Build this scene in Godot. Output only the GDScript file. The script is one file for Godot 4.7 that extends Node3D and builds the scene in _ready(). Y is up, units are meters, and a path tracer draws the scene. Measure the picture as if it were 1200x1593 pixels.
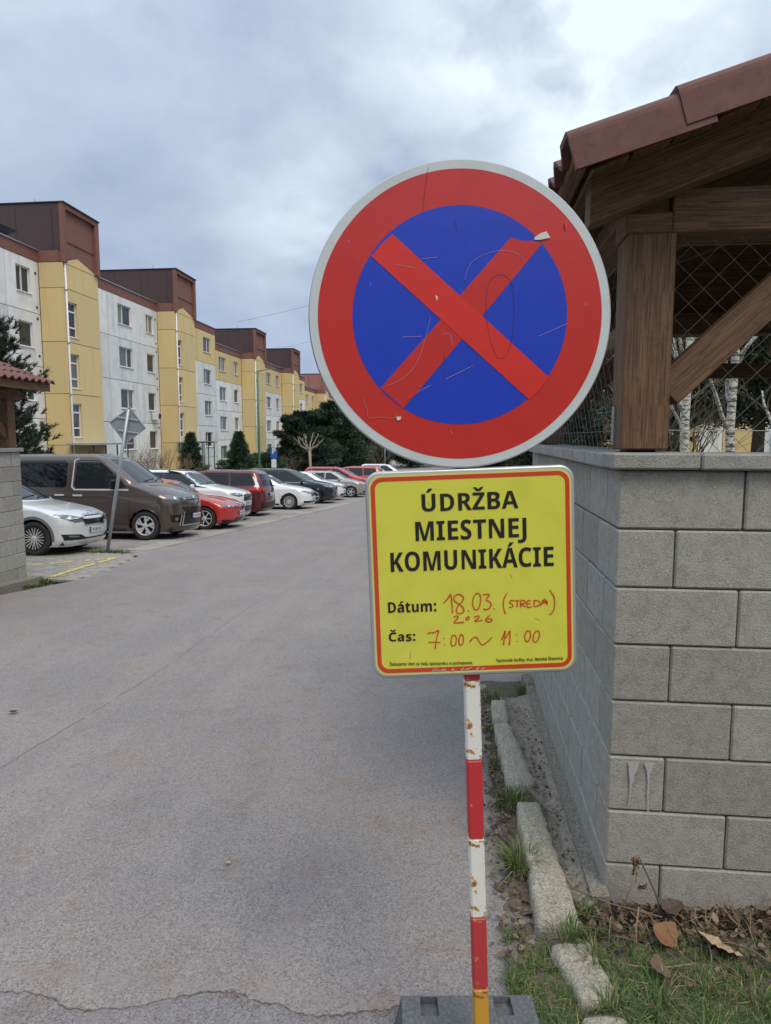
extends Node3D
# A temporary no-stopping sign on a sloping housing-estate road, parked cars and terraced
# apartment blocks on the left, a block-walled timber waste shelter on the right.
# The road runs towards -Z and falls away; x is to the right; the photographer's eye is at x = 0, z = 0.

var rng := RandomNumberGenerator.new()
var used := {}
var cache := {}
var M := {}

func _ready():
	# ---- camera
	var cam := Camera3D.new()
	cam.name = "camera"
	add_child(cam)
	cam.position = Vector3(0, 1.6, 0)
	cam.rotation_degrees = Vector3(-6.287, 6.196, 0)
	cam.fov = 73.74
	cam.near = 0.05
	cam.far = 900.0
	cam.current = true
	# ---- sky
	var env := Environment.new()
	env.background_mode = Environment.BG_SKY
	env.sky = Sky.new()
	env.sky.sky_material = make_sky()
	env.background_energy_multiplier = 1.0
	env.tonemap_mode = Environment.TONE_MAPPER_LINEAR
	env.tonemap_exposure = 1.22
	env.sdfgi_enabled = true
	env.ssao_enabled = true
	env.ssil_enabled = true
	var we := WorldEnvironment.new()
	we.name = "world_environment"
	we.environment = env
	add_child(we)
	# ---- the sun, veiled by cloud
	var sun := DirectionalLight3D.new()
	sun.name = "veiled_sun"
	add_child(sun)
	sun.look_at_from_position(Vector3(3.6, 9.0, 5.0), Vector3.ZERO)
	sun.light_color = Color(1.0, 0.93, 0.84)
	sun.light_energy = 0.5
	sun.light_angular_distance = 24.0
	sun.shadow_enabled = true
	rng.seed = 77
	make_materials()
	build_ground()
	build_apartments()
	build_right_shelter()
	build_left_shelter()
	build_verge()
	build_trees()
	build_cars()
	build_street_furniture()
	build_sign()
	build_litter()

# ---------------------------------------------------------------- small helpers
func G(d: float) -> float:
	if d > 81.0:
		d = 81.0
	if d < 0.0:
		return -0.0608 * d
	return -0.0608 * d + 0.000374 * d * d

func slope_at(d: float) -> float:
	return atan(0.0608 - 0.000748 * clampf(d, 0.0, 81.0))

func R(a: float, b: float) -> float:
	return rng.randf_range(a, b)

func lin(arr: Array, y: float) -> float:
	if y <= arr[0][0]:
		return arr[0][1]
	for i in range(1, arr.size()):
		if y <= arr[i][0]:
			var t: float = (y - arr[i - 1][0]) / maxf(arr[i][0] - arr[i - 1][0], 1e-6)
			return lerpf(arr[i - 1][1], arr[i][1], t)
	return arr[-1][1]

func numbered(called: String) -> String:
	var n: int = used.get(called, 0)
	used[called] = n + 1
	return called if n == 0 else "%s_%03d" % [called, n]

func tag(o: Node, label: String, category: String, group := "", kind := ""):
	o.set_meta("label", label)
	if category != "":
		o.set_meta("category", category)
	if group != "":
		o.set_meta("group", group)
	if kind != "":
		o.set_meta("kind", kind)
	return o

func thing(called: String, label: String, category: String, at := Vector3.ZERO, group := "") -> Node3D:
	var o := Node3D.new()
	o.name = numbered(called)
	add_child(o)
	o.position = at
	tag(o, label, category, group)
	return o

func part(parent: Node, called: String, mesh: Mesh, mat: Material, xf := Transform3D()) -> MeshInstance3D:
	var o := MeshInstance3D.new()
	o.name = numbered(called) if parent == self else called
	o.mesh = mesh
	o.material_override = mat
	o.transform = xf
	parent.add_child(o, true)
	return o

func struct(called: String, mesh: Mesh, mat: Material, label := "", category := "") -> MeshInstance3D:
	var o := part(self, called, mesh, mat)
	o.set_meta("kind", "structure")
	if label != "":
		o.set_meta("label", label)
	if category != "":
		o.set_meta("category", category)
	return o

func at(x: float, y: float, z: float) -> Transform3D:
	return Transform3D(Basis(), Vector3(x, y, z))

func turned(p: Vector3, e: Vector3) -> Transform3D:
	return Transform3D(Basis.from_euler(e), p)

# collects triangles; corners are given counter-clockwise as seen from outside
class MB:
	var st := SurfaceTool.new()
	var tint := Color.WHITE
	var colored := false
	var count := 0
	func _init(smooth := false):
		st.begin(Mesh.PRIMITIVE_TRIANGLES)
		st.set_smooth_group(0 if smooth else 0xFFFFFFFF)
	func v(a: Vector3):
		if colored:
			st.set_color(tint)
		st.add_vertex(a)
	func tri(a: Vector3, b: Vector3, c: Vector3):
		v(a)
		v(c)
		v(b)
		count += 1
	func quad(a: Vector3, b: Vector3, c: Vector3, d: Vector3):
		tri(a, b, c)
		tri(a, c, d)
	func box(c: Vector3, s: Vector3, b := Basis()):
		var h := s * 0.5
		var p := []
		for i in 8:
			p.append(c + b * Vector3(h.x * (1 if i & 1 else -1), h.y * (1 if i & 2 else -1), h.z * (1 if i & 4 else -1)))
		quad(p[4], p[5], p[7], p[6])
		quad(p[1], p[0], p[2], p[3])
		quad(p[5], p[1], p[3], p[7])
		quad(p[0], p[4], p[6], p[2])
		quad(p[6], p[7], p[3], p[2])
		quad(p[0], p[1], p[5], p[4])
	func tube(pts: Array, radii: Array, n: int, caps := true):
		var rings := []
		var side := Vector3.ZERO
		for i in pts.size():
			var d: Vector3 = (pts[mini(i + 1, pts.size() - 1)] - pts[maxi(i - 1, 0)]).normalized()
			if d.length() < 0.5:
				d = Vector3.UP
			if side == Vector3.ZERO:
				side = d.cross(Vector3(0.31, 0.17, 0.93)).normalized()
			side = (side - d * side.dot(d)).normalized()
			var w := d.cross(side)
			var ring := []
			for k in n:
				var a := TAU * k / n
				ring.append(pts[i] + (side * cos(a) + w * sin(a)) * radii[i])
			rings.append(ring)
		for i in range(1, rings.size()):
			for k in n:
				var k2: int = (k + 1) % n
				quad(rings[i - 1][k], rings[i - 1][k2], rings[i][k2], rings[i][k])
		if caps:
			for k in range(1, n - 1):
				tri(rings[0][0], rings[0][k + 1], rings[0][k])
				tri(rings[-1][0], rings[-1][k], rings[-1][k + 1])
	# profile of [radius, height] turned round the y axis
	func lathe(prof: Array, n: int, xf := Transform3D()):
		for i in range(1, prof.size()):
			for k in n:
				var a := TAU * k / n
				var b := TAU * (k + 1) / n
				var p: Array = prof[i - 1]
				var q: Array = prof[i]
				var A: Vector3 = xf * Vector3(p[0] * cos(a), p[1], p[0] * sin(a))
				var B: Vector3 = xf * Vector3(p[0] * cos(b), p[1], p[0] * sin(b))
				var C: Vector3 = xf * Vector3(q[0] * cos(b), q[1], q[0] * sin(b))
				var D: Vector3 = xf * Vector3(q[0] * cos(a), q[1], q[0] * sin(a))
				if p[0] < 1e-6:
					tri(A, D, C)
				elif q[0] < 1e-6:
					tri(A, D, B)
				else:
					quad(A, D, C, B)
	# a flat outline in x,y given thickness from z0 to z1
	func prism(poly: PackedVector2Array, z0: float, z1: float, xf := Transform3D()):
		if Geometry2D.is_polygon_clockwise(poly):
			poly = poly.duplicate()
			poly.reverse()
		var idx := Geometry2D.triangulate_polygon(poly)
		for i in range(0, idx.size(), 3):
			var a := poly[idx[i]]
			var b := poly[idx[i + 1]]
			var c := poly[idx[i + 2]]
			if (b - a).cross(c - a) < 0:
				var t := b
				b = c
				c = t
			tri(xf * Vector3(a.x, a.y, z1), xf * Vector3(b.x, b.y, z1), xf * Vector3(c.x, c.y, z1))
			tri(xf * Vector3(a.x, a.y, z0), xf * Vector3(c.x, c.y, z0), xf * Vector3(b.x, b.y, z0))
		for i in poly.size():
			var a := poly[i]
			var b := poly[(i + 1) % poly.size()]
			quad(xf * Vector3(a.x, a.y, z0), xf * Vector3(b.x, b.y, z0), xf * Vector3(b.x, b.y, z1), xf * Vector3(a.x, a.y, z1))
	func done() -> ArrayMesh:
		st.generate_normals()
		return st.commit()

# a box with chamfered edges, centred
func cbox(sx: float, sy: float, sz: float, bev: float) -> ArrayMesh:
	var key := "cb%.3f_%.3f_%.3f_%.4f" % [sx, sy, sz, bev]
	if cache.has(key):
		return cache[key]
	var mb := MB.new()
	var h := Vector3(sx, sy, sz) * 0.5
	var f := func(i: int, ax: int) -> Vector3:
		var s := Vector3(1 if i & 1 else -1, 1 if i & 2 else -1, 1 if i & 4 else -1)
		var p := Vector3(s.x * (h.x - bev), s.y * (h.y - bev), s.z * (h.z - bev))
		p[ax] = s[ax] * h[ax]
		return p
	var faces := [[2, [4, 5, 7, 6]], [2, [1, 0, 2, 3]], [0, [5, 1, 3, 7]], [0, [0, 4, 6, 2]], [1, [6, 7, 3, 2]], [1, [0, 1, 5, 4]]]
	for fc in faces:
		var q: Array = fc[1]
		mb.quad(f.call(q[0], fc[0]), f.call(q[1], fc[0]), f.call(q[2], fc[0]), f.call(q[3], fc[0]))
	# edges
	for a in 3:
		var b := (a + 1) % 3
		var c := (a + 2) % 3
		for sb in 2:
			for sc in 2:
				var lo: int = (sb << b) | (sc << c)
				var hi: int = lo | (1 << a)
				var p0: Vector3 = f.call(lo, b)
				var p1: Vector3 = f.call(hi, b)
				var p2: Vector3 = f.call(hi, c)
				var p3: Vector3 = f.call(lo, c)
				var n := (p1 - p0).cross(p2 - p0)
				var out := Vector3.ZERO
				out[b] = 1 if sb else -1
				out[c] = 1 if sc else -1
				if n.dot(out) > 0:
					mb.quad(p0, p1, p2, p3)
				else:
					mb.quad(p3, p2, p1, p0)
	for i in 8:
		var p0: Vector3 = f.call(i, 0)
		var p1: Vector3 = f.call(i, 1)
		var p2: Vector3 = f.call(i, 2)
		if (p1 - p0).cross(p2 - p0).dot(p0) > 0:
			mb.tri(p0, p1, p2)
		else:
			mb.tri(p0, p2, p1)
	cache[key] = mb.done()
	return cache[key]

func poly_of(a: Array) -> PackedVector2Array:
	var p := PackedVector2Array()
	for q in a:
		p.append(Vector2(q[0], q[1]))
	return p

# a flat stroke of given width along a 2-D path, in the x,y plane
func stroke(mb: MB, pts: Array, width: float, z: float, jitter := 0.0):
	var p := []
	for q in pts:
		p.append(Vector2(q[0], q[1]))
	# rounder: one subdivision by Catmull-Rom
	var s := []
	for i in p.size() - 1:
		var a: Vector2 = p[maxi(i - 1, 0)]
		var b: Vector2 = p[i]
		var c: Vector2 = p[i + 1]
		var d: Vector2 = p[mini(i + 2, p.size() - 1)]
		for k in 3:
			var t := k / 3.0
			s.append(0.5 * ((2 * b) + (c - a) * t + (2 * a - 5 * b + 4 * c - d) * t * t + (3 * b - a - 3 * c + d) * t * t * t))
	s.append(p[-1])
	var left := []
	var right := []
	for i in s.size():
		var d: Vector2 = (s[mini(i + 1, s.size() - 1)] - s[maxi(i - 1, 0)]).normalized()
		var n := Vector2(-d.y, d.x) * (width * 0.5 + (R(-jitter, jitter) if jitter > 0 else 0.0))
		left.append(s[i] + n)
		right.append(s[i] - n)
	for i in s.size() - 1:
		mb.quad(Vector3(right[i].x, right[i].y, z), Vector3(right[i + 1].x, right[i + 1].y, z), Vector3(left[i + 1].x, left[i + 1].y, z), Vector3(left[i].x, left[i].y, z))

func lin_color(r: float, g: float, b: float, a := 1.0) -> Color:
	var c := Color(r, g, b).linear_to_srgb()
	c.a = a
	return c

# ---------------------------------------------------------------- textures
func noise_bytes(size: int, seed_: int, freq: float, kind := 0, oct := 4, stretch := 1) -> PackedByteArray:
	var n := FastNoiseLite.new()
	n.seed = seed_
	n.frequency = freq
	n.fractal_octaves = oct
	if kind == 1:
		n.noise_type = FastNoiseLite.TYPE_CELLULAR
		n.cellular_return_type = FastNoiseLite.RETURN_DISTANCE
		n.fractal_type = FastNoiseLite.FRACTAL_NONE
	elif kind == 2:
		n.noise_type = FastNoiseLite.TYPE_CELLULAR
		n.cellular_return_type = FastNoiseLite.RETURN_CELL_VALUE
		n.fractal_type = FastNoiseLite.FRACTAL_NONE
	else:
		n.noise_type = FastNoiseLite.TYPE_SIMPLEX_SMOOTH
	var im: Image
	if stretch > 1:      # long streaks along y of the picture
		im = n.get_seamless_image(size, size / stretch)
		im.resize(size, size, Image.INTERPOLATE_CUBIC)
	else:
		im = n.get_seamless_image(size, size)
	im.convert(Image.FORMAT_L8)
	return im.get_data()

# layers: [bytes, from, to, amount, Color(linear)]: where the noise lies past from..to the colour goes to the layer's
func layered(size: int, base: Color, layers: Array) -> ImageTexture:
	var out := PackedByteArray()
	out.resize(size * size * 3)
	var lut := []
	for l in layers:
		var t := PackedFloat32Array()
		t.resize(256)
		for i in 256:
			t[i] = smoothstep(l[1], l[2], i / 255.0) * l[3] if l[1] < l[2] else (1.0 - smoothstep(l[2], l[1], i / 255.0)) * l[3]
		lut.append(t)
	var to8 := PackedByteArray()
	to8.resize(4097)
	for i in 4097:
		to8[i] = int(clampf(Color(i / 4096.0, 0, 0).linear_to_srgb().r, 0, 1) * 255.0 + 0.5)
	var nl := layers.size()
	for i in size * size:
		var r := base.r
		var g := base.g
		var b := base.b
		for k in nl:
			var l: Array = layers[k]
			var t: float = lut[k][l[0][i]]
			if t != 0.0:
				var c: Color = l[4]
				r += (c.r - r) * t
				g += (c.g - g) * t
				b += (c.b - b) * t
		out[i * 3] = to8[int(clampf(r, 0, 1) * 4096.0)]
		out[i * 3 + 1] = to8[int(clampf(g, 0, 1) * 4096.0)]
		out[i * 3 + 2] = to8[int(clampf(b, 0, 1) * 4096.0)]
	return ImageTexture.create_from_image(Image.create_from_data(size, size, false, Image.FORMAT_RGB8, out))

func grey_tex(size: int, parts: Array) -> ImageTexture:   # [bytes, weight]
	var out := PackedByteArray()
	out.resize(size * size)
	for i in size * size:
		var s := 0.0
		for p in parts:
			s += p[0][i] * p[1]
		out[i] = int(clampf(s, 0, 255))
	return ImageTexture.create_from_image(Image.create_from_data(size, size, false, Image.FORMAT_L8, out))

func flat(r: float, g: float, b: float, rough := 0.7, metal := 0.0) -> StandardMaterial3D:
	var m := StandardMaterial3D.new()
	m.albedo_color = lin_color(r, g, b)
	m.roughness = rough
	m.metallic = metal
	return m

func triplanar(tex: Texture2D, scale: Vector3, rough := 0.85, bump: Texture2D = null, cm := 0.3, world := true) -> StandardMaterial3D:
	var m := StandardMaterial3D.new()
	m.albedo_texture = tex
	m.roughness = rough
	m.uv1_triplanar = true
	m.uv1_world_triplanar = world
	m.uv1_scale = scale
	if bump:
		m.heightmap_enabled = true
		m.heightmap_texture = bump
		m.heightmap_scale = cm
	return m

func toned(m: StandardMaterial3D, r: float, g: float, b: float) -> StandardMaterial3D:
	var o: StandardMaterial3D = m.duplicate()
	o.albedo_color = lin_color(r, g, b)
	return o

func paint(r: float, g: float, b: float, metal := 0.0, rough := 0.35) -> StandardMaterial3D:
	var m := flat(r, g, b, rough, metal)
	m.clearcoat_enabled = true
	m.clearcoat = 1.0
	m.clearcoat_roughness = 0.06
	return m

func make_sky() -> PanoramaSkyMaterial:
	var w := 1536
	var h := 768
	var n := FastNoiseLite.new()
	n.seed = 11
	n.noise_type = FastNoiseLite.TYPE_SIMPLEX_SMOOTH
	n.frequency = 0.55
	n.fractal_octaves = 5
	n.fractal_gain = 0.52
	n.domain_warp_enabled = true
	n.domain_warp_amplitude = 0.5
	n.domain_warp_frequency = 0.5
	var data := PackedFloat32Array()
	data.resize(w * h * 3)
	# thinner, brighter openings in the cloud sheet: direction, how wide, how much
	var gaps := []
	for g in [[6.0, 31.0, 0.15, 0.95], [14.0, 25.0, 0.10, 0.55], [-13.0, 17.0, 0.09, 0.42], [-60.0, 40.0, 0.3, 0.8], [80.0, 35.0, 0.28, 0.9], [140.0, 45.0, 0.35, 0.9], [-140.0, 35.0, 0.3, 0.8], [50.0, 65.0, 0.3, 0.6], [-100.0, 70.0, 0.3, 0.6]]:
		var az := deg_to_rad(g[0])
		var el := deg_to_rad(g[1])
		gaps.append([Vector3(sin(az) * cos(el), sin(el), -cos(az) * cos(el)), g[2], g[3]])
	for j in h:
		var el := PI * (0.5 - (j + 0.5) / h)
		var ce := cos(el)
		var se := sin(el)
		for i in w:
			var az := TAU * ((i + 0.5) / w)
			var d := Vector3(sin(az) * ce, se, -cos(az) * ce)
			var k := 1.6 / (maxf(se, 0.0) + 0.32)
			var q := Vector3(d.x * k, se * 1.3, d.z * k)
			var v := n.get_noise_3dv(q) * 0.5 + 0.5
			var fine := n.get_noise_3dv(q * 2.7 + Vector3(9, 3, 5)) * 0.5 + 0.5
			var open := 0.0
			for g in gaps:
				var c: float = 1.0 - d.dot(g[0])
				open += g[2] * exp(-c / (g[1] * g[1])) * clampf(-0.45 + 2.9 * fine, 0.0, 1.6)
			var t := clampf((v - 0.28) * 1.35 + (fine - 0.5) * 0.25, 0.0, 1.0)
			var low := exp(-maxf(se, 0.0) * 6.0)
			var c0 := Color(0.265, 0.333, 0.470).lerp(Color(0.46, 0.548, 0.715), t)
			c0 = c0.lerp(Color(0.43, 0.515, 0.675), low * 0.5)
			c0 = c0.lerp(Color(0.72, 0.83, 0.90), clampf(open * 0.9, 0.0, 1.0))
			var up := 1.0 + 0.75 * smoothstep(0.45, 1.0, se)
			var o := (j * w + i) * 3
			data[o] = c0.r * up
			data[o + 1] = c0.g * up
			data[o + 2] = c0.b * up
	var sm := PanoramaSkyMaterial.new()
	sm.panorama = ImageTexture.create_from_image(Image.create_from_data(w, h, false, Image.FORMAT_RGBF, data.to_byte_array()))
	return sm

# ---------------------------------------------------------------- materials
func make_materials():
	var S := 1024
	# weathered asphalt: pale stones, dark pores, dusty patches
	var grain := noise_bytes(S, 1, 0.09, 1)
	var cells := noise_bytes(S, 2, 0.15, 2)
	var grit := noise_bytes(S, 7, 0.33, 2)
	var fine := noise_bytes(S, 3, 0.28, 0, 2)
	var soft := noise_bytes(S, 4, 0.012, 0, 4)
	var asphalt := layered(S, Color(0.272, 0.247, 0.245), [
		[cells, 0.5, 0.95, 0.5, Color(0.37, 0.345, 0.335)],
		[cells, 0.36, 0.02, 0.65, Color(0.165, 0.152, 0.148)],
		[grit, 0.34, 0.0, 0.75, Color(0.10, 0.092, 0.092)],
		[grit, 0.7, 1.0, 0.55, Color(0.45, 0.42, 0.41)],
		[grain, 0.72, 1.0, 0.5, Color(0.09, 0.082, 0.08)],
		[fine, 0.62, 0.8, 0.5, Color(0.44, 0.415, 0.40)],
		[soft, 0.55, 0.8, 0.25, Color(0.33, 0.30, 0.28)]])
	var asphalt_h := grey_tex(S, [[grain, -0.15], [cells, 0.35], [grit, 0.25], [fine, 0.15], [soft, 0.3]])
	var blot1 := noise_bytes(512, 5, 0.009, 0, 5)
	var blot2 := noise_bytes(512, 6, 0.03, 0, 3)
	var blot3 := noise_bytes(512, 61, 0.02, 0, 4, 4)
	var blotch := layered(512, Color(0.80, 0.795, 0.79), [
		[blot1, 0.5, 0.75, 0.4, Color(0.94, 0.875, 0.81)],
		[blot1, 0.45, 0.25, 0.35, Color(0.72, 0.72, 0.735)],
		[blot3, 0.52, 0.72, 0.4, Color(0.93, 0.915, 0.90)],
		[blot3, 0.46, 0.28, 0.35, Color(0.74, 0.74, 0.75)],
		[blot2, 0.66, 0.82, 0.5, Color(0.74, 0.64, 0.55)]])
	M.asphalt = triplanar(asphalt, Vector3.ONE / 1.3, 0.85, asphalt_h, 0.55)
	M.asphalt.detail_enabled = true
	M.asphalt.detail_blend_mode = BaseMaterial3D.BLEND_MODE_MUL
	M.asphalt.detail_albedo = blotch
	M.asphalt.detail_uv_layer = BaseMaterial3D.DETAIL_UV_2
	M.asphalt.uv2_triplanar = true
	M.asphalt.uv2_world_triplanar = true
	M.asphalt.uv2_scale = Vector3.ONE / 5.3
	M.asphalt_old = toned(M.asphalt, 0.86, 0.88, 0.93)
	M.asphalt_old.uv1_offset = Vector3(0.37, 0.1, 0.61)
	M.crack = flat(0.10, 0.085, 0.068, 0.95)
	M.seam = flat(0.17, 0.158, 0.155, 0.95)
	# concrete block
	var bg := noise_bytes(S, 21, 0.09, 1)
	var bc := noise_bytes(S, 22, 0.13, 2)
	var bs := noise_bytes(S, 23, 0.008, 0, 5)
	var bf := noise_bytes(S, 24, 0.25, 0, 2)
	var block := layered(S, Color(0.318, 0.306, 0.280), [
		[bc, 0.6, 0.98, 0.55, Color(0.46, 0.44, 0.40)],
		[bc, 0.32, 0.02, 0.5, Color(0.20, 0.182, 0.155)],
		[bg, 0.66, 0.98, 0.45, Color(0.13, 0.12, 0.10)],
		[bs, 0.52, 0.82, 0.55, Color(0.37, 0.365, 0.345)],
		[bs, 0.42, 0.2, 0.4, Color(0.235, 0.21, 0.17)],
		[bf, 0.66, 0.85, 0.35, Color(0.46, 0.45, 0.42)]])
	var block_h := grey_tex(S, [[bg, -0.5], [bc, 0.3], [bf, 0.5], [bs, 0.35]])
	M.blocks = []
	for t in [[1.0, 1.0, 1.0], [0.90, 0.895, 0.885], [1.02, 1.025, 1.04], [0.85, 0.84, 0.82]]:
		var m := toned(triplanar(block, Vector3.ONE / 0.62, 0.92, block_h, 0.17), t[0], t[1], t[2])
		m.uv1_offset = Vector3(R(0, 1), R(0, 1), R(0, 1))
		M.blocks.append(m)
	M.cap = toned(M.blocks[0], 0.90, 0.92, 0.95)
	M.core = flat(0.13, 0.125, 0.112, 0.95)
	# washed-aggregate kerb
	var ka := noise_bytes(512, 31, 0.085, 2)
	var kb := noise_bytes(512, 32, 0.085, 1)
	var kc := noise_bytes(512, 33, 0.02, 0, 4)
	var kerb := layered(512, Color(0.40, 0.375, 0.325), [
		[ka, 0.55, 0.9, 0.75, Color(0.60, 0.575, 0.52)],
		[ka, 0.3, 0.05, 0.7, Color(0.235, 0.205, 0.17)],
		[kb, 0.5, 0.9, 0.7, Color(0.15, 0.13, 0.105)],
		[kc, 0.55, 0.8, 0.45, Color(0.27, 0.25, 0.19)]])
	var kerb_h := grey_tex(512, [[kb, -0.7], [ka, 0.4], [kc, 0.4]])
	M.kerb = toned(triplanar(kerb, Vector3.ONE / 0.36, 0.93, kerb_h, 1.0), 0.88, 0.86, 0.80)
	M.gutter = toned(triplanar(kerb, Vector3.ONE / 0.55, 0.95, kerb_h, 1.6), 0.62, 0.58, 0.55)
	M.footing = toned(M.kerb, 0.55, 0.53, 0.51)
	M.slab = toned(triplanar(block, Vector3.ONE / 0.9, 0.92, block_h, 0.25), 0.90, 0.87, 0.85)
	M.slab2 = toned(M.slab, 0.74, 0.71, 0.69)
	# soil
	var sa := noise_bytes(512, 41, 0.03, 0, 5)
	var sb := noise_bytes(512, 42, 0.12, 1)
	var soil := layered(512, Color(0.105, 0.085, 0.062), [
		[sa, 0.5, 0.75, 0.7, Color(0.17, 0.14, 0.105)],
		[sa, 0.42, 0.2, 0.6, Color(0.05, 0.042, 0.03)],
		[sb, 0.6, 0.95, 0.6, Color(0.03, 0.025, 0.02)]])
	M.soil = triplanar(soil, Vector3.ONE / 0.5, 0.97, grey_tex(512, [[sa, 0.6], [sb, -0.4]]), 1.2)
	var lawn := layered(512, Color(0.075, 0.085, 0.035), [
		[sa, 0.5, 0.75, 0.7, Color(0.12, 0.105, 0.06)],
		[sb, 0.4, 0.9, 0.6, Color(0.035, 0.045, 0.018)]])
	M.lawn = triplanar(lawn, Vector3.ONE / 1.7, 0.97)
	# parking paving, too far to tell the setts apart
	var pa := noise_bytes(512, 51, 0.05, 2)
	var paving := layered(512, Color(0.255, 0.232, 0.220), [
		[pa, 0.5, 0.95, 0.4, Color(0.37, 0.345, 0.325)],
		[pa, 0.4, 0.05, 0.4, Color(0.225, 0.205, 0.195)],
		[sb, 0.6, 0.95, 0.5, Color(0.14, 0.125, 0.115)],
		[sa, 0.58, 0.85, 0.5, Color(0.20, 0.175, 0.16)]])
	M.paving = triplanar(paving, Vector3.ONE / 2.3, 0.93)
	M.setts = [toned(M.slab, 0.82, 0.79, 0.77), toned(M.slab, 0.92, 0.89, 0.87)]
	M.yellow_paint = flat(0.54, 0.45, 0.14, 0.9)
	# brown stained timber: grain runs along x, y or z of the world
	var wa := noise_bytes(512, 71, 0.02, 0, 4, 16)
	var wb := noise_bytes(512, 72, 0.09, 0, 2, 32)
	var wc := noise_bytes(512, 73, 0.012, 0, 4)
	var wood := layered(512, Color(0.135, 0.068, 0.033), [
		[wa, 0.5, 0.8, 0.65, Color(0.195, 0.105, 0.052)],
		[wb, 0.45, 0.2, 0.7, Color(0.052, 0.026, 0.013)],
		[wb, 0.62, 0.85, 0.4, Color(0.235, 0.140, 0.075)],
		[wc, 0.6, 0.85, 0.45, Color(0.062, 0.038, 0.026)]])
	var wood_im: Image = wood.get_image()
	var wood_bump := grey_tex(512, [[wb, 0.7], [wa, 0.3]])
	M.wood = {}
	# picture rows are long in x (stretched along picture y): planes zy, xz, xy
	M.wood_y = triplanar(wood, Vector3(2.6, 2.6, 2.6), 0.72, wood_bump, 0.22, false)
	var rot: Image = wood_im.duplicate()
	rot.rotate_90(CLOCKWISE)
	var rotb: Image = wood_bump.get_image().duplicate()
	rotb.rotate_90(CLOCKWISE)
	M.wood_x = triplanar(ImageTexture.create_from_image(rot), Vector3(2.6, 2.6, 2.6), 0.72, ImageTexture.create_from_image(rotb), 0.22, false)
	# plaster panels: rain streaks and lichen; streaks are long in y
	var pl1 := noise_bytes(512, 81, 0.02, 0, 4, 8)
	var pl2 := noise_bytes(512, 82, 0.012, 0, 5)
	var white := layered(512, Color(0.79, 0.79, 0.77), [
		[pl1, 0.54, 0.85, 0.36, Color(0.44, 0.45, 0.44)],
		[pl2, 0.55, 0.8, 0.35, Color(0.52, 0.53, 0.51)],
		[pl1, 0.4, 0.2, 0.4, Color(0.78, 0.785, 0.78)]])
	M.white = [triplanar(white, Vector3(0.11, 0.11, 0.11), 0.9)]
	M.white.append(toned(M.white[0], 0.93, 0.93, 0.94))
	M.white.append(toned(M.white[0], 0.86, 0.87, 0.88))
	M.white[1].uv1_offset = Vector3(0.3, 0.5, 0.7)
	M.white[2].uv1_offset = Vector3(0.63, 0.2, 0.15)
	var yellow := layered(512, Color(0.67, 0.515, 0.245), [
		[pl1, 0.58, 0.9, 0.3, Color(0.53, 0.39, 0.185)],
		[pl2, 0.55, 0.8, 0.3, Color(0.68, 0.525, 0.27)]])
	M.yellow = [triplanar(yellow, Vector3(0.11, 0.11, 0.11), 0.9)]
	M.yellow.append(toned(M.yellow[0], 0.94, 0.95, 1.0))
	var brown := layered(512, Color(0.205, 0.090, 0.070), [
		[pl1, 0.55, 0.85, 0.4, Color(0.145, 0.072, 0.060)],
		[pl2, 0.55, 0.8, 0.3, Color(0.225, 0.115, 0.095)]])
	M.brown = triplanar(brown, Vector3(0.14, 0.14, 0.14), 0.85)
	M.cladding = toned(triplanar(brown, Vector3(0.2, 0.2, 0.2), 0.6), 0.30, 0.36, 0.46)
	M.roof_pink = toned(M.brown, 1.5, 1.5, 1.6)
	M.joint = flat(0.36, 0.35, 0.33, 0.9)
	M.joint_yellow = flat(0.40, 0.29, 0.13, 0.9)
	M.frame = flat(0.70, 0.71, 0.72, 0.45)
	M.grey_frame = flat(0.36, 0.35, 0.33, 0.6)
	M.panes = [flat(0.035, 0.04, 0.045, 0.06), flat(0.13, 0.13, 0.12, 0.08), flat(0.075, 0.08, 0.085, 0.06), flat(0.20, 0.185, 0.14, 0.12)]
	M.zinc = flat(0.42, 0.46, 0.51, 0.4, 0.5)
	# metals and plastics
	M.galvanised = flat(0.36, 0.385, 0.42, 0.45, 0.55)
	M.aluminium = flat(0.50, 0.52, 0.53, 0.38, 0.6)
	M.wire = flat(0.15, 0.15, 0.145, 0.5, 0.5)
	M.steel_dark = flat(0.045, 0.05, 0.058, 0.55, 0.2)
	M.rubber = flat(0.022, 0.022, 0.023, 0.85)
	M.black = flat(0.014, 0.014, 0.015, 0.45)
	M.black_gloss = flat(0.010, 0.010, 0.011, 0.12)
	M.chrome = flat(0.62, 0.63, 0.64, 0.14, 1.0)
	M.alloy = flat(0.56, 0.57, 0.58, 0.35, 0.35)
	M.glass = flat(0.016, 0.019, 0.021, 0.03)
	M.tinted = flat(0.004, 0.005, 0.007, 0.03)
	M.lens = flat(0.16, 0.17, 0.18, 0.08, 0.2)
	M.red_lens = flat(0.42, 0.015, 0.012, 0.08)
	M.plate = flat(0.66, 0.67, 0.67, 0.4)
	M.plate_ink = flat(0.12, 0.12, 0.125, 0.5)
	M.plate_blue = flat(0.02, 0.06, 0.32, 0.4)
	M.tile = toned(triplanar(layered(512, Color(0.150, 0.062, 0.055), [
		[sa, 0.5, 0.8, 0.6, Color(0.105, 0.047, 0.045)],
		[pl2, 0.55, 0.8, 0.4, Color(0.19, 0.09, 0.08)]]), Vector3.ONE / 0.8, 0.72), 1, 1, 1)
	M.lamp_green = flat(0.05, 0.16, 0.07, 0.5)
	# plants: colour comes with each leaf
	M.leaf = flat(1, 1, 1, 0.75)
	M.leaf.vertex_color_use_as_albedo = true
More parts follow.
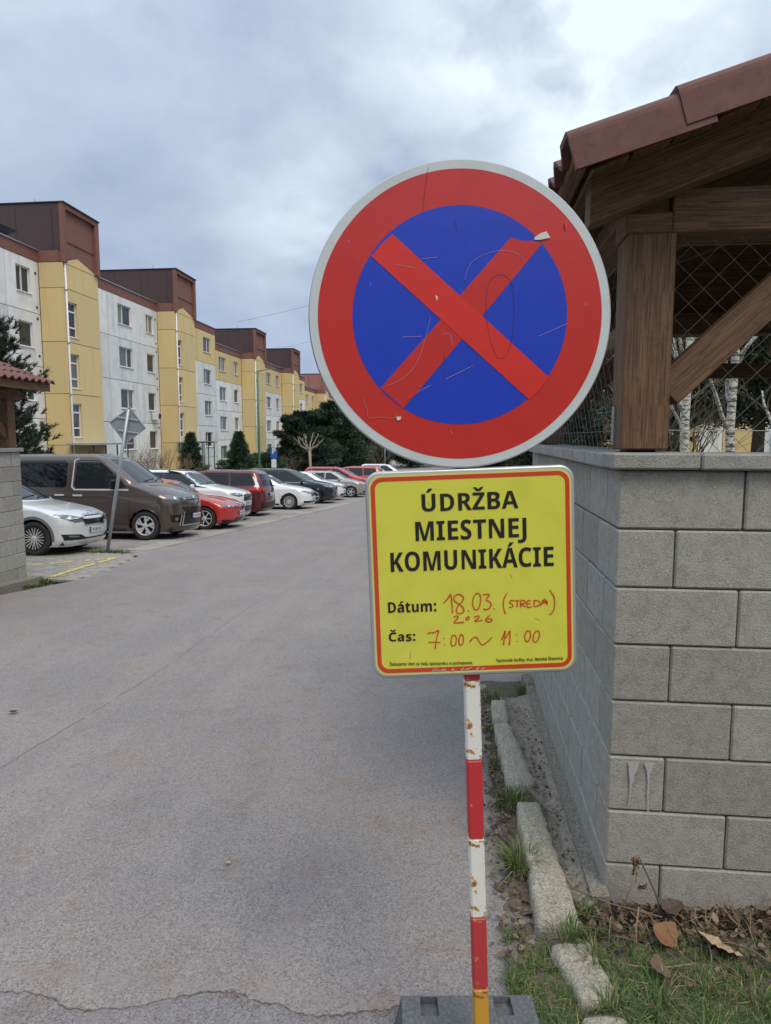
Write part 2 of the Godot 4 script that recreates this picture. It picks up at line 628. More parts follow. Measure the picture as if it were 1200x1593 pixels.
	M.leaf.albedo_color = Color.WHITE
	M.bark = triplanar(layered(512, Color(0.10, 0.078, 0.06), [[wa, 0.5, 0.8, 0.7, Color(0.17, 0.14, 0.11)], [wb, 0.45, 0.2, 0.7, Color(0.04, 0.03, 0.025)]]), Vector3(1, 1, 1), 0.95)
	M.pale_bark = flat(0.30, 0.26, 0.20, 0.9)
	M.twig = flat(0.15, 0.115, 0.085, 0.9)
	M.twig_tan = flat(0.26, 0.19, 0.11, 0.9)
	var bk := noise_bytes(512, 91, 0.03, 0, 3, 1)
	var bk2: Image = Image.create_from_data(512, 512, false, Image.FORMAT_L8, noise_bytes(512, 92, 0.022, 0, 4, 4))
	bk2.rotate_90(CLOCKWISE)
	var bkd := bk2.get_data()
	M.birch = triplanar(layered(512, Color(0.60, 0.58, 0.53), [
		[bkd, 0.60, 0.68, 0.95, Color(0.045, 0.04, 0.036)],
		[bk, 0.62, 0.72, 0.8, Color(0.10, 0.085, 0.07)],
		[bkd, 0.45, 0.3, 0.4, Color(0.46, 0.42, 0.36)]]), Vector3(1.6, 1.6, 1.6), 0.85)

# ---------------------------------------------------------------- ground, road, paving
func road_left(d: float) -> float:
	return lin([[-20, -6.1], [9.0, -6.05], [9.6, -5.7], [10.2, -5.65], [12, -6.08], [13.3, -6.38], [15.3, -6.23], [18.7, -6.07], [23, -5.8], [34.4, -4.95], [50, -3.9], [90, -2.0], [140, 1.0]], d)

func strip(mb: MB, d0: float, d1: float, step: float, xa: Callable, xb: Callable, lift: float, nx := 1):
	var n := maxi(1, int(ceil((d1 - d0) / step)))
	for i in n:
		var a: float = d0 + (d1 - d0) * i / n
		var b: float = d0 + (d1 - d0) * (i + 1) / n
		for k in nx:
			var u := float(k) / nx
			var w := float(k + 1) / nx
			mb.quad(Vector3(lerpf(xa.call(a), xb.call(a), u), G(a) + lift, -a), Vector3(lerpf(xa.call(a), xb.call(a), w), G(a) + lift, -a),
				Vector3(lerpf(xa.call(b), xb.call(b), w), G(b) + lift, -b), Vector3(lerpf(xa.call(b), xb.call(b), u), G(b) + lift, -b))

const CRACK := [[-3.2, -1.74], [-2.6, -1.80], [-2.0, -1.77], [-1.65, -1.81], [-1.396, -1.798], [-1.309, -1.811], [-1.228, -1.799], [-1.153, -1.762], [-1.064, -1.767], [-0.975, -1.79], [-0.907, -1.818], [-0.837, -1.845], [-0.785, -1.869], [-0.678, -1.887], [-0.607, -1.856], [-0.536, -1.854], [-0.448, -1.821], [-0.352, -1.825], [-0.278, -1.851], [-0.203, -1.867], [-0.128, -1.901], [0.1, -1.93], [0.22, -1.95]]

func build_ground():
	var mb := MB.new(true)
	var ds := [-120.0, -60.0, -20.0, 0.0]
	var d := 0.0
	while d < 81.0:
		d += 3.0
		ds.append(minf(d, 81.0))
	ds.append_array([120.0, 250.0, 500.0])
	for i in ds.size() - 1:
		var xs := [-400.0, -60.0, -30.0, 0.0, 30.0, 60.0, 400.0]
		for k in xs.size() - 1:
			mb.quad(Vector3(xs[k], G(ds[i]) - 0.05, -ds[i]), Vector3(xs[k + 1], G(ds[i]) - 0.05, -ds[i]), Vector3(xs[k + 1], G(ds[i + 1]) - 0.05, -ds[i + 1]), Vector3(xs[k], G(ds[i + 1]) - 0.05, -ds[i + 1]))
	struct("ground", mb.done(), M.lawn)
	# the newer road surface ends in a ragged lip just before the camera; behind it the older one lies 9 mm lower
	var xr := func(dd: float) -> float: return 0.62 if dd < 5.2 else maxf(0.72, road_left(dd) + 6.7)
	mb = MB.new(true)
	strip(mb, 2.05, 8.0, 0.35, road_left, xr, 0.0, 6)
	strip(mb, 8.0, 140.0, 1.6, road_left, xr, 0.0, 3)
	# the near rim follows the lip
	var rag := []
	for i in CRACK.size() - 1:
		var a := Vector2(CRACK[i][0], CRACK[i][1])
		var b := Vector2(CRACK[i + 1][0], CRACK[i + 1][1])
		var n := maxi(2, int((b - a).length() / 0.012))
		for k in n:
			var p := a.lerp(b, float(k) / n)
			rag.append(p + Vector2(R(-0.004, 0.004), R(-0.006, 0.006)))
	rag.append(Vector2(0.24, -1.95))
	rag.append(Vector2(0.62, -1.97))
	rag.insert(0, Vector2(-6.1, -1.75))
	var lip := MB.new()
	for i in rag.size() - 1:
		var a: Vector2 = rag[i]
		var b: Vector2 = rag[i + 1]
		var A := Vector3(a.x, G(-a.y), a.y)
		var B := Vector3(b.x, G(-b.y), b.y)
		mb.quad(A, B, Vector3(b.x, G(2.05), -2.05), Vector3(a.x, G(2.05), -2.05))
		lip.quad(A - Vector3(0, 0.005, 0), B - Vector3(0, 0.005, 0), B, A)
	var road := struct("road", mb.done(), M.asphalt)
	part(road, "broken_edge", lip.done(), M.asphalt)
	mb = MB.new(true)
	strip(mb, -14.0, 2.05, 0.6, func(_d): return -6.1, func(_d): return 0.9, -0.0045, 4)
	struct("older_road_surface", mb.done(), M.asphalt_old)
	# crumbled dark line in the lip and the paving seam along the road
	mb = MB.new()
	for i in range(6, rag.size() - 3):
		if (i / 11) % 3 != 0 or R(0, 1) < 0.15:
			continue
		var a: Vector2 = rag[i]
		var b: Vector2 = rag[i + 1]
		var w := R(0.001, 0.006)
		mb.quad(Vector3(a.x, G(-a.y) - 0.0032, a.y + w), Vector3(b.x, G(-b.y) - 0.0032, b.y + w), Vector3(b.x, G(-b.y) - 0.0032, b.y - 0.004), Vector3(a.x, G(-a.y) - 0.0032, a.y - 0.004))
	struct("road_lip_dirt", mb.done(), M.crack)
	mb = MB.new()
	var seam := [[2.9, -2.47], [3.3, -2.474], [3.87, -2.453], [5.07, -2.417], [6.5, -2.479], [9.3, -2.564], [13.0, -2.684], [19.4, -2.859], [30.0, -3.1], [60.0, -3.0]]
	var dd := 2.6
	while dd < 34.0:
		var st := 0.06 + dd * 0.012
		if R(0, 1) < 0.86:
			var x0 := lin(seam, dd) + R(-0.007, 0.007)
			var x1 := lin(seam, dd + st) + R(-0.007, 0.007)
			var w := R(0.0015, 0.0042) * (1.0 + dd * 0.03)
			mb.quad(Vector3(x0 - w, G(dd) + 0.002, -dd), Vector3(x0 + w, G(dd) + 0.002, -dd), Vector3(x1 + w, G(dd + st) + 0.002, -dd - st), Vector3(x1 - w, G(dd + st) + 0.002, -dd - st))
		dd += st
	struct("road_seam", mb.done(), M.seam)
	# parking surface beyond the road's left edge
	mb = MB.new(true)
	strip(mb, 12.6, 140.0, 1.6, func(_d): return -16.5, func(q): return road_left(q) - 0.01, -0.006, 3)
	struct("parking_lot", mb.done(), M.paving)
	# a row of flush concrete edging slabs
	var edging := Node3D.new()
	edging.name = "edging_slabs"
	edging.set_meta("kind", "structure")
	add_child(edging)
	dd = 13.3
	while dd < 46.0:
		var le := R(0.9, 1.05)
		var x := road_left(dd + le * 0.5) - 0.27
		var yaw := atan2(road_left(dd + le) - road_left(dd), le)
		var o := part(edging, "slab", cbox(0.5, 0.06, le - 0.03, 0.008), M.slab if R(0, 1) < 0.6 else M.slab2, Transform3D(Basis.from_euler(Vector3(slope_at(dd) * -1.0 + R(-0.004, 0.004), -yaw, R(-0.008, 0.008))), Vector3(x, G(dd + le * 0.5) - 0.014 + R(-0.003, 0.004), -dd - le * 0.5)))
		o.name = "slab" if dd < 13.5 else o.name
		dd += le
	# second row, older and wider, next to the cars
	dd = 13.9
	while dd < 30.0:
		var le := R(0.9, 1.05)
		var x := road_left(dd + le * 0.5) - 0.80
		part(edging, "slab", cbox(0.48, 0.06, le - 0.03, 0.008), M.slab2 if R(0, 1) < 0.6 else M.slab, Transform3D(Basis.from_euler(Vector3(-slope_at(dd) + R(-0.006, 0.006), R(-0.01, 0.01), R(-0.01, 0.01))), Vector3(x, G(dd + le * 0.5) - 0.018 + R(-0.004, 0.004), -dd - le * 0.5)))
		dd += le
	# paved crossing between the left shelter and the parked cars, laid in small setts
	var outline := poly_of([[-9.5, 9.3], [-6.2, 9.25], [-5.72, 9.6], [-5.66, 10.2], [-6.06, 12.0], [-6.4, 12.75], [-7.3, 12.9], [-9.5, 12.7]])
	var beds := [MB.new(), MB.new()]
	var row := 0
	var z := 9.2
	while z < 13.0:
		var x := -9.5 + (0.1 if row % 2 else 0.0)
		while x < -5.6:
			var c := Vector2(x + 0.1, z + 0.08)
			if Geometry2D.is_point_in_polygon(c, outline):
				beds[0 if R(0, 1) < 0.5 else 1].box(Vector3(c.x, G(c.y) - 0.028 + R(-0.003, 0.003), -c.y), Vector3(0.192, 0.06, 0.152), Basis.from_euler(Vector3(-slope_at(c.y) + R(-0.01, 0.01), R(-0.015, 0.015), R(-0.012, 0.012))))
			x += 0.2
		z += 0.16
		row += 1
	var cross := Node3D.new()
	cross.name = "paved_crossing"
	cross.set_meta("kind", "structure")
	add_child(cross)
	for b in beds:
		part(cross, "setts", b.done(), M.setts[beds.find(b)]).set_meta("kind", "stuff")
	var bed := MB.new()
	var pp := PackedVector2Array()
	for p in outline:
		pp.append(Vector2(p.x, -p.y))
	var idx := Geometry2D.triangulate_polygon(pp)
	for i in range(0, idx.size(), 3):
		var a := pp[idx[i]]
		var b := pp[idx[i + 1]]
		var c := pp[idx[i + 2]]
		bed.tri(Vector3(a.x, G(-a.y) - 0.02, a.y), Vector3(b.x, G(-b.y) - 0.02, b.y), Vector3(c.x, G(-c.y) - 0.02, c.y))
	part(cross, "sett_bed", bed.done(), M.soil)
	# faded yellow lines painted across the setts
	for ln in [[[-7.9, 10.6], [-7.3, 11.0], [-6.42, 12.1]], [[-6.25, 9.75], [-6.38, 10.9], [-6.45, 12.15]]]:
		mb = MB.new()
		for i in ln.size() - 1:
			var a := Vector2(ln[i][0], ln[i][1])
			var b := Vector2(ln[i + 1][0], ln[i + 1][1])
			var nn := int((b - a).length() / 0.10)
			var side := (b - a).normalized().orthogonal() * 0.055
			for k in nn:
				if R(0, 1) < 0.14:
					continue
				var p := a.lerp(b, (k + 0.04) / nn)
				var q := a.lerp(b, (k + 0.93) / nn)
				var s1 := side * R(0.75, 1.1)
				var s2 := side * R(0.75, 1.1)
				mb.quad(Vector3(p.x - s1.x, G(p.y) + 0.010, -p.y + s1.y), Vector3(p.x + s2.x, G(p.y) + 0.010, -p.y - s2.y), Vector3(q.x + s2.x, G(q.y) + 0.010, -q.y - s2.y), Vector3(q.x - s1.x, G(q.y) + 0.010, -q.y + s1.y))
		part(cross, "painted_line", mb.done(), M.yellow_paint)

# ---------------------------------------------------------------- apartment blocks
# a wall panel facing +x with its own edges and reveals round the openings (z runs with distance d)
func panel_mesh(xf: float, d0: float, d1: float, y0: float, y1: float, holes: Array, gap := 0.018) -> ArrayMesh:
	var mb := MB.new()
	var th := 0.22
	d0 += gap
	d1 -= gap
	y0 += gap
	y1 -= gap
	var ds := [d0, d1]
	var ys := [y0, y1]
	for h in holes:
		ds.append_array([h[0], h[1]])
		ys.append_array([h[2], h[3]])
	ds.sort()
	ys.sort()
	for i in ds.size() - 1:
		for j in ys.size() - 1:
			var a: float = ds[i]
			var b: float = ds[i + 1]
			var lo: float = ys[j]
			var hi: float = ys[j + 1]
			if b - a < 1e-4 or hi - lo < 1e-4 or a < d0 - 1e-4 or b > d1 + 1e-4 or lo < y0 - 1e-4 or hi > y1 + 1e-4:
				continue
			var inside := false
			for h in holes:
				if (a + b) * 0.5 > h[0] and (a + b) * 0.5 < h[1] and (lo + hi) * 0.5 > h[2] and (lo + hi) * 0.5 < h[3]:
					inside = true
			if not inside:
				mb.quad(Vector3(xf, lo, -a), Vector3(xf, lo, -b), Vector3(xf, hi, -b), Vector3(xf, hi, -a))
	var rim := [[d0, d1, y0, y1, false]]
	for h in holes:
		rim.append([h[0], h[1], h[2], h[3], true])
	for r in rim:
		var c := [Vector3(0, r[2], -r[0]), Vector3(0, r[2], -r[1]), Vector3(0, r[3], -r[1]), Vector3(0, r[3], -r[0])]
		for k in 4:
			var p: Vector3 = c[k]
			var q: Vector3 = c[(k + 1) % 4]
			if r[4]:
				var t := p
				p = q
				q = t
			mb.quad(Vector3(xf - th, p.y, p.z), Vector3(xf - th, q.y, q.z), Vector3(xf, q.y, q.z), Vector3(xf, p.y, p.z))
	return mb.done()

# a glazed window in an opening; splits along d are fractions for mullions, rows along y for transoms
func add_window(parent: Node, xf: float, h: Array, splits: Array, rows: Array, frame_mat: Material, pane_kind := -1, inset := 0.13):
	var w: float = h[1] - h[0]
	var hh: float = h[3] - h[2]
	var key := "win%.2f_%.2f_%s_%s" % [w, hh, str(splits), str(rows)]
	var fw := 0.065
	if not cache.has(key):
		var mb := MB.new()
		for y in [fw * 0.5, hh - fw * 0.5]:
			mb.box(Vector3(0, y, -w * 0.5), Vector3(0.07, fw, w))
		for z in [fw * 0.5, w - fw * 0.5]:
			mb.box(Vector3(0, hh * 0.5, -z), Vector3(0.068, hh - 2 * fw, fw))
		for s in splits:
			mb.box(Vector3(0.004, hh * 0.5, -w * s), Vector3(0.07, hh - 2 * fw, fw * 1.35))
		for s in rows:
			mb.box(Vector3(0.006, hh * s, -w * 0.5), Vector3(0.07, fw * 1.3, w - 2 * fw))
		cache[key] = mb.done()
	var base := Vector3(xf - inset, h[2], -h[0])
	var fr := part(parent, "window", cache[key], frame_mat, Transform3D(Basis(), base))
	var xs := [0.0]
	xs.append_array(splits)
	xs.append(1.0)
	var ys := [0.0]
	ys.append_array(rows)
	ys.append(1.0)
	for i in xs.size() - 1:
		for j in ys.size() - 1:
			var pk := "pane%.2f_%.2f" % [w * (xs[i + 1] - xs[i]), hh * (ys[j + 1] - ys[j])]
			if not cache.has(pk):
				var mb := MB.new()
				mb.box(Vector3(0, hh * (ys[j + 1] - ys[j]) * 0.5, -w * (xs[i + 1] - xs[i]) * 0.5), Vector3(0.02, hh * (ys[j + 1] - ys[j]) - 0.02, w * (xs[i + 1] - xs[i]) - 0.02))
				cache[pk] = mb.done()
			var k := pane_kind
			if k < 0:
				k = [0, 0, 2, 2, 1, 1, 0, 3][rng.randi() % 8]
			part(fr, "pane", cache[pk], M.panes[k], at(R(-0.012, -0.008), hh * ys[j], -w * xs[i]))
	var sk := "sill%.2f" % w
	if not cache.has(sk):
		cache[sk] = cbox(0.24, 0.03, w + 0.12, 0.006)
	part(fr, "sill", cache[sk], M.frame, at(0.08, -0.025, -w * 0.5))

const FLOOR := 2.84

# one stretch of facade between d0 and d1; bays: [from, to, window d0, window d1 or 0], colour of the top floor, drop of this block
func facade(parent: Node, bays: Array, drop: float, top_yellow: bool, lowest: float):
	var X := -23.0
	for b in bays:
		for f in 5:
			var y1: float = 11.05 - drop - FLOOR * f
			var y0 := y1 - FLOOR + 0.06
			if f == 4:
				y0 = lowest
			if f > 0:
				y1 = 8.27 - drop - FLOOR * (f - 1)
			if f < 4:
				y0 = 8.27 - drop - FLOOR * f
			if y1 - y0 < 0.3:
				continue
			var holes := []
			var wt: float = 10.55 - drop - FLOOR * f
			if b[3] > 0 and f < 4:
				holes.append([b[2], b[3], wt - 1.33, wt])
			var m: Material = M.white[rng.randi() % 3]
			if f == 0 and top_yellow:
				m = M.yellow[rng.randi() % 2]
			part(parent, "panel", panel_mesh(X, b[0], b[1], y0, y1, holes), m)
			for h in holes:
				if b[3] - b[2] > 1.5:
					add_window(parent, X, h, [0.62] if R(0, 1) < 0.5 else [0.4], [], M.frame)
				else:
					add_window(parent, X, h, [] if R(0, 1) < 0.5 else [0.45], [], M.frame)

func parapet(parent: Node, d0: float, d1: float, drop: float):
	var mb := MB.new()
	mb.box(Vector3(-23.10, 11.36 - drop, -(d0 + d1) * 0.5), Vector3(0.24, 0.60, d1 - d0 - 0.02))
	part(parent, "parapet", mb.done(), M.brown)
	mb = MB.new()
	mb.box(Vector3(-23.12, 11.685 - drop, -(d0 + d1) * 0.5), Vector3(0.42, 0.05, d1 - d0 - 0.01))
	part(parent, "coping", mb.done(), M.zinc)
	mb = MB.new()
	mb.box(Vector3(-29.2, 11.2 - drop, -(d0 + d1) * 0.5), Vector3(11.9, 0.3, d1 - d0 - 0.02))
	part(parent, "roof", mb.done(), M.zinc)

func stair_tower(parent: Node, d0: float, d1: float, drop: float, lowest: float, brown: Material = M.brown):
	var X := -21.6
	var wd0 := d0 + 0.38
	var wd1 := d0 + 1.28
	# front panels, one per half storey, with the landing windows; the topmost rises to a point
	var cuts := [11.05, 9.70, 6.82, 3.98, 1.14]
	for i in 4:
		var y1: float = cuts[i] - drop
		var y0: float = cuts[i + 1] - drop
		var holes := []
		if i > 0:
			var wt: float = [0.0, 9.03, 6.21, 3.46][i] - drop
			holes.append([wd0, wd1, wt - 1.90, wt])
			if wt - 1.90 < y0:
				holes[0][2] = y0 + 0.06
		part(parent, "panel", panel_mesh(X, d0, d1, y0, y1, holes), M.yellow[i % 2])
		for h in holes:
			add_window(parent, X, h, [], [0.28, 0.74], M.frame, [2, 0, 1, 2][i], 0.16)
	part(parent, "panel", panel_mesh(X, d0, d1, lowest, 1.14 - drop, []), M.yellow[1])
	# side panels back to the facade
	for i in 5:
		var y1: float = cuts[i] - drop
		var y0: float = cuts[i + 1] - drop if i < 4 else lowest
		for s in [d0, d1]:
			var mb := MB.new()
			mb.box(Vector3((X - 23.0) * 0.5 - 0.02, (y0 + y1) * 0.5, -s + (0.02 if s == d1 else -0.02)), Vector3(1.30, y1 - y0 - 0.03, 0.04))
			part(parent, "side_panel", mb.done(), M.yellow[(i + 1) % 2])
	var mb := MB.new()
	mb.box(Vector3(-22.35, (lowest + 11.0 - drop) * 0.5, -(d0 + d1) * 0.5), Vector3(0.9, 11.0 - drop - lowest, d1 - d0 - 0.12))
	part(parent, "stair_core", mb.done(), M.joint_yellow)
	# gable of yellow render under the brown machine room
	var mid := (d0 + d1) * 0.46
	mid = d0 + (d1 - d0) * 0.42
	mb = MB.new()
	mb.prism(PackedVector2Array([Vector2(d0 + 0.02, 11.05 - drop), Vector2(d1 - 0.02, 11.05 - drop), Vector2(mid, 11.55 - drop)]), -0.02, 0.03, Transform3D(Basis(Vector3(0, 0, -1), Vector3(0, 1, 0), Vector3(1, 0, 0)), Vector3(X - 0.012, 0, 0)))
	part(parent, "gable", mb.done(), M.yellow[0])
	# machine room: recessed brown front in a raised brown frame, dark metal cladding on the long sides
	var y0: float = 11.055 - drop
	var y1: float = 14.15 - drop
	mb = MB.new()
	mb.box(Vector3(X - 0.20, (y0 + y1) * 0.5, -(d0 + d1) * 0.5), Vector3(0.40, y1 - y0 - 0.1, d1 - d0 - 0.1))
	part(parent, "machine_room_front", mb.done(), brown)
	mb = MB.new()
	mb.box(Vector3(X + 0.07, y1 - 0.13, -(d0 + d1) * 0.5), Vector3(0.24, 0.26, d1 - d0))
	mb.box(Vector3(X + 0.07, (y0 + y1 - 0.26) * 0.5, -d0 - 0.13), Vector3(0.236, y1 - y0 - 0.26, 0.26))
	mb.box(Vector3(X + 0.07, (y0 + y1 - 0.26) * 0.5, -d1 + 0.2), Vector3(0.236, y1 - y0 - 0.26, 0.4))
	part(parent, "machine_room_frame", mb.done(), brown)
	mb = MB.new()
	mb.box(Vector3(X + 0.02, y0 + 1.2, -(d0 + d1) * 0.5), Vector3(0.06, 0.05, d1 - d0 - 0.5))
	part(parent, "cornice", mb.done(), M.brown)
	mb = MB.new()
	mb.box(Vector3(X - 0.06 - 4.3, (y0 + y1) * 0.5 + 0.3, -(d0 + d1) * 0.5), Vector3(8.6, y1 - y0 - 0.62, d1 - d0 - 0.06))
	var box := part(parent, "machine_room", mb.done(), M.cladding if brown == M.brown else brown)
	for k in 4:
		mb = MB.new()
		for s in [d0 + 0.03, d1 - 0.03]:
			mb.box(Vector3(X - 0.5 - k * 2.1, (y0 + y1) * 0.5 + 0.3, -s), Vector3(0.05, y1 - y0 - 0.64, 0.05))
		part(box, "cladding_rib", mb.done(), M.cladding)
	mb = MB.new()
	mb.box(Vector3(X - 4.38, y1 + 0.03, -(d0 + d1) * 0.5), Vector3(9.3, 0.06, d1 - d0 + 0.06))
	part(box, "roof_edge", mb.done(), M.black)
	mb = MB.new()
	mb.box(Vector3(X - 1.6, y0 + 0.31, -d0 - 0.02), Vector3(2.8, 0.6, 0.05))
	part(parent, "side_band", mb.done(), M.brown)
	mb = MB.new()
	mb.tube([Vector3(X - 2.0, y1, -d0 - 1.0), Vector3(X - 2.0, y1 + 0.55, -d0 - 1.0)], [0.02, 0.012], 5)
	part(parent, "lightning_rod", mb.done(), M.steel_dark)
	# rainwater pipes
	for s in [[X + 0.07, d0 + 0.16], [-22.85, d1 + 0.32]]:
		mb = MB.new(true)
		mb.tube([Vector3(s[0], 11.0 - drop, -s[1]), Vector3(s[0], lowest, -s[1])], [0.055, 0.055], 8)
		var pipe := part(parent, "downpipe", mb.done(), M.frame)
		mb = MB.new()
		for y in [9.6, 6.75, 3.95, 1.15]:
			mb.box(Vector3(s[0], y - drop, -s[1]), Vector3(0.15, 0.06, 0.15))
		part(pipe, "pipe_clips", mb.done(), M.zinc)
	# entrance canopy
	mb = MB.new()
	mb.box(Vector3(-20.75, 1.20 - drop, -(d0 + 1.7)), Vector3(1.7, 0.10, 4.4))
	var can := part(parent, "entrance_canopy", mb.done(), M.zinc)
	for k in 4:
		mb = MB.new()
		mb.box(Vector3(-20.1, (lowest + 1.14 - drop) * 0.5, -(d0 - 0.3 + k * 1.3)), Vector3(0.06, 1.14 - drop - lowest, 0.06))
		part(can, "canopy_post", mb.done(), M.steel_dark)
	mb = MB.new()
	mb.box(Vector3(-21.57, (lowest + 0.7 - drop) * 0.5, -(d0 + 2.5)), Vector3(0.08, 0.7 - drop - lowest, 1.5))
	part(parent, "entrance_door", mb.done(), M.grey_frame)

func block_core(parent: Node, d0: float, d1: float, drop: float, lowest: float):
	var mb := MB.new()
	mb.box(Vector3(-29.2, (lowest + 11.02 - drop) * 0.5, -(d0 + d1) * 0.5), Vector3(11.96, 11.02 - drop - lowest, d1 - d0 - 0.04))
	part(parent, "core_wall", mb.done(), M.joint)

func build_apartments():
	# nearest block
	var b := thing("apartment_building", "nearest apartment block of white panels with two yellow stair towers under brown boxes", "building", Vector3.ZERO, "terraced apartment blocks")
	block_core(b, 22.0, 63.4, 0.0, -4.2)
	facade(b, [[22.0, 26.4, 23.2, 25.0], [26.4, 30.8, 27.4, 29.2], [30.8, 33.4, 31.0, 32.8], [33.4, 36.2, 34.25, 35.45]], 0.0, false, -4.2)
	facade(b, [[39.9, 43.5, 41.0, 42.2], [43.5, 48.1, 44.9, 46.8], [48.1, 50.95, 49.05, 50.3]], 0.0, false, -4.2)
	facade(b, [[54.9, 58.9, 56.4, 57.6], [58.9, 63.4, 60.35, 62.15]], 0.0, true, -4.2)
	for s in [[22.0, 36.2], [39.9, 50.95], [54.9, 63.4]]:
		parapet(b, s[0], s[1], 0.0)
	stair_tower(b, 36.2, 39.9, 0.0, -4.2)
	stair_tower(b, 50.95, 54.9, 0.0, -4.2)
	# an air conditioner under a kitchen window
	var mb := MB.new()
	mb.box(Vector3(-22.72, 3.15, -49.75), Vector3(0.34, 0.55, 0.8))
	var ac := part(b, "air_conditioner", mb.done(), M.frame)
	mb = MB.new()
	mb.lathe([[0.0, 0.0], [0.2, 0.0], [0.22, 0.03]], 16, Transform3D(Basis(Vector3(0, -1, 0), Vector3(1, 0, 0), Vector3(0, 0, 1)), Vector3(-22.54, 3.15, -49.85)))
	part(ac, "fan_grille", mb.done(), M.steel_dark)
	for y in [10.4, 8.6, 8.0, 6.0, 5.2, 2.3]:
		for dd in [35.9, 50.6]:
			mb = MB.new()
			mb.lathe([[0.0, 0.02], [0.07, 0.02], [0.07, -0.02]], 8, Transform3D(Basis(Vector3(0, -1, 0), Vector3(1, 0, 0), Vector3(0, 0, 1)), Vector3(-22.98, y, -dd)))
			part(b, "vent", mb.done(), M.black)
	# skylight strip on the roof
	mb = MB.new()
	mb.box(Vector3(-23.9, 11.95, -46.5), Vector3(0.5, 0.06, 8.0), Basis.from_euler(Vector3(0, 0, -0.4)))
	part(b, "skylight", mb.done(), M.zinc)
	mb = MB.new()
	mb.box(Vector3(-23.6, 11.98, -33.2), Vector3(1.5, 0.06, 2.4), Basis.from_euler(Vector3(0, 0, 0.3)))
	part(b, "solar_panel", mb.done(), M.steel_dark)
	# second block, half a storey lower
	b = thing("apartment_building", "middle apartment block with a yellow top floor, one step down from the nearest", "building", Vector3.ZERO, "terraced apartment blocks")
	block_core(b, 63.4, 100.7, 1.3, -4.6)
	facade(b, [[63.4, 67.6, 64.3, 66.25], [67.6, 71.1, 68.6, 69.95]], 1.3, true, -4.6)
	facade(b, [[75.1, 79.2, 76.6, 77.8], [79.2, 83.5, 80.4, 82.35], [83.5, 87.5, 84.65, 86.2]], 1.3, true, -4.6)
	facade(b, [[91.4, 96.0, 93.2, 94.5], [96.0, 100.7, 97.5, 99.3]], 1.3, true, -4.6)
	for s in [[63.4, 71.1], [75.1, 87.5], [91.4, 100.7]]:
		parapet(b, s[0], s[1], 1.3)
	stair_tower(b, 71.1, 75.1, 1.3, -4.6)
	stair_tower(b, 87.5, 91.4, 1.3, -4.6)
	# the block across the road behind the camera, which car windows and the glossy sign mirror
	b = thing("apartment_building", "apartment block behind the viewpoint, mirrored in car windows", "building", Vector3.ZERO, "terraced apartment blocks")
	var back := MB.new()
	back.box(Vector3(4.0, 6.0, 34.0), Vector3(62.0, 11.6, 10.0))
	part(b, "core_wall", back.done(), M.joint)
	for i in 14:
		for f in 4:
			var pm := MB.new()
			pm.box(Vector3(-24.8 + i * 4.4, 1.9 + f * 2.84, 28.95), Vector3(4.36, 2.80, 0.1))
			part(b, "panel", pm.done(), M.yellow[f % 2] if i % 4 == 1 else M.white[(i + f) % 3])
			pm = MB.new()
			pm.box(Vector3(-24.8 + i * 4.4, 2.2 + f * 2.84, 28.88), Vector3(1.8, 1.35, 0.06))
			var wn := part(b, "window", pm.done(), M.frame)
			pm = MB.new()
			for q in [-0.43, 0.43]:
				pm.box(Vector3(-24.8 + i * 4.4 + q, 2.2 + f * 2.84, 28.845), Vector3(0.74, 1.2, 0.02))
			part(wn, "pane", pm.done(), M.panes[(i + f) % 3])
	# third block
	b = thing("apartment_building", "farthest apartment block with a pink roof box, low behind the dark evergreens", "building", Vector3.ZERO, "terraced apartment blocks")
	block_core(b, 100.7, 126.0, 2.6, -5.0)
	facade(b, [[100.7, 104.6, 101.3, 103.2], [104.6, 108.6, 105.7, 107.4]], 2.6, true, -5.0)
	facade(b, [[112.6, 118.0, 114.0, 116.0], [118.0, 126.0, 119.5, 121.5]], 2.6, true, -5.0)
	for s in [[100.7, 108.6], [112.6, 126.0]]:
		parapet(b, s[0], s[1], 2.6)
	stair_tower(b, 108.6, 112.6, 2.6, -5.0, M.roof_pink)

# ---------------------------------------------------------------- waste shelters
func block(parent: Node, cx: float, cy: float, cz: float, sx: float, sz: float):
	var j := 0.0026
	part(parent, "block", cbox(sx - 2 * j, 0.2075 - 2 * j, sz - 2 * j, 0.006), M.blocks[[0, 0, 1, 2, 2, 3][rng.randi() % 6]], turned(Vector3(cx + R(-0.0015, 0.0015), cy, cz + R(-0.0015, 0.0015)), Vector3(0, R(-0.004, 0.004), R(-0.002, 0.002))))

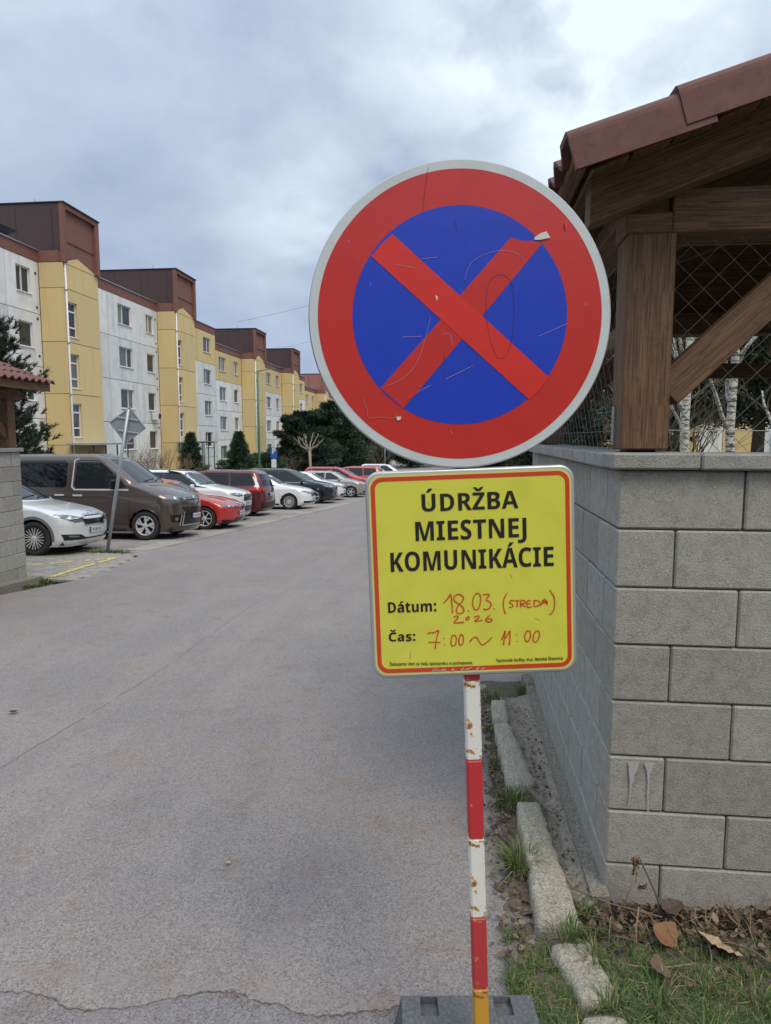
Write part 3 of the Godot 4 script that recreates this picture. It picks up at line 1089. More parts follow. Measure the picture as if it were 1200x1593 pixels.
# wavy roof tile, 0.30 wide along z, length along +x rising; made flat
func tile_mesh(verge := 0) -> ArrayMesh:
	var key := "tile%d" % verge
	if cache.has(key):
		return cache[key]
	var mb := MB.new()
	var n := 16
	var L := 0.42
	var th := 0.016
	var prof := []
	for i in n + 1:
		var z := 0.30 * i / n
		prof.append(Vector2(z, 0.022 * (1.0 - cos(TAU * 2.0 * i / n))))
	if verge != 0:
		prof = []
		for i in 13:
			var z := 0.30 * i / 12.0
			var y := 0.022 * (1.0 - cos(TAU * 2.0 * clampf(i / 12.0, 0.25, 1.0)))
			prof.append(Vector2(z, maxf(y, 0.044 if i < 5 else 0.0)))
		prof.push_front(Vector2(-0.005, 0.0425))
		prof.push_front(Vector2(-0.012, 0.037))
		prof.push_front(Vector2(-0.0165, 0.027))
		prof.push_front(Vector2(-0.018, 0.014))
		prof.push_front(Vector2(-0.018, -0.075))
	for i in prof.size() - 1:
		var a: Vector2 = prof[i]
		var b: Vector2 = prof[i + 1]
		var dn := Vector3(0, -th, 0)
		if verge != 0 and i == 0:
			dn = Vector3(0, 0, th)
		var db := Vector3(0, -th, 0)
		var A := Vector3(0, a.y, -a.x)
		var B := Vector3(0, b.y, -b.x)
		var X := Vector3(L, 0, 0)
		if verge != 0:
			dn = Vector3(0, 0, -0.016) if i < 3 else Vector3(0, -th, 0)
			db = Vector3(0, 0, -0.016) if i < 2 else Vector3(0, -th, 0)
		mb.quad(A, A + X, B + X, B)
		mb.quad(A + dn, B + db, B + db + X, A + dn + X)
		mb.quad(A + dn, A, B, B + db)
		mb.quad(A + X, A + dn + X, B + db + X, B + X)
	cache[key] = mb.done()
	return cache[key]

# tiles of one roof slope; rows rise along +x from the eave (mirror for the other way), columns run along -z
func tile_slope(parent: Node, eave: Vector3, pitch: float, rows: int, cols: int, mirror: bool, verge: bool):
	var up := Vector3(cos(pitch), sin(pitch), 0)
	for r in rows:
		for c in cols:
			var p := eave + Vector3(up.x * 0.335 * r * (-1 if mirror else 1), up.y * 0.335 * r, -0.30 * c)
			p.y += 0.03
			var b := Basis.from_euler(Vector3(0, 0, pitch - 0.062 + R(-0.004, 0.004)))
			if mirror:
				b = Basis.from_euler(Vector3(0, PI, 0)) * b
				p.z -= 0.30
			var on_verge := verge and c == 0 and not mirror
			if on_verge:      # each verge tile laps outside the one below it
				b = Basis.from_euler(Vector3(0, 0.022, 0)) * b
			var m := tile_mesh(1 if on_verge else 0)
			part(parent, "roof_tile", m, M.tile, Transform3D(b, p + Vector3(R(-0.003, 0.003), R(-0.002, 0.002), R(-0.002, 0.002))))

# a squared timber between two points, grain along its length
func timber(parent: Node, called: String, a: Vector3, b: Vector3, w: float, h: float, m: Material = null, up := Vector3.UP) -> MeshInstance3D:
	var d := (b - a).normalized()
	if absf(d.dot(up)) > 0.98:
		up = Vector3(0, 0, 1)
	var side := d.cross(up).normalized()
	var u := side.cross(d).normalized()
	return part(parent, called, cbox((b - a).length(), h, w, 0.004), m if m else M.wood_x, Transform3D(Basis(d, u, side), (a + b) * 0.5))

# woven wire: straight wires at 45 degrees both ways, o + s*u + t*v
func wire_panel(parent: Node, o: Vector3, u: Vector3, v: Vector3, w: float, h: float, cell := 0.096, r := 0.0011):
	var mb := MB.new()
	var n := (u.cross(v)).normalized()
	var k := -h
	while k < w:
		for s in [1, -1]:
			var a := Vector2(k, 0.0 if s > 0 else h)
			var b := Vector2(k + h, h if s > 0 else 0.0)
			if a.x < 0:
				a = Vector2(0, a.y - a.x * s)
			if b.x > w:
				b = Vector2(w, b.y - (b.x - w) * s)
			if b.x - a.x > 0.01:
				var off: Vector3 = n * (0.0012 * s)
				# gently zigzag between the two layers
				mb.tube([o + u * a.x + v * a.y + off, o + u * b.x + v * b.y + off], [r, r], 4, false)
		k += cell
	part(parent, "wire_mesh", mb.done(), M.wire)
	for y in [0.075, h - 0.03]:
		mb = MB.new()
		mb.tube([o + v * y, o + v * y + u * w * 0.5 + v * -0.004, o + v * y + u * w], [0.0017, 0.0017, 0.0017], 5)
		part(parent, "tension_wire", mb.done(), M.wire)

func build_right_shelter():
	var s := thing("waste_shelter", "timber waste shelter with grey block walls and red tile roof right of the sign", "shelter", Vector3.ZERO, "waste shelters")
	var X := 0.55
	var Z := -2.44
	var rows := 8
	for r in rows:
		var y := 1.486 - 0.2075 * (r + 0.5)
		if r % 2 == 0:
			# full block on the front covers the corner
			var x := X
			while x < 3.6:
				block(s, x + 0.21, y, Z - 0.0975, 0.42, 0.195)
				x += 0.42
			var z := Z - 0.195
			while z > -5.2:
				block(s, X + 0.0975, y, z - 0.1675, 0.195, 0.335)
				z -= 0.335
		else:
			var z := Z
			while z > -5.2:
				block(s, X + 0.1, y, z - 0.1675, 0.2, 0.335)
				z -= 0.335
			var x := X + 0.2
			while x < 3.6:
				block(s, x + 0.21, y, Z - 0.0975, 0.42, 0.195)
				x += 0.42
	var mb := MB.new()
	mb.box(Vector3(X + 1.6, 0.62, Z - 0.1), Vector3(3.17, 1.70, 0.165))
	mb.box(Vector3(X + 0.1, 0.62, Z - 1.44), Vector3(0.165, 1.70, 2.5))
	part(s, "mortar_core", mb.done(), M.core)
	# the far walls of the enclosure, plain inside
	mb = MB.new()
	mb.box(Vector3(3.75, 0.6, -3.85), Vector3(0.2, 1.76, 3.0))
	part(s, "end_wall", mb.done(), M.blocks[1])
	mb = MB.new()
	mb.box(Vector3(2.2, G(4.0) + 0.01, -3.9), Vector3(3.1, 0.04, 2.7))
	part(s, "shelter_floor", mb.done(), M.footing)
	# cap stones
	var x := X - 0.034
	var first := true
	while x < 3.6:
		var le := 0.295 if first else R(0.36, 0.42)
		part(s, "cap_stone", cbox(le - 0.004, 0.056, 0.262, 0.007), M.cap if R(0, 1) < 0.6 else M.blocks[2], at(x + le * 0.5, 1.516 + R(-0.001, 0.001), Z - 0.0975))
		x += le
		first = false
	var z := Z - 0.134
	while z > -5.25:
		var le := R(0.30, 0.37)
		part(s, "cap_stone", cbox(0.262, 0.056, le - 0.004, 0.007), M.cap if R(0, 1) < 0.5 else M.blocks[2], at(X + 0.097, 1.516 + R(-0.001, 0.001), z - le * 0.5))
		z -= le
	# paint runs on one block
	mb = MB.new()
	var drip := func(cx: float, y0: float, prof: Array):
		for i in prof.size() - 1:
			var a: Array = prof[i]
			var b: Array = prof[i + 1]
			mb.quad(Vector3(cx + b[1] - b[2], y0 - b[0], Z + 0.0042), Vector3(cx + b[1] + b[2], y0 - b[0], Z + 0.0042), Vector3(cx + a[1] + a[2], y0 - a[0], Z + 0.0042), Vector3(cx + a[1] - a[2], y0 - a[0], Z + 0.0042))
	drip.call(0.638, 0.434, [[0.0, 0.0, 0.021], [0.018, -0.001, 0.0165], [0.035, -0.002, 0.0145], [0.05, -0.005, 0.0095], [0.07, -0.004, 0.0075], [0.09, -0.008, 0.0035], [0.115, -0.007, 0.0028], [0.15, -0.010, 0.002], [0.175, -0.014, 0.0012]])
	drip.call(0.692, 0.434, [[0.0, 0.0, 0.018], [0.015, -0.001, 0.0135], [0.03, 0.001, 0.009], [0.045, -0.001, 0.0045], [0.08, 0.001, 0.0026], [0.12, 0.0, 0.003], [0.15, 0.002, 0.002], [0.19, 0.003, 0.0022]])
	part(s, "paint_drip", mb.done(), flat(0.40, 0.395, 0.385, 0.9))
	# timber frame
	var top := 2.29
	for p in [[0.645, -2.58], [0.645, -5.0], [2.1, -2.58], [3.6, -2.58], [3.6, -5.0]]:
		timber(s, "post", Vector3(p[0], 1.556, p[1]), Vector3(p[0], top, p[1]), 0.16, 0.16, M.wood_x)
		mb = MB.new()
		mb.box(Vector3(p[0], 1.5505, p[1] - 0.01), Vector3(0.10, 0.011, 0.10))
		part(s, "post_foot", mb.done(), M.steel_dark)
	# front and back plates with half-lapped ends over the side plates
	for zz in [-2.58, -5.0]:
		timber(s, "tie_beam", Vector3(0.71, top + 0.072, zz), Vector3(3.68, top + 0.072, zz), 0.16, 0.143)
		timber(s, "tie_beam_lap", Vector3(0.555, top + 0.035, zz), Vector3(0.7095, top + 0.035, zz), 0.16, 0.069)
	for xx in [0.63, 3.6]:
		timber(s, "wall_plate", Vector3(xx, top + 0.106, -2.525), Vector3(xx, top + 0.106, -5.15), 0.15, 0.07, M.wood_x)
	# knee braces
	var brace := func(px: float, dir: float, zz: float):
		var a := Vector3(px + 0.075 * dir, 1.755, zz)
		var b := Vector3(px + 0.62 * dir, 2.275, zz)
		timber(s, "knee_brace", a, b, 0.09, 0.115)
	brace.call(0.645, 1.0, -2.57)
	brace.call(3.6, -1.0, -2.57)
	brace.call(0.645, 1.0, -5.0)
	brace.call(3.6, -1.0, -5.0)
	# rails halfway up on the far side and along the left
	timber(s, "rail", Vector3(0.73, 2.05, -5.0), Vector3(3.52, 2.05, -5.0), 0.06, 0.10, M.wood_x)
	timber(s, "rail", Vector3(0.645, 2.0, -2.67), Vector3(0.645, 2.0, -4.92), 0.05, 0.08, M.wood_x)
	# gable boarding at the far end
	for k in 6:
		timber(s, "gable_board", Vector3(0.62 + 0.25 * k, 2.50 + 0.095 * k, -5.06), Vector3(3.62 - 0.25 * k, 2.50 + 0.095 * k, -5.06), 0.02, 0.093, M.wood_x)
	# roof: rafters, battens, tiles; the ridge runs away from the camera
	var pitch := 0.352
	var ridge := 2.12
	var eave_x := 0.315
	var eave_y := 2.44
	var rise := tan(pitch)
	var zr := [-2.47, -3.1, -3.7, -4.3, -4.9, -5.2]
	for i in zr.size():
		for m in [1, -1]:
			var ox: float = 0.0 if m > 0 else 2.0 * ridge
			var a := Vector3(ox + m * 0.42, eave_y - 0.098 + rise * (0.42 - eave_x), zr[i])
			var b := Vector3(ox + m * (ridge - 0.005), eave_y - 0.098 + rise * (ridge - eave_x), zr[i])
			var le := (b - a).length()
			var cut := 0.0725 * tan(pitch)
			mb = MB.new()
			mb.prism(PackedVector2Array([Vector2(-cut, -0.0725), Vector2(le - cut, -0.0725), Vector2(le + cut, 0.0725), Vector2(cut, 0.0725)]) if true else PackedVector2Array(), -0.05, 0.05)
			part(s, "rafter", mb.done(), M.wood_x, Transform3D(Basis(Vector3(m * cos(pitch), sin(pitch), 0), Vector3(-m * sin(pitch), cos(pitch), 0), Vector3(0, 0, m)), a))
	for k in 7:
		for m in [1, -1]:
			var ox: float = 0.0 if m > 0 else 2.0 * ridge
			var bx := eave_x + 0.05 + k * 0.30
			if bx > ridge:
				continue
			timber(s, "batten", Vector3(ox + m * bx, eave_y + 0.003 + rise * (bx - eave_x), -2.26), Vector3(ox + m * bx, eave_y + 0.003 + rise * (bx - eave_x), -5.38), 0.05, 0.03, M.wood_x)
	# boarding under the tiles
	for m in [1, -1]:
		var ox: float = 0.0 if m > 0 else 2.0 * ridge
		for k in 13:
			var bx := 0.47 + k * 0.13
			if bx > ridge - 0.05:
				continue
			var y := eave_y - 0.021 + rise * (bx - eave_x)
			timber(s, "roof_board", Vector3(ox + m * bx, y, -2.36), Vector3(ox + m * bx, y, -5.3), 0.126, 0.014, M.wood_x, Vector3(-m * sin(pitch), cos(pitch), 0))
	tile_slope(s, Vector3(eave_x, eave_y, -2.215), pitch, 6, 11, false, true)
	tile_slope(s, Vector3(2.0 * ridge - eave_x, eave_y, -2.215), pitch, 6, 11, true, false)
	for c in 9:
		mb = MB.new(true)
		mb.tube([Vector3(ridge, 0, 0) + Vector3(0, eave_y + rise * (ridge - eave_x) + 0.06, -2.2 - c * 0.37), Vector3(ridge, eave_y + rise * (ridge - eave_x) + 0.055, -2.2 - c * 0.37 - 0.4)], [0.11, 0.10], 12)
		part(s, "ridge_tile", mb.done(), M.tile)
	# chain-link infill
	wire_panel(s, Vector3(0.725, 1.548, -2.545), Vector3(1, 0, 0), Vector3(0, 1, 0), 1.29, 0.74)
	wire_panel(s, Vector3(2.19, 1.548, -2.545), Vector3(1, 0, 0), Vector3(0, 1, 0), 1.32, 0.74)
	wire_panel(s, Vector3(0.60, 1.548, -2.665), Vector3(0, 0, -1), Vector3(0, 1, 0), 2.25, 0.74, 0.096)
	# a latch plate on the post's left
	mb = MB.new()
	mb.box(Vector3(0.561, 1.64, -2.615), Vector3(0.006, 0.14, 0.03))
	part(s, "mesh_clip", mb.done(), M.galvanised)

func build_left_shelter():
	var s := thing("waste_shelter", "second block-walled waste shelter cut off at the left edge of the picture", "shelter", Vector3.ZERO, "waste shelters")
	var X := -6.28
	var zend := -9.22
	for r in 9:
		var y := 1.385 - 0.2075 * (r + 0.5)
		var z := zend + (0.0 if r % 2 else 0.2)
		if r % 2 == 0:
			block(s, X - 0.21, y, zend + 0.0975, 0.42, 0.195)
		while z < -6.3:
			block(s, X - 0.0975, y, z + 0.21, 0.195, 0.42)
			z += 0.42
		var x := X - (0.42 if r % 2 == 0 else 0.2)
		while x > -9.0:
			block(s, x - 0.21, y, zend + 0.0975, 0.42, 0.195)
			x -= 0.42
	var mb := MB.new()
	mb.box(Vector3(X - 0.1, 0.45, -7.6), Vector3(0.165, 1.8, 3.0))
	mb.box(Vector3(X - 1.4, 0.45, zend + 0.1), Vector3(2.7, 1.8, 0.165))
	part(s, "mortar_core", mb.done(), M.core)
	mb = MB.new()
	mb.box(Vector3(X + 0.0, G(8.4) - 0.03, -7.75), Vector3(0.36, 0.30, 3.1), Basis.from_euler(Vector3(-0.052, 0, 0)))
	part(s, "plinth", mb.done(), M.footing)
	mb = MB.new()
	mb.box(Vector3(X - 3.1, 0.45, -7.7), Vector3(0.2, 1.9, 3.2))
	part(s, "end_wall", mb.done(), M.blocks[1])
	var z := zend - 0.04
	while z < -6.3:
		part(s, "cap_stone", cbox(0.262, 0.056, 0.376, 0.007), M.cap, at(X - 0.097, 1.415, z + 0.19))
		z += 0.38
	var x := X - 0.23
	while x > -9.0:
		part(s, "cap_stone", cbox(0.376, 0.056, 0.262, 0.007), M.cap, at(x - 0.19, 1.415, zend + 0.0975))
		x -= 0.38
	var top := 2.13
	for p in [[X - 0.1, -9.10], [X - 0.1, -6.6], [X - 2.9, -9.1], [X - 2.9, -6.6]]:
		timber(s, "post", Vector3(p[0], 1.45, p[1]), Vector3(p[0], top, p[1]), 0.16, 0.16)
	for xx in [X - 0.1, X - 2.9]:
		timber(s, "wall_plate", Vector3(xx, top + 0.072, -9.35), Vector3(xx, top + 0.072, -6.3), 0.15, 0.143)
	timber(s, "tie_beam", Vector3(X, top + 0.21, -9.1), Vector3(X - 3.0, top + 0.21, -9.1), 0.14, 0.13)
	timber(s, "knee_brace", Vector3(X - 0.1, 1.62, -9.03), Vector3(X - 0.1, 2.12, -8.5), 0.09, 0.115)
	var pitch := 0.352
	var rise := tan(pitch)
	var ex := -5.93
	var ey := 2.345
	for zz in [-9.45, -8.8, -8.1, -7.4, -6.7]:
		timber(s, "rafter", Vector3(ex - 0.08, ey - 0.07 + rise * 0.08, zz), Vector3(ex - 1.9, ey - 0.07 + rise * 1.9, zz), 0.09, 0.12)
	timber(s, "fascia", Vector3(ex - 0.06, ey - 0.03, -9.55), Vector3(ex - 0.06, ey - 0.03, -6.3), 0.025, 0.12, M.wood_x)
	for k in 14:
		var bx := 0.12 + k * 0.13
		timber(s, "roof_board", Vector3(ex - bx, ey - 0.004 + rise * bx, -9.55), Vector3(ex - bx, ey - 0.004 + rise * bx, -6.3), 0.126, 0.014, M.wood_x, Vector3(sin(pitch), cos(pitch), 0))
	tile_slope(s, Vector3(ex, ey, -6.3), pitch, 6, 11, true, false)
	wire_panel(s, Vector3(X - 0.06, 1.44, -6.7), Vector3(0, 0, -1), Vector3(0, 1, 0), 2.3, 0.68)

# ---------------------------------------------------------------- kerb, gutter, grass at the wall
func rough_stone(a: Vector3, b: Vector3, w0: float, w1: float, h: float, seed_: int) -> ArrayMesh:
	# a long stone from a to b (centre line of its top), rounded and chipped
	var n := FastNoiseLite.new()
	n.seed = seed_
	n.frequency = 7.0
	var mb := MB.new(true)
	var d := (b - a)
	var le := d.length()
	d = d.normalized()
	var side := d.cross(Vector3.UP).normalized()
	var ns := maxi(6, int(le / 0.03))
	var prof := [[-1.0, -1.0], [-1.0, -0.45], [-0.98, -0.16], [-0.86, -0.03], [-0.5, 0.0], [0.0, 0.01], [0.5, 0.0], [0.86, -0.03], [0.98, -0.16], [1.0, -0.45], [1.0, -1.0]]
	var rings := []
	for i in ns + 1:
		var t := float(i) / ns
		var e := minf(t, 1.0 - t) * le
		var shrink := 1.0 - 0.16 * pow(clampf(1.0 - e / 0.035, 0, 1), 2.0)
		var drop := 0.022 * pow(clampf(1.0 - e / 0.03, 0, 1), 2.0)
		var w := lerpf(w0, w1, t) * 0.5 * shrink
		var ring := []
		for p in prof:
			var q: Vector3 = a + d * (le * t) + side * (p[0] * w) + Vector3(0, (p[1]) * h - (drop if p[1] > -0.5 else 0.0), 0)
			var k := n.get_noise_3dv(q) * 0.011 + n.get_noise_3dv(q * 3.1) * 0.005
			if p[1] > -0.9:
				q += Vector3(0, k, 0) + side * (n.get_noise_3dv(q * 1.3 + Vector3(5, 0, 0)) * 0.012)
			ring.append(q)
		rings.append(ring)
	for i in ns:
		for k in prof.size() - 1:
			mb.quad(rings[i][k], rings[i + 1][k], rings[i + 1][k + 1], rings[i][k + 1])
	for e in [0, ns]:
		var c: Vector3 = Vector3.ZERO
		for p in rings[e]:
			c += p
		c /= prof.size()
		for k in prof.size() - 1:
			if e == 0:
				mb.tri(c, rings[e][k], rings[e][k + 1])
			else:
				mb.tri(c, rings[e][k + 1], rings[e][k])
	return mb.done()

func blade(mb: MB, p: Vector3, h: float, w: float, dir: Vector3, bend: float, c: Color):
	mb.tint = c
	var side := dir.cross(Vector3.UP).normalized() * w * 0.5
	var a := p
	var m := p + Vector3(0, h * 0.55, 0) + dir * bend * 0.3
	var t := p + Vector3(0, h * (1.0 - 0.35 * clampf(bend / h, 0, 1.6)), 0) + dir * bend
	mb.quad(a - side, a + side, m + side * 0.8, m - side * 0.8)
	mb.tri(m - side * 0.8, m + side * 0.8, t)

func grass_color() -> Color:
	var t := R(0, 1)
	if t < 0.22:
		return Color(0.30, 0.26, 0.12) * R(0.6, 1.0)
	if t < 0.5:
		return Color(0.105, 0.155, 0.035) * R(0.7, 1.2)
	return Color(0.06, 0.125, 0.028) * R(0.7, 1.3)

func tuft(mb: MB, c: Vector3, r: float, n: int, h: float):
	for i in n:
		var a := R(0, TAU)
		var q := sqrt(R(0, 1)) * r
		var dir := Vector3(cos(a + R(-0.8, 0.8)), 0, sin(a + R(-0.8, 0.8)))
		blade(mb, c + Vector3(cos(a) * q, -0.005, sin(a) * q), h * R(0.5, 1.1), R(0.0025, 0.005), dir, h * R(0.2, 1.0), grass_color())

func verge_y(x: float, d: float) -> float:
	return G(d) + 0.02 + 0.03 * smoothstep(0.25, 0.5, x) + 0.02 * smoothstep(0.6, 1.2, x) - 0.03 * smoothstep(2.0, 2.4, d)

func build_verge():
	# soil strip beside the kerb and in front of the wall
	var mb := MB.new(true)
	var n := FastNoiseLite.new()
	n.seed = 5
	n.frequency = 4.0
	var nx := 36
	var nd := 60
	for i in nx:
		for j in nd:
			var c := []
			for q in [[0, 0], [1, 0], [1, 1], [0, 1]]:
				var x := lerpf(0.14, 2.4, pow(float(i + q[0]) / nx, 1.5))
				var d := lerpf(1.2, 2.45, float(j + q[1]) / nd)
				var edge := smoothstep(0.14, 0.26, x + n.get_noise_2d(d * 3.0, 3.0) * 0.08)
				c.append(Vector3(x, lerpf(G(d) - 0.022, verge_y(x, d) + n.get_noise_2d(x * 3, d * 3) * 0.022, edge), -d))
			mb.quad(c[0], c[1], c[2], c[3])
	struct("verge_soil", mb.done(), M.soil)
	mb = MB.new(true)
	for j in 50:
		for i in 6:
			var c := []
			for q in [[0, 0], [1, 0], [1, 1], [0, 1]]:
				var d := lerpf(2.35, 5.2, float(j + q[1]) / 50)
				var x := lerpf(0.15, 0.5, float(i + q[0]) / 6)
				var bump := n.get_noise_2d(x * 4, d * 3) * 0.02
				var edge := smoothstep(0.15, 0.24, x + n.get_noise_2d(d * 4.0, 8.0) * 0.09)
				c.append(Vector3(x, lerpf(G(d) - 0.014, G(d) + 0.016 + bump, edge), -d))
			mb.quad(c[0], c[1], c[2], c[3])
	struct("kerb_soil", mb.done(), M.soil)
	# rough concrete gutter and the ledge of the wall's footing
	mb = MB.new(true)
	for j in 70:
		for i in 7:
			var c := []
			for q in [[0, 0], [1, 0], [1, 1], [0, 1]]:
				var d := lerpf(2.36, 4.75, float(j + q[1]) / 70)
				var u := float(i + q[0]) / 7
				var x0 := lin([[2.36, 0.42], [3.2, 0.37], [4.2, 0.30], [4.75, 0.30]], d)
				var x := lerpf(x0, 0.505, u)
				c.append(Vector3(x, G(d) + 0.050 - 0.022 * sin(u * PI) + n.get_noise_2d(x * 9, d * 9) * 0.016 + n.get_noise_2d(x * 26, d * 26) * 0.006 + 0.022 * u, -d))
			mb.quad(c[0], c[1], c[2], c[3])
	struct("concrete_gutter", mb.done(), M.gutter)
	mb = MB.new()
	for j in 12:
		var d := 2.38 + 0.235 * j
		mb.quad(Vector3(0.497, G(d) + 0.082, -d), Vector3(0.56, G(d) + 0.088, -d), Vector3(0.56, G(d + 0.235) + 0.088, -d - 0.235), Vector3(0.497, G(d + 0.235) + 0.082, -d - 0.235))
		mb.quad(Vector3(0.490, G(d) - 0.02, -d), Vector3(0.497, G(d) + 0.082, -d), Vector3(0.497, G(d + 0.235) + 0.082, -d - 0.235), Vector3(0.490, G(d + 0.235) - 0.02, -d - 0.235))
	mb.quad(Vector3(0.49, G(2.38) - 0.02, -2.38), Vector3(0.56, G(2.38) - 0.02, -2.38), Vector3(0.56, G(2.38) + 0.088, -2.38), Vector3(0.497, G(2.38) + 0.082, -2.38))
	struct("wall_footing", mb.done(), M.footing)
	# kerb stones, tilted and sunken
	var ks := [
		[Vector3(0.285, -0.198, -4.60), Vector3(0.282, -0.172, -4.20), 0.105, 0.105, "farthest small kerb stone by the wall, short and square"],
		[Vector3(0.280, -0.170, -4.15), Vector3(0.330, -0.118, -3.30), 0.105, 0.15, "long pale kerb stone in the middle, right of the striped pole"],
		[Vector3(0.341, -0.110, -3.13), Vector3(0.360, -0.058, -2.24), 0.115, 0.155, "largest pale kerb stone, nearest the corner of the block wall"],
		[Vector3(0.378, -0.060, -2.16), Vector3(0.440, -0.044, -1.895), 0.145, 0.125, "broken kerb stone half sunk in grass near the bottom edge"],
		[Vector3(0.425, -0.048, -1.865), Vector3(0.47, -0.030, -1.45), 0.135, 0.12, "kerb stone cut off by the bottom edge of the picture"]]
	for i in ks.size():
		var k: Array = ks[i]
		var o := part(self, "kerb_stone", rough_stone(k[0], k[1], k[2], k[3], 0.16, 40 + i), M.kerb)
		tag(o, k[4], "kerb stone", "kerb stones beside the wall")
	# grass in front of the wall
	mb = MB.new()
	mb.colored = true
	for i in 46000:
		var x := lerpf(0.17, 1.9, pow(R(0, 1), 1.2))
		var d := R(1.35, 2.32)
		var dens := n.get_noise_2d(x * 2.0 + 40, d * 2.0) + 0.38 - 0.55 * smoothstep(2.0, 2.25, d)
		if x < 0.30:
			dens -= 0.10
		if dens < R(-0.25, 0.35):
			continue
		# keep off the kerb stones
		var kx := lin([[1.45, 0.47], [1.87, 0.43], [2.12, 0.38], [2.24, 0.36], [2.6, 0.35]], d)
		if absf(x - kx) < 0.05 and not (d > 1.87 and d < 1.90):
			continue
		if x < 0.25 and d < 1.84:
			continue
		var a := R(0, TAU)
		blade(mb, Vector3(x, verge_y(x, d) - 0.01, -d), R(0.015, 0.06), R(0.0014, 0.0032), Vector3(cos(a), 0, sin(a)), R(0.01, 0.06), grass_color())
	for k in 26:
		tuft(mb, Vector3(R(0.25, 1.6), 0, 0) * Vector3(1, 0, 0) + Vector3(0, 0.0, 0) + Vector3(0, verge_y(0.6, 2.0), -R(1.5, 2.2)), R(0.02, 0.05), 40, R(0.06, 0.11))
	var o := part(self, "grass", mb.done(), M.leaf)
	tag(o, "green and straw grass in front of the block wall", "grass", "", "stuff")
	# single tufts along the kerb
	var spots := [[0.275, 3.17, 0.075, 150, 0.10, "low grass tuft in the gap between the two long kerb stones"], [0.262, 2.62, 0.05, 170, 0.145, "tall green grass tuft left of the largest kerb stone"], [0.215, 3.62, 0.035, 60, 0.08, "small grass tuft beside the middle kerb stone"], [0.235, 4.75, 0.09, 140, 0.09, "grass tuft just beyond the farthest kerb stone"], [0.50, 4.85, 0.06, 150, 0.14, "dark grass tuft at the foot of the wall under the yellow plate"], [0.43, 2.30, 0.07, 140, 0.10, "grass tuft where the largest kerb stone meets the wall corner"], [0.20, 4.1, 0.03, 40, 0.06, "thin grass tuft by the road near the farthest kerb stone"]]
	for s in spots:
		mb = MB.new()
		mb.colored = true
		tuft(mb, Vector3(s[0], G(s[1]) + 0.015, -s[1]), s[2], s[3], s[4])
		tag(part(self, "grass_tuft", mb.done(), M.leaf), s[5], "grass", "grass tufts along the kerb")
	for s in [[-7.05, 12.95, 0.30, 420, 0.10, "grass around the foot of the leaning grey pole"], [-6.12, 9.30, 0.14, 220, 0.09, "grass at the foot of the left shelter wall"], [-6.02, 8.9, 0.10, 120, 0.07, "weeds along the plinth at the left edge"]]:
		mb = MB.new()
		mb.colored = true
		for i in s[3]:
			var a := R(0, TAU)
			var q: float = sqrt(R(0, 1)) * s[2]
			blade(mb, Vector3(s[0] + cos(a) * q * 1.8, G(s[1]) - 0.01, -s[1] + sin(a) * q * 0.6), s[4] * R(0.5, 1.1), 0.012, Vector3(cos(a), 0, sin(a)), s[4] * R(0.2, 0.8), grass_color())
		tag(part(self, "grass_tuft", mb.done(), M.leaf), s[5], "grass", "grass tufts along the kerb")

# a curled dry leaf as a little pointed mesh
func leaf(mb: MB, p: Vector3, size: float, b: Basis, curl: float, c: Color):
	mb.tint = c
	var fineness := 4 if size < 0.06 else 14
	var rib := []
	var up := []
	var dn := []
	var fold := R(0.2, 1.4) * curl
	var rag := 1.0 if size < 0.06 else 0.35
	for i in fineness + 1:
		var t := float(i) / fineness
		var w := 0.40 * pow(sin(PI * pow(t, 0.8)), 0.75) * (1.0 + R(-0.16, 0.16) * rag)
		var y := curl * (t - 0.5) * (t - 0.5) * 1.3 + R(-0.02, 0.02)
		rib.append(p + b * Vector3((t - 0.5) * size, y * size, R(-0.015, 0.015) * size))
		up.append(p + b * Vector3((t - 0.5 + R(-0.04, 0.04) * rag) * size, (y + w * (fold + R(-0.25, 0.25) * rag)) * size, w * size * (1.0 - 0.3 * absf(fold))))
		dn.append(p + b * Vector3((t - 0.5 + R(-0.04, 0.04) * rag) * size, (y + w * (fold * 0.6 + R(-0.25, 0.25) * rag)) * size, -w * size * (1.0 - 0.3 * absf(fold))))
	for i in fineness:
		mb.quad(rib[i], rib[i + 1], up[i + 1], up[i])
		mb.quad(dn[i], dn[i + 1], rib[i + 1], rib[i])

func leaf_color() -> Color:
	return [Color(0.17, 0.11, 0.068), Color(0.115, 0.072, 0.045), Color(0.26, 0.195, 0.13), Color(0.07, 0.048, 0.036), Color(0.20, 0.145, 0.10)][rng.randi() % 5] * R(0.5, 1.0)

func rand_basis(tilt: float) -> Basis:
	return Basis.from_euler(Vector3(R(-tilt, tilt), R(0, TAU), R(-tilt, tilt)))

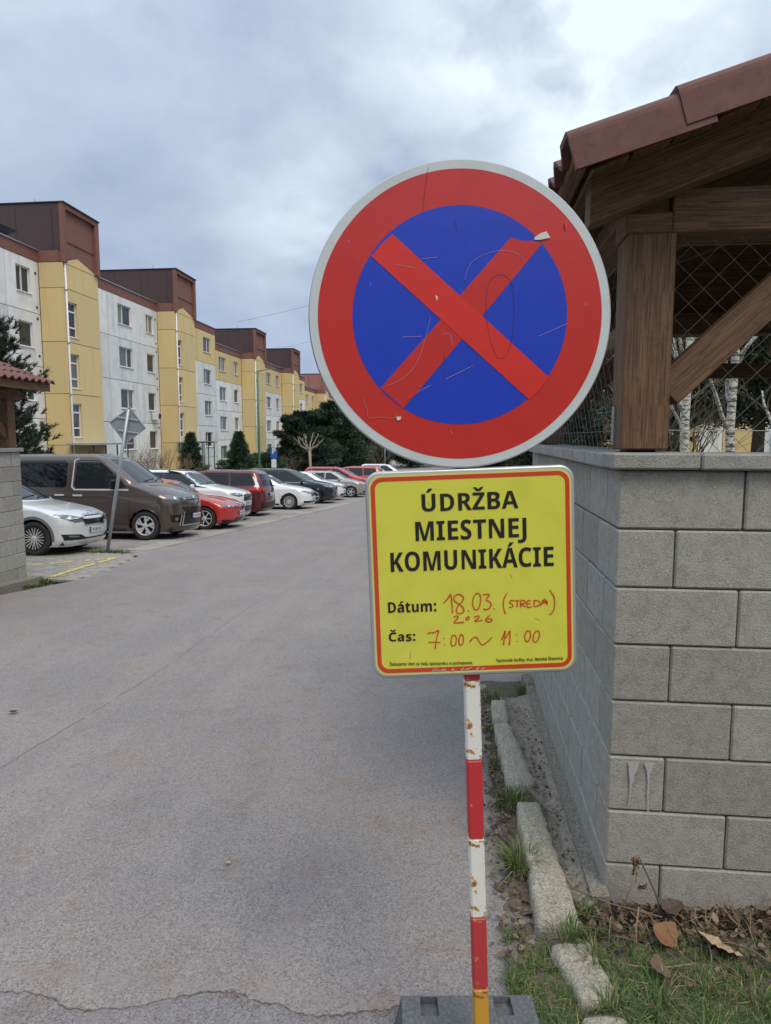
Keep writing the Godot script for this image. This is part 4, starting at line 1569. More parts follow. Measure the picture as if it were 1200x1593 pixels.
func build_litter():
	var mb := MB.new()
	mb.colored = true
	for i in 2100:
		var x := 0.43 + 1.5 * pow(R(0, 1), 0.9)
		var d := 2.40 - absf(rng.randfn(0.0, 0.13))
		if d < 1.95 and R(0, 1) < 0.7:
			continue
		leaf(mb, Vector3(x, verge_y(x, d) + R(0.0, 0.03) + 0.01 * smoothstep(2.2, 2.4, d), -d), R(0.012, 0.038), rand_basis(1.2), R(-0.5, 0.9), leaf_color())
	for i in 700:
		var d := R(2.0, 4.6)
		var x := 0.225 + rng.randfn(0.0, 0.035) - 0.02 * smoothstep(2.2, 2.6, d)
		leaf(mb, Vector3(x, G(d) + R(0.012, 0.026), -d), R(0.010, 0.030), rand_basis(0.5), R(-0.2, 0.6), leaf_color())
	for i in 220:
		var d := R(2.4, 4.5)
		leaf(mb, Vector3(R(0.38, 0.5), G(d) + R(0.045, 0.07), -d), R(0.01, 0.022), rand_basis(0.5), R(-0.2, 0.5), leaf_color() * 0.8)
	for i in 170:
		var x := R(0.5, 1.9)
		var d := 2.38 - absf(rng.randfn(0.0, 0.13))
		var a := R(0, TAU)
		blade(mb, Vector3(x, verge_y(x, d) + R(0.01, 0.05), -d), R(0.01, 0.05), R(0.002, 0.004), Vector3(cos(a), 0, sin(a)), R(0.06, 0.2), Color(0.30, 0.22, 0.12) * R(0.4, 1.0))
	# dry scraps caught in the lip of the road surface
	for i in 260:
		var q: Array = CRACK[13 + rng.randi() % 9]
		var a := R(0, TAU)
		blade(mb, Vector3(q[0] + R(-0.05, 0.05), G(1.85) - 0.006, q[1] + R(-0.006, 0.018)), R(0.002, 0.012), R(0.0015, 0.003), Vector3(cos(a), 0, sin(a)), R(0.01, 0.04), Color(0.20, 0.15, 0.09) * R(0.4, 1.1))
	tag(part(self, "leaf_litter", mb.done(), M.leaf), "brown dry leaf litter along the foot of the block wall and kerb", "leaf litter", "", "stuff")
	# the leaves that stand out
	for s in [[Vector3(0.86, 0.0, -2.16), 0.14, Color(0.44, 0.335, 0.215), 0.12, 2.5, "large pale tan dry leaf lying on the grass by the wall"],
			[Vector3(0.70, 0.0, -2.20), 0.11, Color(0.20, 0.105, 0.048), 0.6, 0.9, "orange brown curled dry leaf left of the large tan one"],
			[Vector3(1.00, 0.0, -2.06), 0.05, Color(0.42, 0.25, 0.12), 0.3, 0.2, "small light brown leaf right of the large tan one"],
			[Vector3(0.63, 0.0, -2.02), 0.085, Color(0.13, 0.085, 0.06), 0.5, 1.7, "dark brown crumpled leaf in the grass below the wall"],
			[Vector3(0.76, 0.02, -2.34), 0.085, Color(0.085, 0.06, 0.045), 0.7, 0.4, "dark curled leaf leaning on the base of the wall"]]:
		mb = MB.new()
		mb.colored = true
		var p: Vector3 = s[0]
		leaf(mb, Vector3(p.x, verge_y(p.x, -p.z) + 0.04 + p.y, p.z), s[1], Basis.from_euler(Vector3(0.45, s[4], 0.1)), s[3], s[2])
		tag(part(self, "dry_leaf", mb.done(), M.leaf), s[5], "leaf", "single dry leaves")
	mb = MB.new()
	mb.colored = true
	leaf(mb, Vector3(-0.93, G(2.55) + 0.008, -2.55), 0.026, rand_basis(0.2), 0.3, Color(0.36, 0.28, 0.2))
	tag(part(self, "dry_leaf", mb.done(), M.leaf), "tiny tan leaf lying alone in the middle of the road", "leaf", "single dry leaves")
	mb = MB.new()
	mb.colored = true
	leaf(mb, Vector3(-2.95, G(4.1) + 0.012, -4.1), 0.06, rand_basis(0.2), 0.4, Color(0.05, 0.04, 0.035))
	tag(part(self, "dry_leaf", mb.done(), M.leaf), "small dark leaf on the road near the left edge", "leaf", "single dry leaves")
	# a dead weed, bent over, in front of the wall
	var w := thing("dead_weed", "dead brown weed with a broken bent stem in front of the block wall", "plant")
	mb = MB.new(true)
	mb.tube([Vector3(0.74, -0.10, -2.33), Vector3(0.705, 0.0, -2.345), Vector3(0.665, 0.085, -2.35), Vector3(0.645, 0.125, -2.35)], [0.005, 0.0042, 0.0036, 0.003], 6)
	part(w, "stem", mb.done(), M.twig)
	mb = MB.new(true)
	mb.tube([Vector3(0.645, 0.125, -2.35), Vector3(0.635, 0.13, -2.345), Vector3(0.625, 0.06, -2.34)], [0.003, 0.003, 0.0025], 6)
	mb.tube([Vector3(0.648, 0.118, -2.35), Vector3(0.62, 0.03, -2.33), Vector3(0.585, -0.06, -2.31)], [0.0025, 0.0022, 0.0016], 6)
	mb.tube([Vector3(0.642, 0.10, -2.35), Vector3(0.638, 0.03, -2.345)], [0.002, 0.0016], 5)
	part(w, "broken_stem", mb.done(), M.twig_tan)
	mb = MB.new()
	mb.colored = true
	for i in 7:
		leaf(mb, Vector3(0.632 + R(-0.008, 0.012), 0.075 + R(-0.02, 0.035), -2.345), R(0.02, 0.04), rand_basis(1.5), 0.5, Color(0.13, 0.085, 0.055))
	for i in 4:
		leaf(mb, Vector3(0.665 + R(-0.02, 0.01), 0.022 + R(-0.012, 0.012), -2.34), R(0.02, 0.035), rand_basis(1.5), 0.5, Color(0.15, 0.10, 0.065))
	part(w, "withered_leaves", mb.done(), M.leaf)
	# twigs
	var tw := [
		[[Vector3(0.36, 0.07, -3.22), Vector3(0.42, 0.075, -3.03), Vector3(0.47, 0.09, -2.95)], "thin dark twig lying across the concrete gutter"],
		[[Vector3(0.40, 0.05, -2.62), Vector3(0.44, 0.065, -2.45), Vector3(0.55, 0.08, -2.35), Vector3(0.72, 0.075, -2.30)], "long brown twig curving round the wall corner"],
		[[Vector3(0.60, 0.03, -2.16), Vector3(0.60, 0.10, -2.18), Vector3(0.612, 0.17, -2.20)], "upright dry grass stalk in front of the wall"],
		[[Vector3(0.85, 0.06, -2.25), Vector3(0.95, 0.10, -2.12), Vector3(1.06, 0.075, -2.0)], "thin twig lying over leaves right of the tan leaf"],
		[[Vector3(0.52, 0.05, -2.08), Vector3(0.63, 0.065, -2.05), Vector3(0.75, 0.07, -2.08)], "straw stalk lying in the grass near the wall corner"]]
	for t in tw:
		mb = MB.new(true)
		var pts := []
		var rad := []
		for i in t[0].size():
			var p: Vector3 = t[0][i]
			pts.append(Vector3(p.x, G(-p.z) + p.y, p.z))
			rad.append(lerpf(0.004, 0.002, float(i) / t[0].size()))
		mb.tube(pts, rad, 6)
		tag(part(self, "twig", mb.done(), M.twig if t[1].begins_with("thin") or t[1].begins_with("long") else M.twig_tan), t[1], "twig", "twigs by the wall")

# ---------------------------------------------------------------- trees
func limb(mb: MB, a: Vector3, b: Vector3, r0: float, r1: float, sides := 5, wob := 0.06) -> Array:
	var pts := []
	var rad := []
	var le := (b - a).length()
	for i in 5:
		var t := i / 4.0
		var p := a.lerp(b, t)
		if i > 0 and i < 4:
			p += Vector3(R(-1, 1), R(-1, 1), R(-1, 1)) * le * wob
		pts.append(p)
		rad.append(lerpf(r0, r1, t))
	mb.tube(pts, rad, sides)
	return pts

func needle(mb: MB, p: Vector3, d: Vector3, le: float, w: float, c: Color):
	mb.tint = c
	var s := d.cross(Vector3(R(-1, 1), R(-1, 1), R(-1, 1))).normalized() * w * 0.5
	mb.tri(p - s, p + s, p + d * le)

func conifer(label: String, base: Vector3, h: float, r: float, n: int, col: Color, shape := 0, group := "evergreens in front of the blocks"):
	var t := thing("conifer", label, "tree", base, group)
	var mb := MB.new(true)
	mb.tube([Vector3(0, -0.2, 0), Vector3(0.05, h * 0.5, 0.03), Vector3(0, h * 0.96, 0)], [r * 0.07 + 0.03, r * 0.045 + 0.02, 0.015], 7)
	part(t, "trunk", mb.done(), M.bark)
	mb = MB.new()
	mb.colored = true
	var limbs := MB.new()
	var nb := 90 if shape == 0 else 170
	var per := int(n / nb)
	var lop := R(0, TAU)
	var big := clampf(-base.z / 40.0, 0.8, 2.2)
	for b in nb:
		var f := pow(float(b) / nb, 0.85) if shape == 0 else R(0.0, 1.0)
		var y := h * lerpf(0.44 if shape == 2 else 0.04, 0.97, f)
		var a := b * 2.399 + R(-0.3, 0.3)
		var reach := r * pow(1.0 - f, 1.05) * R(0.6, 1.15) + 0.06
		if shape > 0:
			reach = r * sqrt(maxf(0.02, 1.0 - pow(absf(f - 0.42) / 0.60, 2.2))) * R(0.55, 1.2) * (1.0 + 0.25 * sin(a * 2.0 + lop))
		var rise := (0.5 if shape == 0 else 0.3) * reach * R(0.4, 1.1)
		var tip := Vector3(cos(a) * reach, y + rise, sin(a) * reach)
		var root := Vector3(0, y, 0)
		limbs.tube([root, root.lerp(tip, 0.6) + Vector3(0, -0.04, 0), tip], [0.03, 0.018, 0.006], 3, false)
		var shade := R(0.55, 1.6)
		for k in per:
			var u := pow(R(0.05, 1.0), 0.55)
			var p := root.lerp(tip, u)
			var spread := 0.24 * (reach + 0.15) * (1.15 - u) + 0.05 * r
			p += Vector3(R(-1, 1), R(-0.7, 0.7), R(-1, 1)) * spread
			var dir := (Vector3(cos(a), R(0.1, 0.9), sin(a)) + Vector3(R(-1, 1), R(-1, 1), R(-1, 1)) * 0.9).normalized()
			needle(mb, p, dir, R(0.14, 0.30) * big, R(0.04, 0.085) * big, Color(col.r, col.g, col.b) * shade * R(0.7, 1.3))
	part(t, "branches", limbs.done(), M.bark)
	part(t, "crown", mb.done(), M.leaf)
	return t

func bare_branches(mb: MB, a: Vector3, dir: Vector3, le: float, r: float, depth: int, spread: float, lift: float):
	var b := a + dir * le
	limb(mb, a, b, r, r * 0.62, 3 if depth < 3 else 5, 0.05)
	if depth == 0:
		return
	for i in 2 + rng.randi() % 2:
		var nd := (dir + Vector3(R(-1, 1), R(-0.6, 1) * 0.7 + lift, R(-1, 1)) * spread).normalized()
		bare_branches(mb, a.lerp(b, R(0.55, 1.0)), nd, le * R(0.55, 0.85), r * 0.6, depth - 1, spread, lift)

func bush(label: String, base: Vector3, stems: int, le: float, depth: int, mat: Material, group: String, spread := 0.7):
	var t := thing("bare_shrub", label, "shrub", base, group)
	var mb := MB.new()
	for i in stems:
		var a := R(0, TAU)
		bare_branches(mb, Vector3(cos(a) * 0.1, -0.05, sin(a) * 0.1), Vector3(cos(a) * 0.6, 1.0, sin(a) * 0.6).normalized(), le, 0.035, depth, spread, 0.25)
	part(t, "branches", mb.done(), mat)

func build_trees():
	# shaggy pine behind the left shelter: limbs with brushes of long needles
	var p := thing("pine_tree", "shaggy dark pine reaching out from behind the left shelter", "tree", Vector3(-17.0, G(22.5), -22.5))
	var mb := MB.new(true)
	mb.tube([Vector3(0, -0.2, 0), Vector3(0.1, 3.5, 0), Vector3(0.0, 7.0, 0)], [0.22, 0.16, 0.05], 8)
	part(p, "trunk", mb.done(), M.bark)
	mb = MB.new()
	var nd := MB.new()
	nd.colored = true
	for b in 70:
		var y := lerpf(1.2, 6.5, b / 69.0)
		var a := b * 2.4 + R(-0.4, 0.4)
		var reach := lerpf(3.0, 1.2, pow(b / 69.0, 1.3)) * R(0.65, 1.1)
		var tip := Vector3(cos(a) * reach, y + reach * R(0.1, 0.35), sin(a) * reach)
		var root := Vector3(0, y, 0)
		mb.tube([root, root.lerp(tip, 0.5) + Vector3(0, -0.12, 0), tip], [0.05, 0.03, 0.012], 4, false)
		for k in 34:
			var u := R(0.35, 1.0)
			var c := root.lerp(tip, u) + Vector3(R(-1, 1), R(-0.5, 0.7), R(-1, 1)) * 0.42
			var ax := (tip - root).normalized() * 0.7 + Vector3(R(-0.6, 0.6), 0.55, R(-0.6, 0.6))
			var shade := R(0.6, 1.25)
			for q in 34:
				var dd := (ax.normalized() + Vector3(R(-1, 1), R(-1, 1), R(-1, 1)) * 0.75).normalized()
				needle(nd, c + ax * R(-0.16, 0.10), dd, R(0.14, 0.28), 0.034, Color(0.030, 0.048, 0.030) * shade * R(0.7, 1.35))
	part(p, "branches", mb.done(), M.bark)
	part(p, "crown", nd.done(), M.leaf)
	var dark := Color(0.042, 0.076, 0.040)
	conifer("small pointed conifer in front of the white facade, left one of the pair", Vector3(-17.0, G(42) - 0.2, -42.0), 3.95, 1.35, 14000, dark)
	conifer("small pointed conifer just left of the green lamp post", Vector3(-17.0, G(51) - 0.2, -51.5), 4.3, 1.75, 16000, dark)
	conifer("low rounded evergreen right of the green lamp post", Vector3(-17.2, G(58) - 0.2, -58.5), 2.5, 1.6, 12000, dark, 1)
	conifer("dense dark evergreen behind the pale pollarded tree", Vector3(-16.8, G(72) - 0.2, -73.0), 6.6, 2.9, 214000, Color(0.028, 0.050, 0.028), 1)
	conifer("tallest dark evergreen left of the round sign", Vector3(-13.2, G(73) - 0.2, -74.0), 7.7, 3.4, 32000, Color(0.030, 0.058, 0.030), 1)
	conifer("low dark evergreen beneath the tallest one", Vector3(-13.6, G(64) - 0.2, -64.0), 4.0, 1.9, 14000, Color(0.022, 0.04, 0.024), 1)
	for s in [[-11.0, 88.0, 6.0, 3.4], [-6.5, 92.0, 6.6, 3.8], [-1.5, 96.0, 7.0, 3.6], [3.5, 98.0, 6.4, 3.6], [8.5, 100.0, 7.2, 4.0], [13.5, 98.0, 6.0, 3.5]]:
		conifer(["leftmost", "second", "third", "fourth", "fifth", "rightmost"][int(round((s[0] + 11.0) / 4.9))] + " dark evergreen in the row closing the far end of the road", Vector3(s[0], G(81) - 0.3, -s[1]), s[2], s[3], 12000, Color(0.030, 0.042, 0.028), 1, "evergreens closing the far end of the road")
	# trees on the near left, beyond the frame, which the side windows of the van mirror
	var hid := [[-14.5, -5.0], [-17.5, -1.0], [-20.5, 3.0], [-23.0, 7.5], [-26.0, 12.0], [-29.0, 16.5]]
	for i in hid.size():
		conifer(["first", "second", "third", "fourth", "fifth", "sixth"][i] + " dark evergreen left of the viewpoint, mirrored in the van windows", Vector3(hid[i][0], G(-hid[i][1]) - 0.2, hid[i][1]), 6.0, 2.9, 9000, Color(0.03, 0.05, 0.03), 1, "evergreens beside the viewpoint")
	# bare shrubs before the facades
	bush("grey leafless shrub in front of the white facade left of the conifers", Vector3(-17.9, G(38) + 0.2, -37.5), 8, 1.15, 5, M.twig, "leafless shrubs")
	bush("tan leafless shrub beside the left small conifer", Vector3(-17.6, G(40) + 0.2, -40.0), 8, 1.1, 5, M.twig_tan, "leafless shrubs")
	bush("leafless brown shrub left of the pale pollarded tree", Vector3(-15.3, G(62), -62.0), 7, 1.05, 4, M.twig, "leafless shrubs")
	bush("leafless shrub between the evergreens right of the pollarded tree", Vector3(-9.6, G(80), -80.0), 8, 1.6, 4, M.twig, "leafless shrubs")
	# pollarded tree: pale trunk with stubby arms
	var t := thing("pollarded_tree", "pale pollarded tree with stubby bare arms behind the black car", "tree", Vector3(-12.1, G(54.5), -54.5))
	mb = MB.new(true)
	mb.tube([Vector3(0, -0.1, 0), Vector3(0.05, 1.4, 0.0), Vector3(0.0, 2.75, 0)], [0.14, 0.11, 0.12], 8)
	part(t, "trunk", mb.done(), M.pale_bark)
	for q in [[-0.55, 0.75, 0.1], [0.5, 0.85, 0.1], [-0.95, 0.55, -0.3], [0.85, 0.6, 0.2], [0.1, 0.95, -0.4], [-0.25, 1.0, 0.45]]:
		mb = MB.new(true)
		var d := Vector3(q[0], q[1], q[2])
		var tip := Vector3(0, 2.65, 0) + d * 0.9
		limb(mb, Vector3(0, 2.6, 0), tip, 0.07, 0.05, 6, 0.07)
		for k in 3:
			limb(mb, tip, tip + Vector3(q[0] * 0.3 + R(-0.2, 0.2), R(0.3, 0.7), R(-0.2, 0.2)), 0.045, 0.015, 5, 0.06)
		part(t, "arm", mb.done(), M.pale_bark)
	# birches behind the right shelter
	var bl := ["birch with a thick black and white trunk, left one behind the wire mesh", "birch with forked white branches in the middle behind the wire mesh", "birch behind the wire mesh partly covered by the timber brace", "birch seen far right behind the wire mesh"]
	var bs := [[2.92, 9.3, 0.065], [3.78, 10.1, 0.07], [3.55, 11.4, 0.055], [4.75, 10.9, 0.06]]
	for i in 4:
		t = thing("birch_tree", bl[i], "tree", Vector3(bs[i][0], G(bs[i][1]), -bs[i][1]), "birches behind the right shelter")
		mb = MB.new(true)
		var h := 3.1 + R(-0.2, 0.3)
		mb.tube([Vector3(0, -0.2, 0), Vector3(0.03, 1.2, 0), Vector3(-0.03, 2.3, 0.02), Vector3(0.05, h + 3.0, 0)], [bs[i][2] * 1.2, bs[i][2], bs[i][2] * 0.85, 0.03], 9)
		part(t, "trunk", mb.done(), M.birch)
		for k in 6:
			mb = MB.new(true)
			var a := k * 2.2 + R(-0.4, 0.4)
			var y := R(1.9, 4.2)
			var tip := Vector3(cos(a) * R(0.5, 0.95), y + R(0.7, 1.4), sin(a) * R(0.3, 0.7))
			limb(mb, Vector3(0, y, 0), tip, 0.034, 0.014, 6, 0.03)
			part(t, "limb", mb.done(), M.birch)
			mb = MB.new()
			for q in 3:
				bare_branches(mb, Vector3(0, y, 0).lerp(tip, R(0.5, 1.0)), Vector3(R(-1, 1), 0.7, R(-1, 1)).normalized(), 0.5, 0.012, 3, 0.6, 0.2)
			part(t, "twigs", mb.done(), M.twig)
	bush("tangle of leafless twigs behind the birches and the wire mesh", Vector3(3.1, G(13), -13.0), 12, 1.5, 4, M.twig, "leafless shrubs", 0.6)
	bush("brown leafless bush behind the right shelter left of the birches", Vector3(2.5, G(14), -14.5), 12, 1.6, 4, M.twig_tan, "leafless shrubs", 0.6)
	conifer("dark evergreen behind the birches right of the brace", Vector3(6.1, G(15) - 0.2, -15.0), 6.5, 2.0, 20000, Color(0.028, 0.045, 0.026), 2, "evergreens behind the right shelter")
	conifer("narrow dark evergreen between the birch trunks", Vector3(4.9, G(17) - 0.2, -17.5), 3.8, 0.8, 9000, Color(0.024, 0.035, 0.022), 1, "evergreens behind the right shelter")
	conifer("dark evergreen far right behind the birches", Vector3(8.6, G(18) - 0.2, -18.0), 7.0, 2.4, 18000, Color(0.028, 0.045, 0.026), 2, "evergreens behind the right shelter")
	conifer("dark hedge conifer seen through the mesh left of the shelter post", Vector3(1.75, G(12.5) - 0.2, -12.6), 3.6, 0.95, 12000, Color(0.026, 0.038, 0.022), 1, "evergreens behind the right shelter")
	conifer("taller dark conifer beside the hedge one, left of the shelter post", Vector3(0.9, G(14) - 0.2, -14.5), 3.9, 1.1, 12000, Color(0.024, 0.036, 0.022), 1, "evergreens behind the right shelter")
	conifer("broad dark conifer deep behind the birch trunks", Vector3(7.4, G(24) - 0.2, -24.5), 7.4, 3.4, 22000, Color(0.030, 0.040, 0.026), 2, "evergreens behind the right shelter")
	conifer("wide brownish evergreen behind the timber brace", Vector3(5.0, G(26) - 0.2, -26.0), 7.4, 3.2, 20000, Color(0.045, 0.043, 0.030), 2, "evergreens behind the right shelter")
	# low building behind them
	var b := thing("apartment_building", "yellow and white building glimpsed behind the birches and the wire mesh", "building")
	var k := 0
	var x := 5.0
	while x < 26.0:
		var w: float = [1.7, 1.3, 2.2, 1.0][k % 4]
		mb = MB.new()
		mb.box(Vector3(x + w * 0.5, 0.0, -31.0), Vector3(w - 0.03, 6.4, 0.3))
		part(b, "panel", mb.done(), M.white[k % 3] if k % 2 else M.yellow[0])
		if k % 4 == 1 or k % 4 == 2:
			for f in 1:
				mb = MB.new()
				mb.box(Vector3(x + w * 0.5, 1.15 + f * 2.85, -30.83), Vector3(0.75, 1.3, 0.06))
				var wn := part(b, "window", mb.done(), M.frame)
				mb = MB.new()
				for q in [-0.17, 0.17]:
					mb.box(Vector3(x + w * 0.5 + q, 1.15 + f * 2.85, -30.80), Vector3(0.26, 1.14, 0.02))
				part(wn, "pane", mb.done(), M.panes[2])
		x += w
		k += 1
	mb = MB.new()
	mb.box(Vector3(15.5, 0.0, -36.0), Vector3(21.0, 6.3, 9.6))
	part(b, "core_wall", mb.done(), M.joint)

# ---------------------------------------------------------------- cars
# A body is described by its side view: fr/rr give how far back the front and rear outline lies at each height,
# wid the half width, rc the corner radius in plan. l runs from the nose (0) to the tail (L); the car points to +x.
class Car:
	var P := {}
	func _init(p: Dictionary):
		P = p
	func f(arr: Array, y: float) -> float:
		if y <= arr[0][0]:
			return arr[0][1]
		for i in range(1, arr.size()):
			if y <= arr[i][0]:
				return lerpf(arr[i - 1][1], arr[i][1], (y - arr[i - 1][0]) / maxf(arr[i][0] - arr[i - 1][0], 1e-6))
		return arr[-1][1]
	func w(y: float) -> float:
		return f(P.wid, y)
	func corner(z: float, y: float, front: bool) -> float:
		var ww := w(y)
		var r := f(P.rc, y)
		var bow: float = lerpf(P.bowf, minf(P.bowf, 0.13), smoothstep(P.cowl - 0.12, P.cowl + 0.1, y)) if front else P.bowr
		var t := clampf(absf(z) / ww, 0.0, 1.0)
		var e := clampf((absf(z) - (ww - r)) / r, 0.0, 1.0)
		return bow * t * t + r * 0.8 * (1.0 - sqrt(maxf(0.0, 1.0 - e * e)))
	func front(z: float, y: float) -> float:
		return f(P.fr, y) + corner(z, y, true)
	func rear(z: float, y: float) -> float:
		return f(P.rr, y) - corner(z, y, false)
	func half(l: float, y: float) -> float:
		var ww := w(y)
		if l >= front(ww, y) and l <= rear(ww, y):
			return ww
		var lo := 0.0
		var hi := ww
		for i in 14:
			var m := (lo + hi) * 0.5
			if l >= front(m, y) and l <= rear(m, y):
				lo = m
			else:
				hi = m
		return lo
	func pt(mode: String, a: float, y: float) -> Vector3:
		if mode == "f":
			return Vector3(P.L * 0.5 - front(a, y), y, a)
		if mode == "r":
			return Vector3(P.L * 0.5 - rear(a, y), y, a)
		if mode == "s+":
			return Vector3(P.L * 0.5 - a, y, half(a, y))
		return Vector3(P.L * 0.5 - a, y, -half(a, y))
	func nrm(mode: String, a: float, y: float) -> Vector3:
		var e := 0.012
		var p := pt(mode, a + e, y) - pt(mode, a - e, y)
		var q := pt(mode, a, y + e) - pt(mode, a, y - e)
		var n := p.cross(q).normalized()
		var c := pt(mode, a, y)
		var outward := Vector3(1, 0.25, 0) if mode == "f" else Vector3(-1, 0.25, 0) if mode == "r" else Vector3(0, 0.2, 1) if mode == "s+" else Vector3(0, 0.2, -1)
		if n.dot(outward) < 0:
			n = -n
		return n

func car_patch(c: Car, mode: String, outline: Array, off: float, cell := 0.09) -> ArrayMesh:
	var poly := poly_of(outline)
	var lo := poly[0]
	var hi := poly[0]
	for p in poly:
		lo = lo.min(p)
		hi = hi.max(p)
	var st := SurfaceTool.new()
	st.begin(Mesh.PRIMITIVE_TRIANGLES)
	var any := false
	var nx := maxi(1, int(ceil((hi.x - lo.x) / cell)))
	var ny := maxi(1, int(ceil((hi.y - lo.y) / cell)))
	for i in nx:
		for j in ny:
			var a := lo + Vector2((hi.x - lo.x) * i / nx, (hi.y - lo.y) * j / ny)
			var b := lo + Vector2((hi.x - lo.x) * (i + 1) / nx, (hi.y - lo.y) * (j + 1) / ny)
			for piece in Geometry2D.intersect_polygons(poly, PackedVector2Array([a, Vector2(b.x, a.y), b, Vector2(a.x, b.y)])):
				var idx := Geometry2D.triangulate_polygon(piece)
				for k in range(0, idx.size(), 3):
					var v := []
					var nn := []
					for q in 3:
						var u: Vector2 = piece[idx[k + q]]
						var n := c.nrm(mode, u.x, u.y)
						v.append(c.pt(mode, u.x, u.y) + n * off)
						nn.append(n)
					var fl: bool = (v[1] - v[0]).cross(v[2] - v[0]).dot(nn[0]) > 0
					for q in ([0, 2, 1] if fl else [0, 1, 2]):
						st.set_normal(nn[q])
						st.add_vertex(v[q])
					any = true
	return st.commit() if any else null

func car_body(c: Car) -> ArrayMesh:
	var P := c.P
	var NF := 22
	var NS := 66
	var ys := []
	for arr in [P.fr, P.rr, P.wid]:
		for q in arr:
			if not ys.has(q[0]):
				ys.append(q[0])
	ys.sort()
	var lv := []
	for i in ys.size() - 1:
		var n := maxi(1, int(ceil((ys[i + 1] - ys[i]) / 0.05)))
		for k in n:
			lv.append(lerpf(ys[i], ys[i + 1], float(k) / n))
	lv.append(ys[-1])
	var rings := []
	var lcoord := []
	for y in lv:
		var w := c.w(y)
		var ring := []
		var lc := []
		for i in NF:
			var z := w * sin(lerpf(-PI / 2, PI / 2, float(i) / NF))
			ring.append(Vector2(c.front(z, y), z))
		var l0 := c.front(w, y)
		var l1 := c.rear(w, y)
		for i in NS:
			ring.append(Vector2(lerpf(l0, l1, float(i) / NS), w))
		for i in NF:
			var z := -w * sin(lerpf(-PI / 2, PI / 2, float(i) / NF))
			ring.append(Vector2(c.rear(z, y), z))
		for i in NS:
			ring.append(Vector2(lerpf(l1, l0, float(i) / NS), -w))
		rings.append(ring)
	var N := NF * 2 + NS * 2
	var ra: float = P.R + 0.045
	var pos := []
	var inside := []
	for j in lv.size():
		var row := []
		var ins := []
		for i in N:
			var q: Vector2 = rings[j][i]
			var y: float = lv[j]
			var l := q.x
			var is_in := false
			if absf(q.y) > c.w(y) - 0.02:
				for wl in [P.wf, P.wr]:
					var d := Vector2(l - wl, y - P.R)
					if d.length() < ra + 0.032 and d.length() > ra - 0.034:
						d = d.normalized() * ra
						if P.R + d.y > 0.16:
							l = wl + d.x
							y = P.R + d.y
						is_in = true
					elif d.length() <= ra - 0.03:
						is_in = true
			row.append(Vector3(P.L * 0.5 - l, y, q.y))
			ins.append(is_in)
		pos.append(row)
		inside.append(ins)
	var mb := MB.new(true)
	for j in lv.size() - 1:
		for i in N:
			var k := (i + 1) % N
			if inside[j][i] and inside[j][k] and inside[j + 1][i] and inside[j + 1][k]:
				continue
			mb.quad(pos[j][i], pos[j + 1][i], pos[j + 1][k], pos[j][k])
	# gently crowned roof
	var top: Array = pos[-1]
	var prev := top
	for s in [0.7, 0.35, 0.0]:
		var row := []
		for i in N:
			row.append(Vector3(top[i].x, top[i].y + 0.028 * (1.0 - s * s), top[i].z * s))
		for i in N:
			var k := (i + 1) % N
			mb.quad(prev[i], row[i], row[k], prev[k])
		prev = row
	return mb.done()

func wheel_meshes(Rw: float, kind: int) -> Array:
	var key := "wheel%.2f_%d" % [Rw, kind]
	if cache.has(key):
		return cache[key]
	var up := Transform3D(Basis(Vector3(1, 0, 0), Vector3(0, 0, 1), Vector3(0, -1, 0)), Vector3.ZERO)   # lathe axis to +z
	var rr := Rw * 0.66
	var tyre := MB.new(true)
	tyre.lathe([[rr, -0.09], [Rw - 0.03, -0.105], [Rw, -0.075], [Rw, 0.075], [Rw - 0.03, 0.105], [rr, 0.095], [rr, -0.09]], 32, up)
	var rim := MB.new(true)
	rim.lathe([[rr + 0.006, 0.1], [rr + 0.004, 0.107], [rr - 0.012, 0.104], [rr - 0.016, 0.04]], 32, up)
	var sp := MB.new()
	var n: int = [5, 10, 5, 7, 12][kind]
	for i in n:
		var a := TAU * i / n
		var d := Vector3(cos(a), sin(a), 0)
		var t := Vector3(-sin(a), cos(a), 0)
		var w0 := 0.030 if n > 6 else 0.045
		if kind == 0:      # twisted blades
			sp.quad(d * 0.04 - t * 0.03 + Vector3(0, 0, 0.088), d * 0.04 + t * 0.03 + Vector3(0, 0, 0.088), d * (rr - 0.01) + t * 0.10 + Vector3(0, 0, 0.098), d * (rr - 0.01) + t * 0.02 + Vector3(0, 0, 0.098))
			sp.quad(d * (rr * 0.5) - t * 0.02 + Vector3(0, 0, 0.09), d * (rr * 0.5) + t * 0.03 + Vector3(0, 0, 0.09), d * (rr - 0.01) - t * 0.02 + Vector3(0, 0, 0.099), d * (rr - 0.01) - t * 0.075 + Vector3(0, 0, 0.099))
		elif kind == 1:      # paired thin spokes
			for s in [-1, 1]:
				sp.quad(d * 0.03 + t * (s * 0.01 - 0.008) + Vector3(0, 0, 0.085), d * 0.03 + t * (s * 0.01 + 0.008) + Vector3(0, 0, 0.085), d * (rr - 0.008) + t * (s * 0.035 + 0.009) + Vector3(0, 0, 0.1), d * (rr - 0.008) + t * (s * 0.035 - 0.009) + Vector3(0, 0, 0.1))
		else:
			sp.quad(d * 0.03 - t * w0 * 0.6 + Vector3(0, 0, 0.085), d * 0.03 + t * w0 * 0.6 + Vector3(0, 0, 0.085), d * (rr - 0.008) + t * w0 * 0.5 + Vector3(0, 0, 0.1), d * (rr - 0.008) - t * w0 * 0.5 + Vector3(0, 0, 0.1))
	sp.lathe([[0.0, 0.098], [0.035, 0.097], [0.055, 0.088], [0.06, 0.07]], 14, up)
	var dish := MB.new(true)
	dish.lathe([[0.0, 0.035], [rr - 0.012, 0.03]], 24, up)
	cache[key] = [tyre.done(), rim.done(), sp.done(), dish.done()]
	return cache[key]

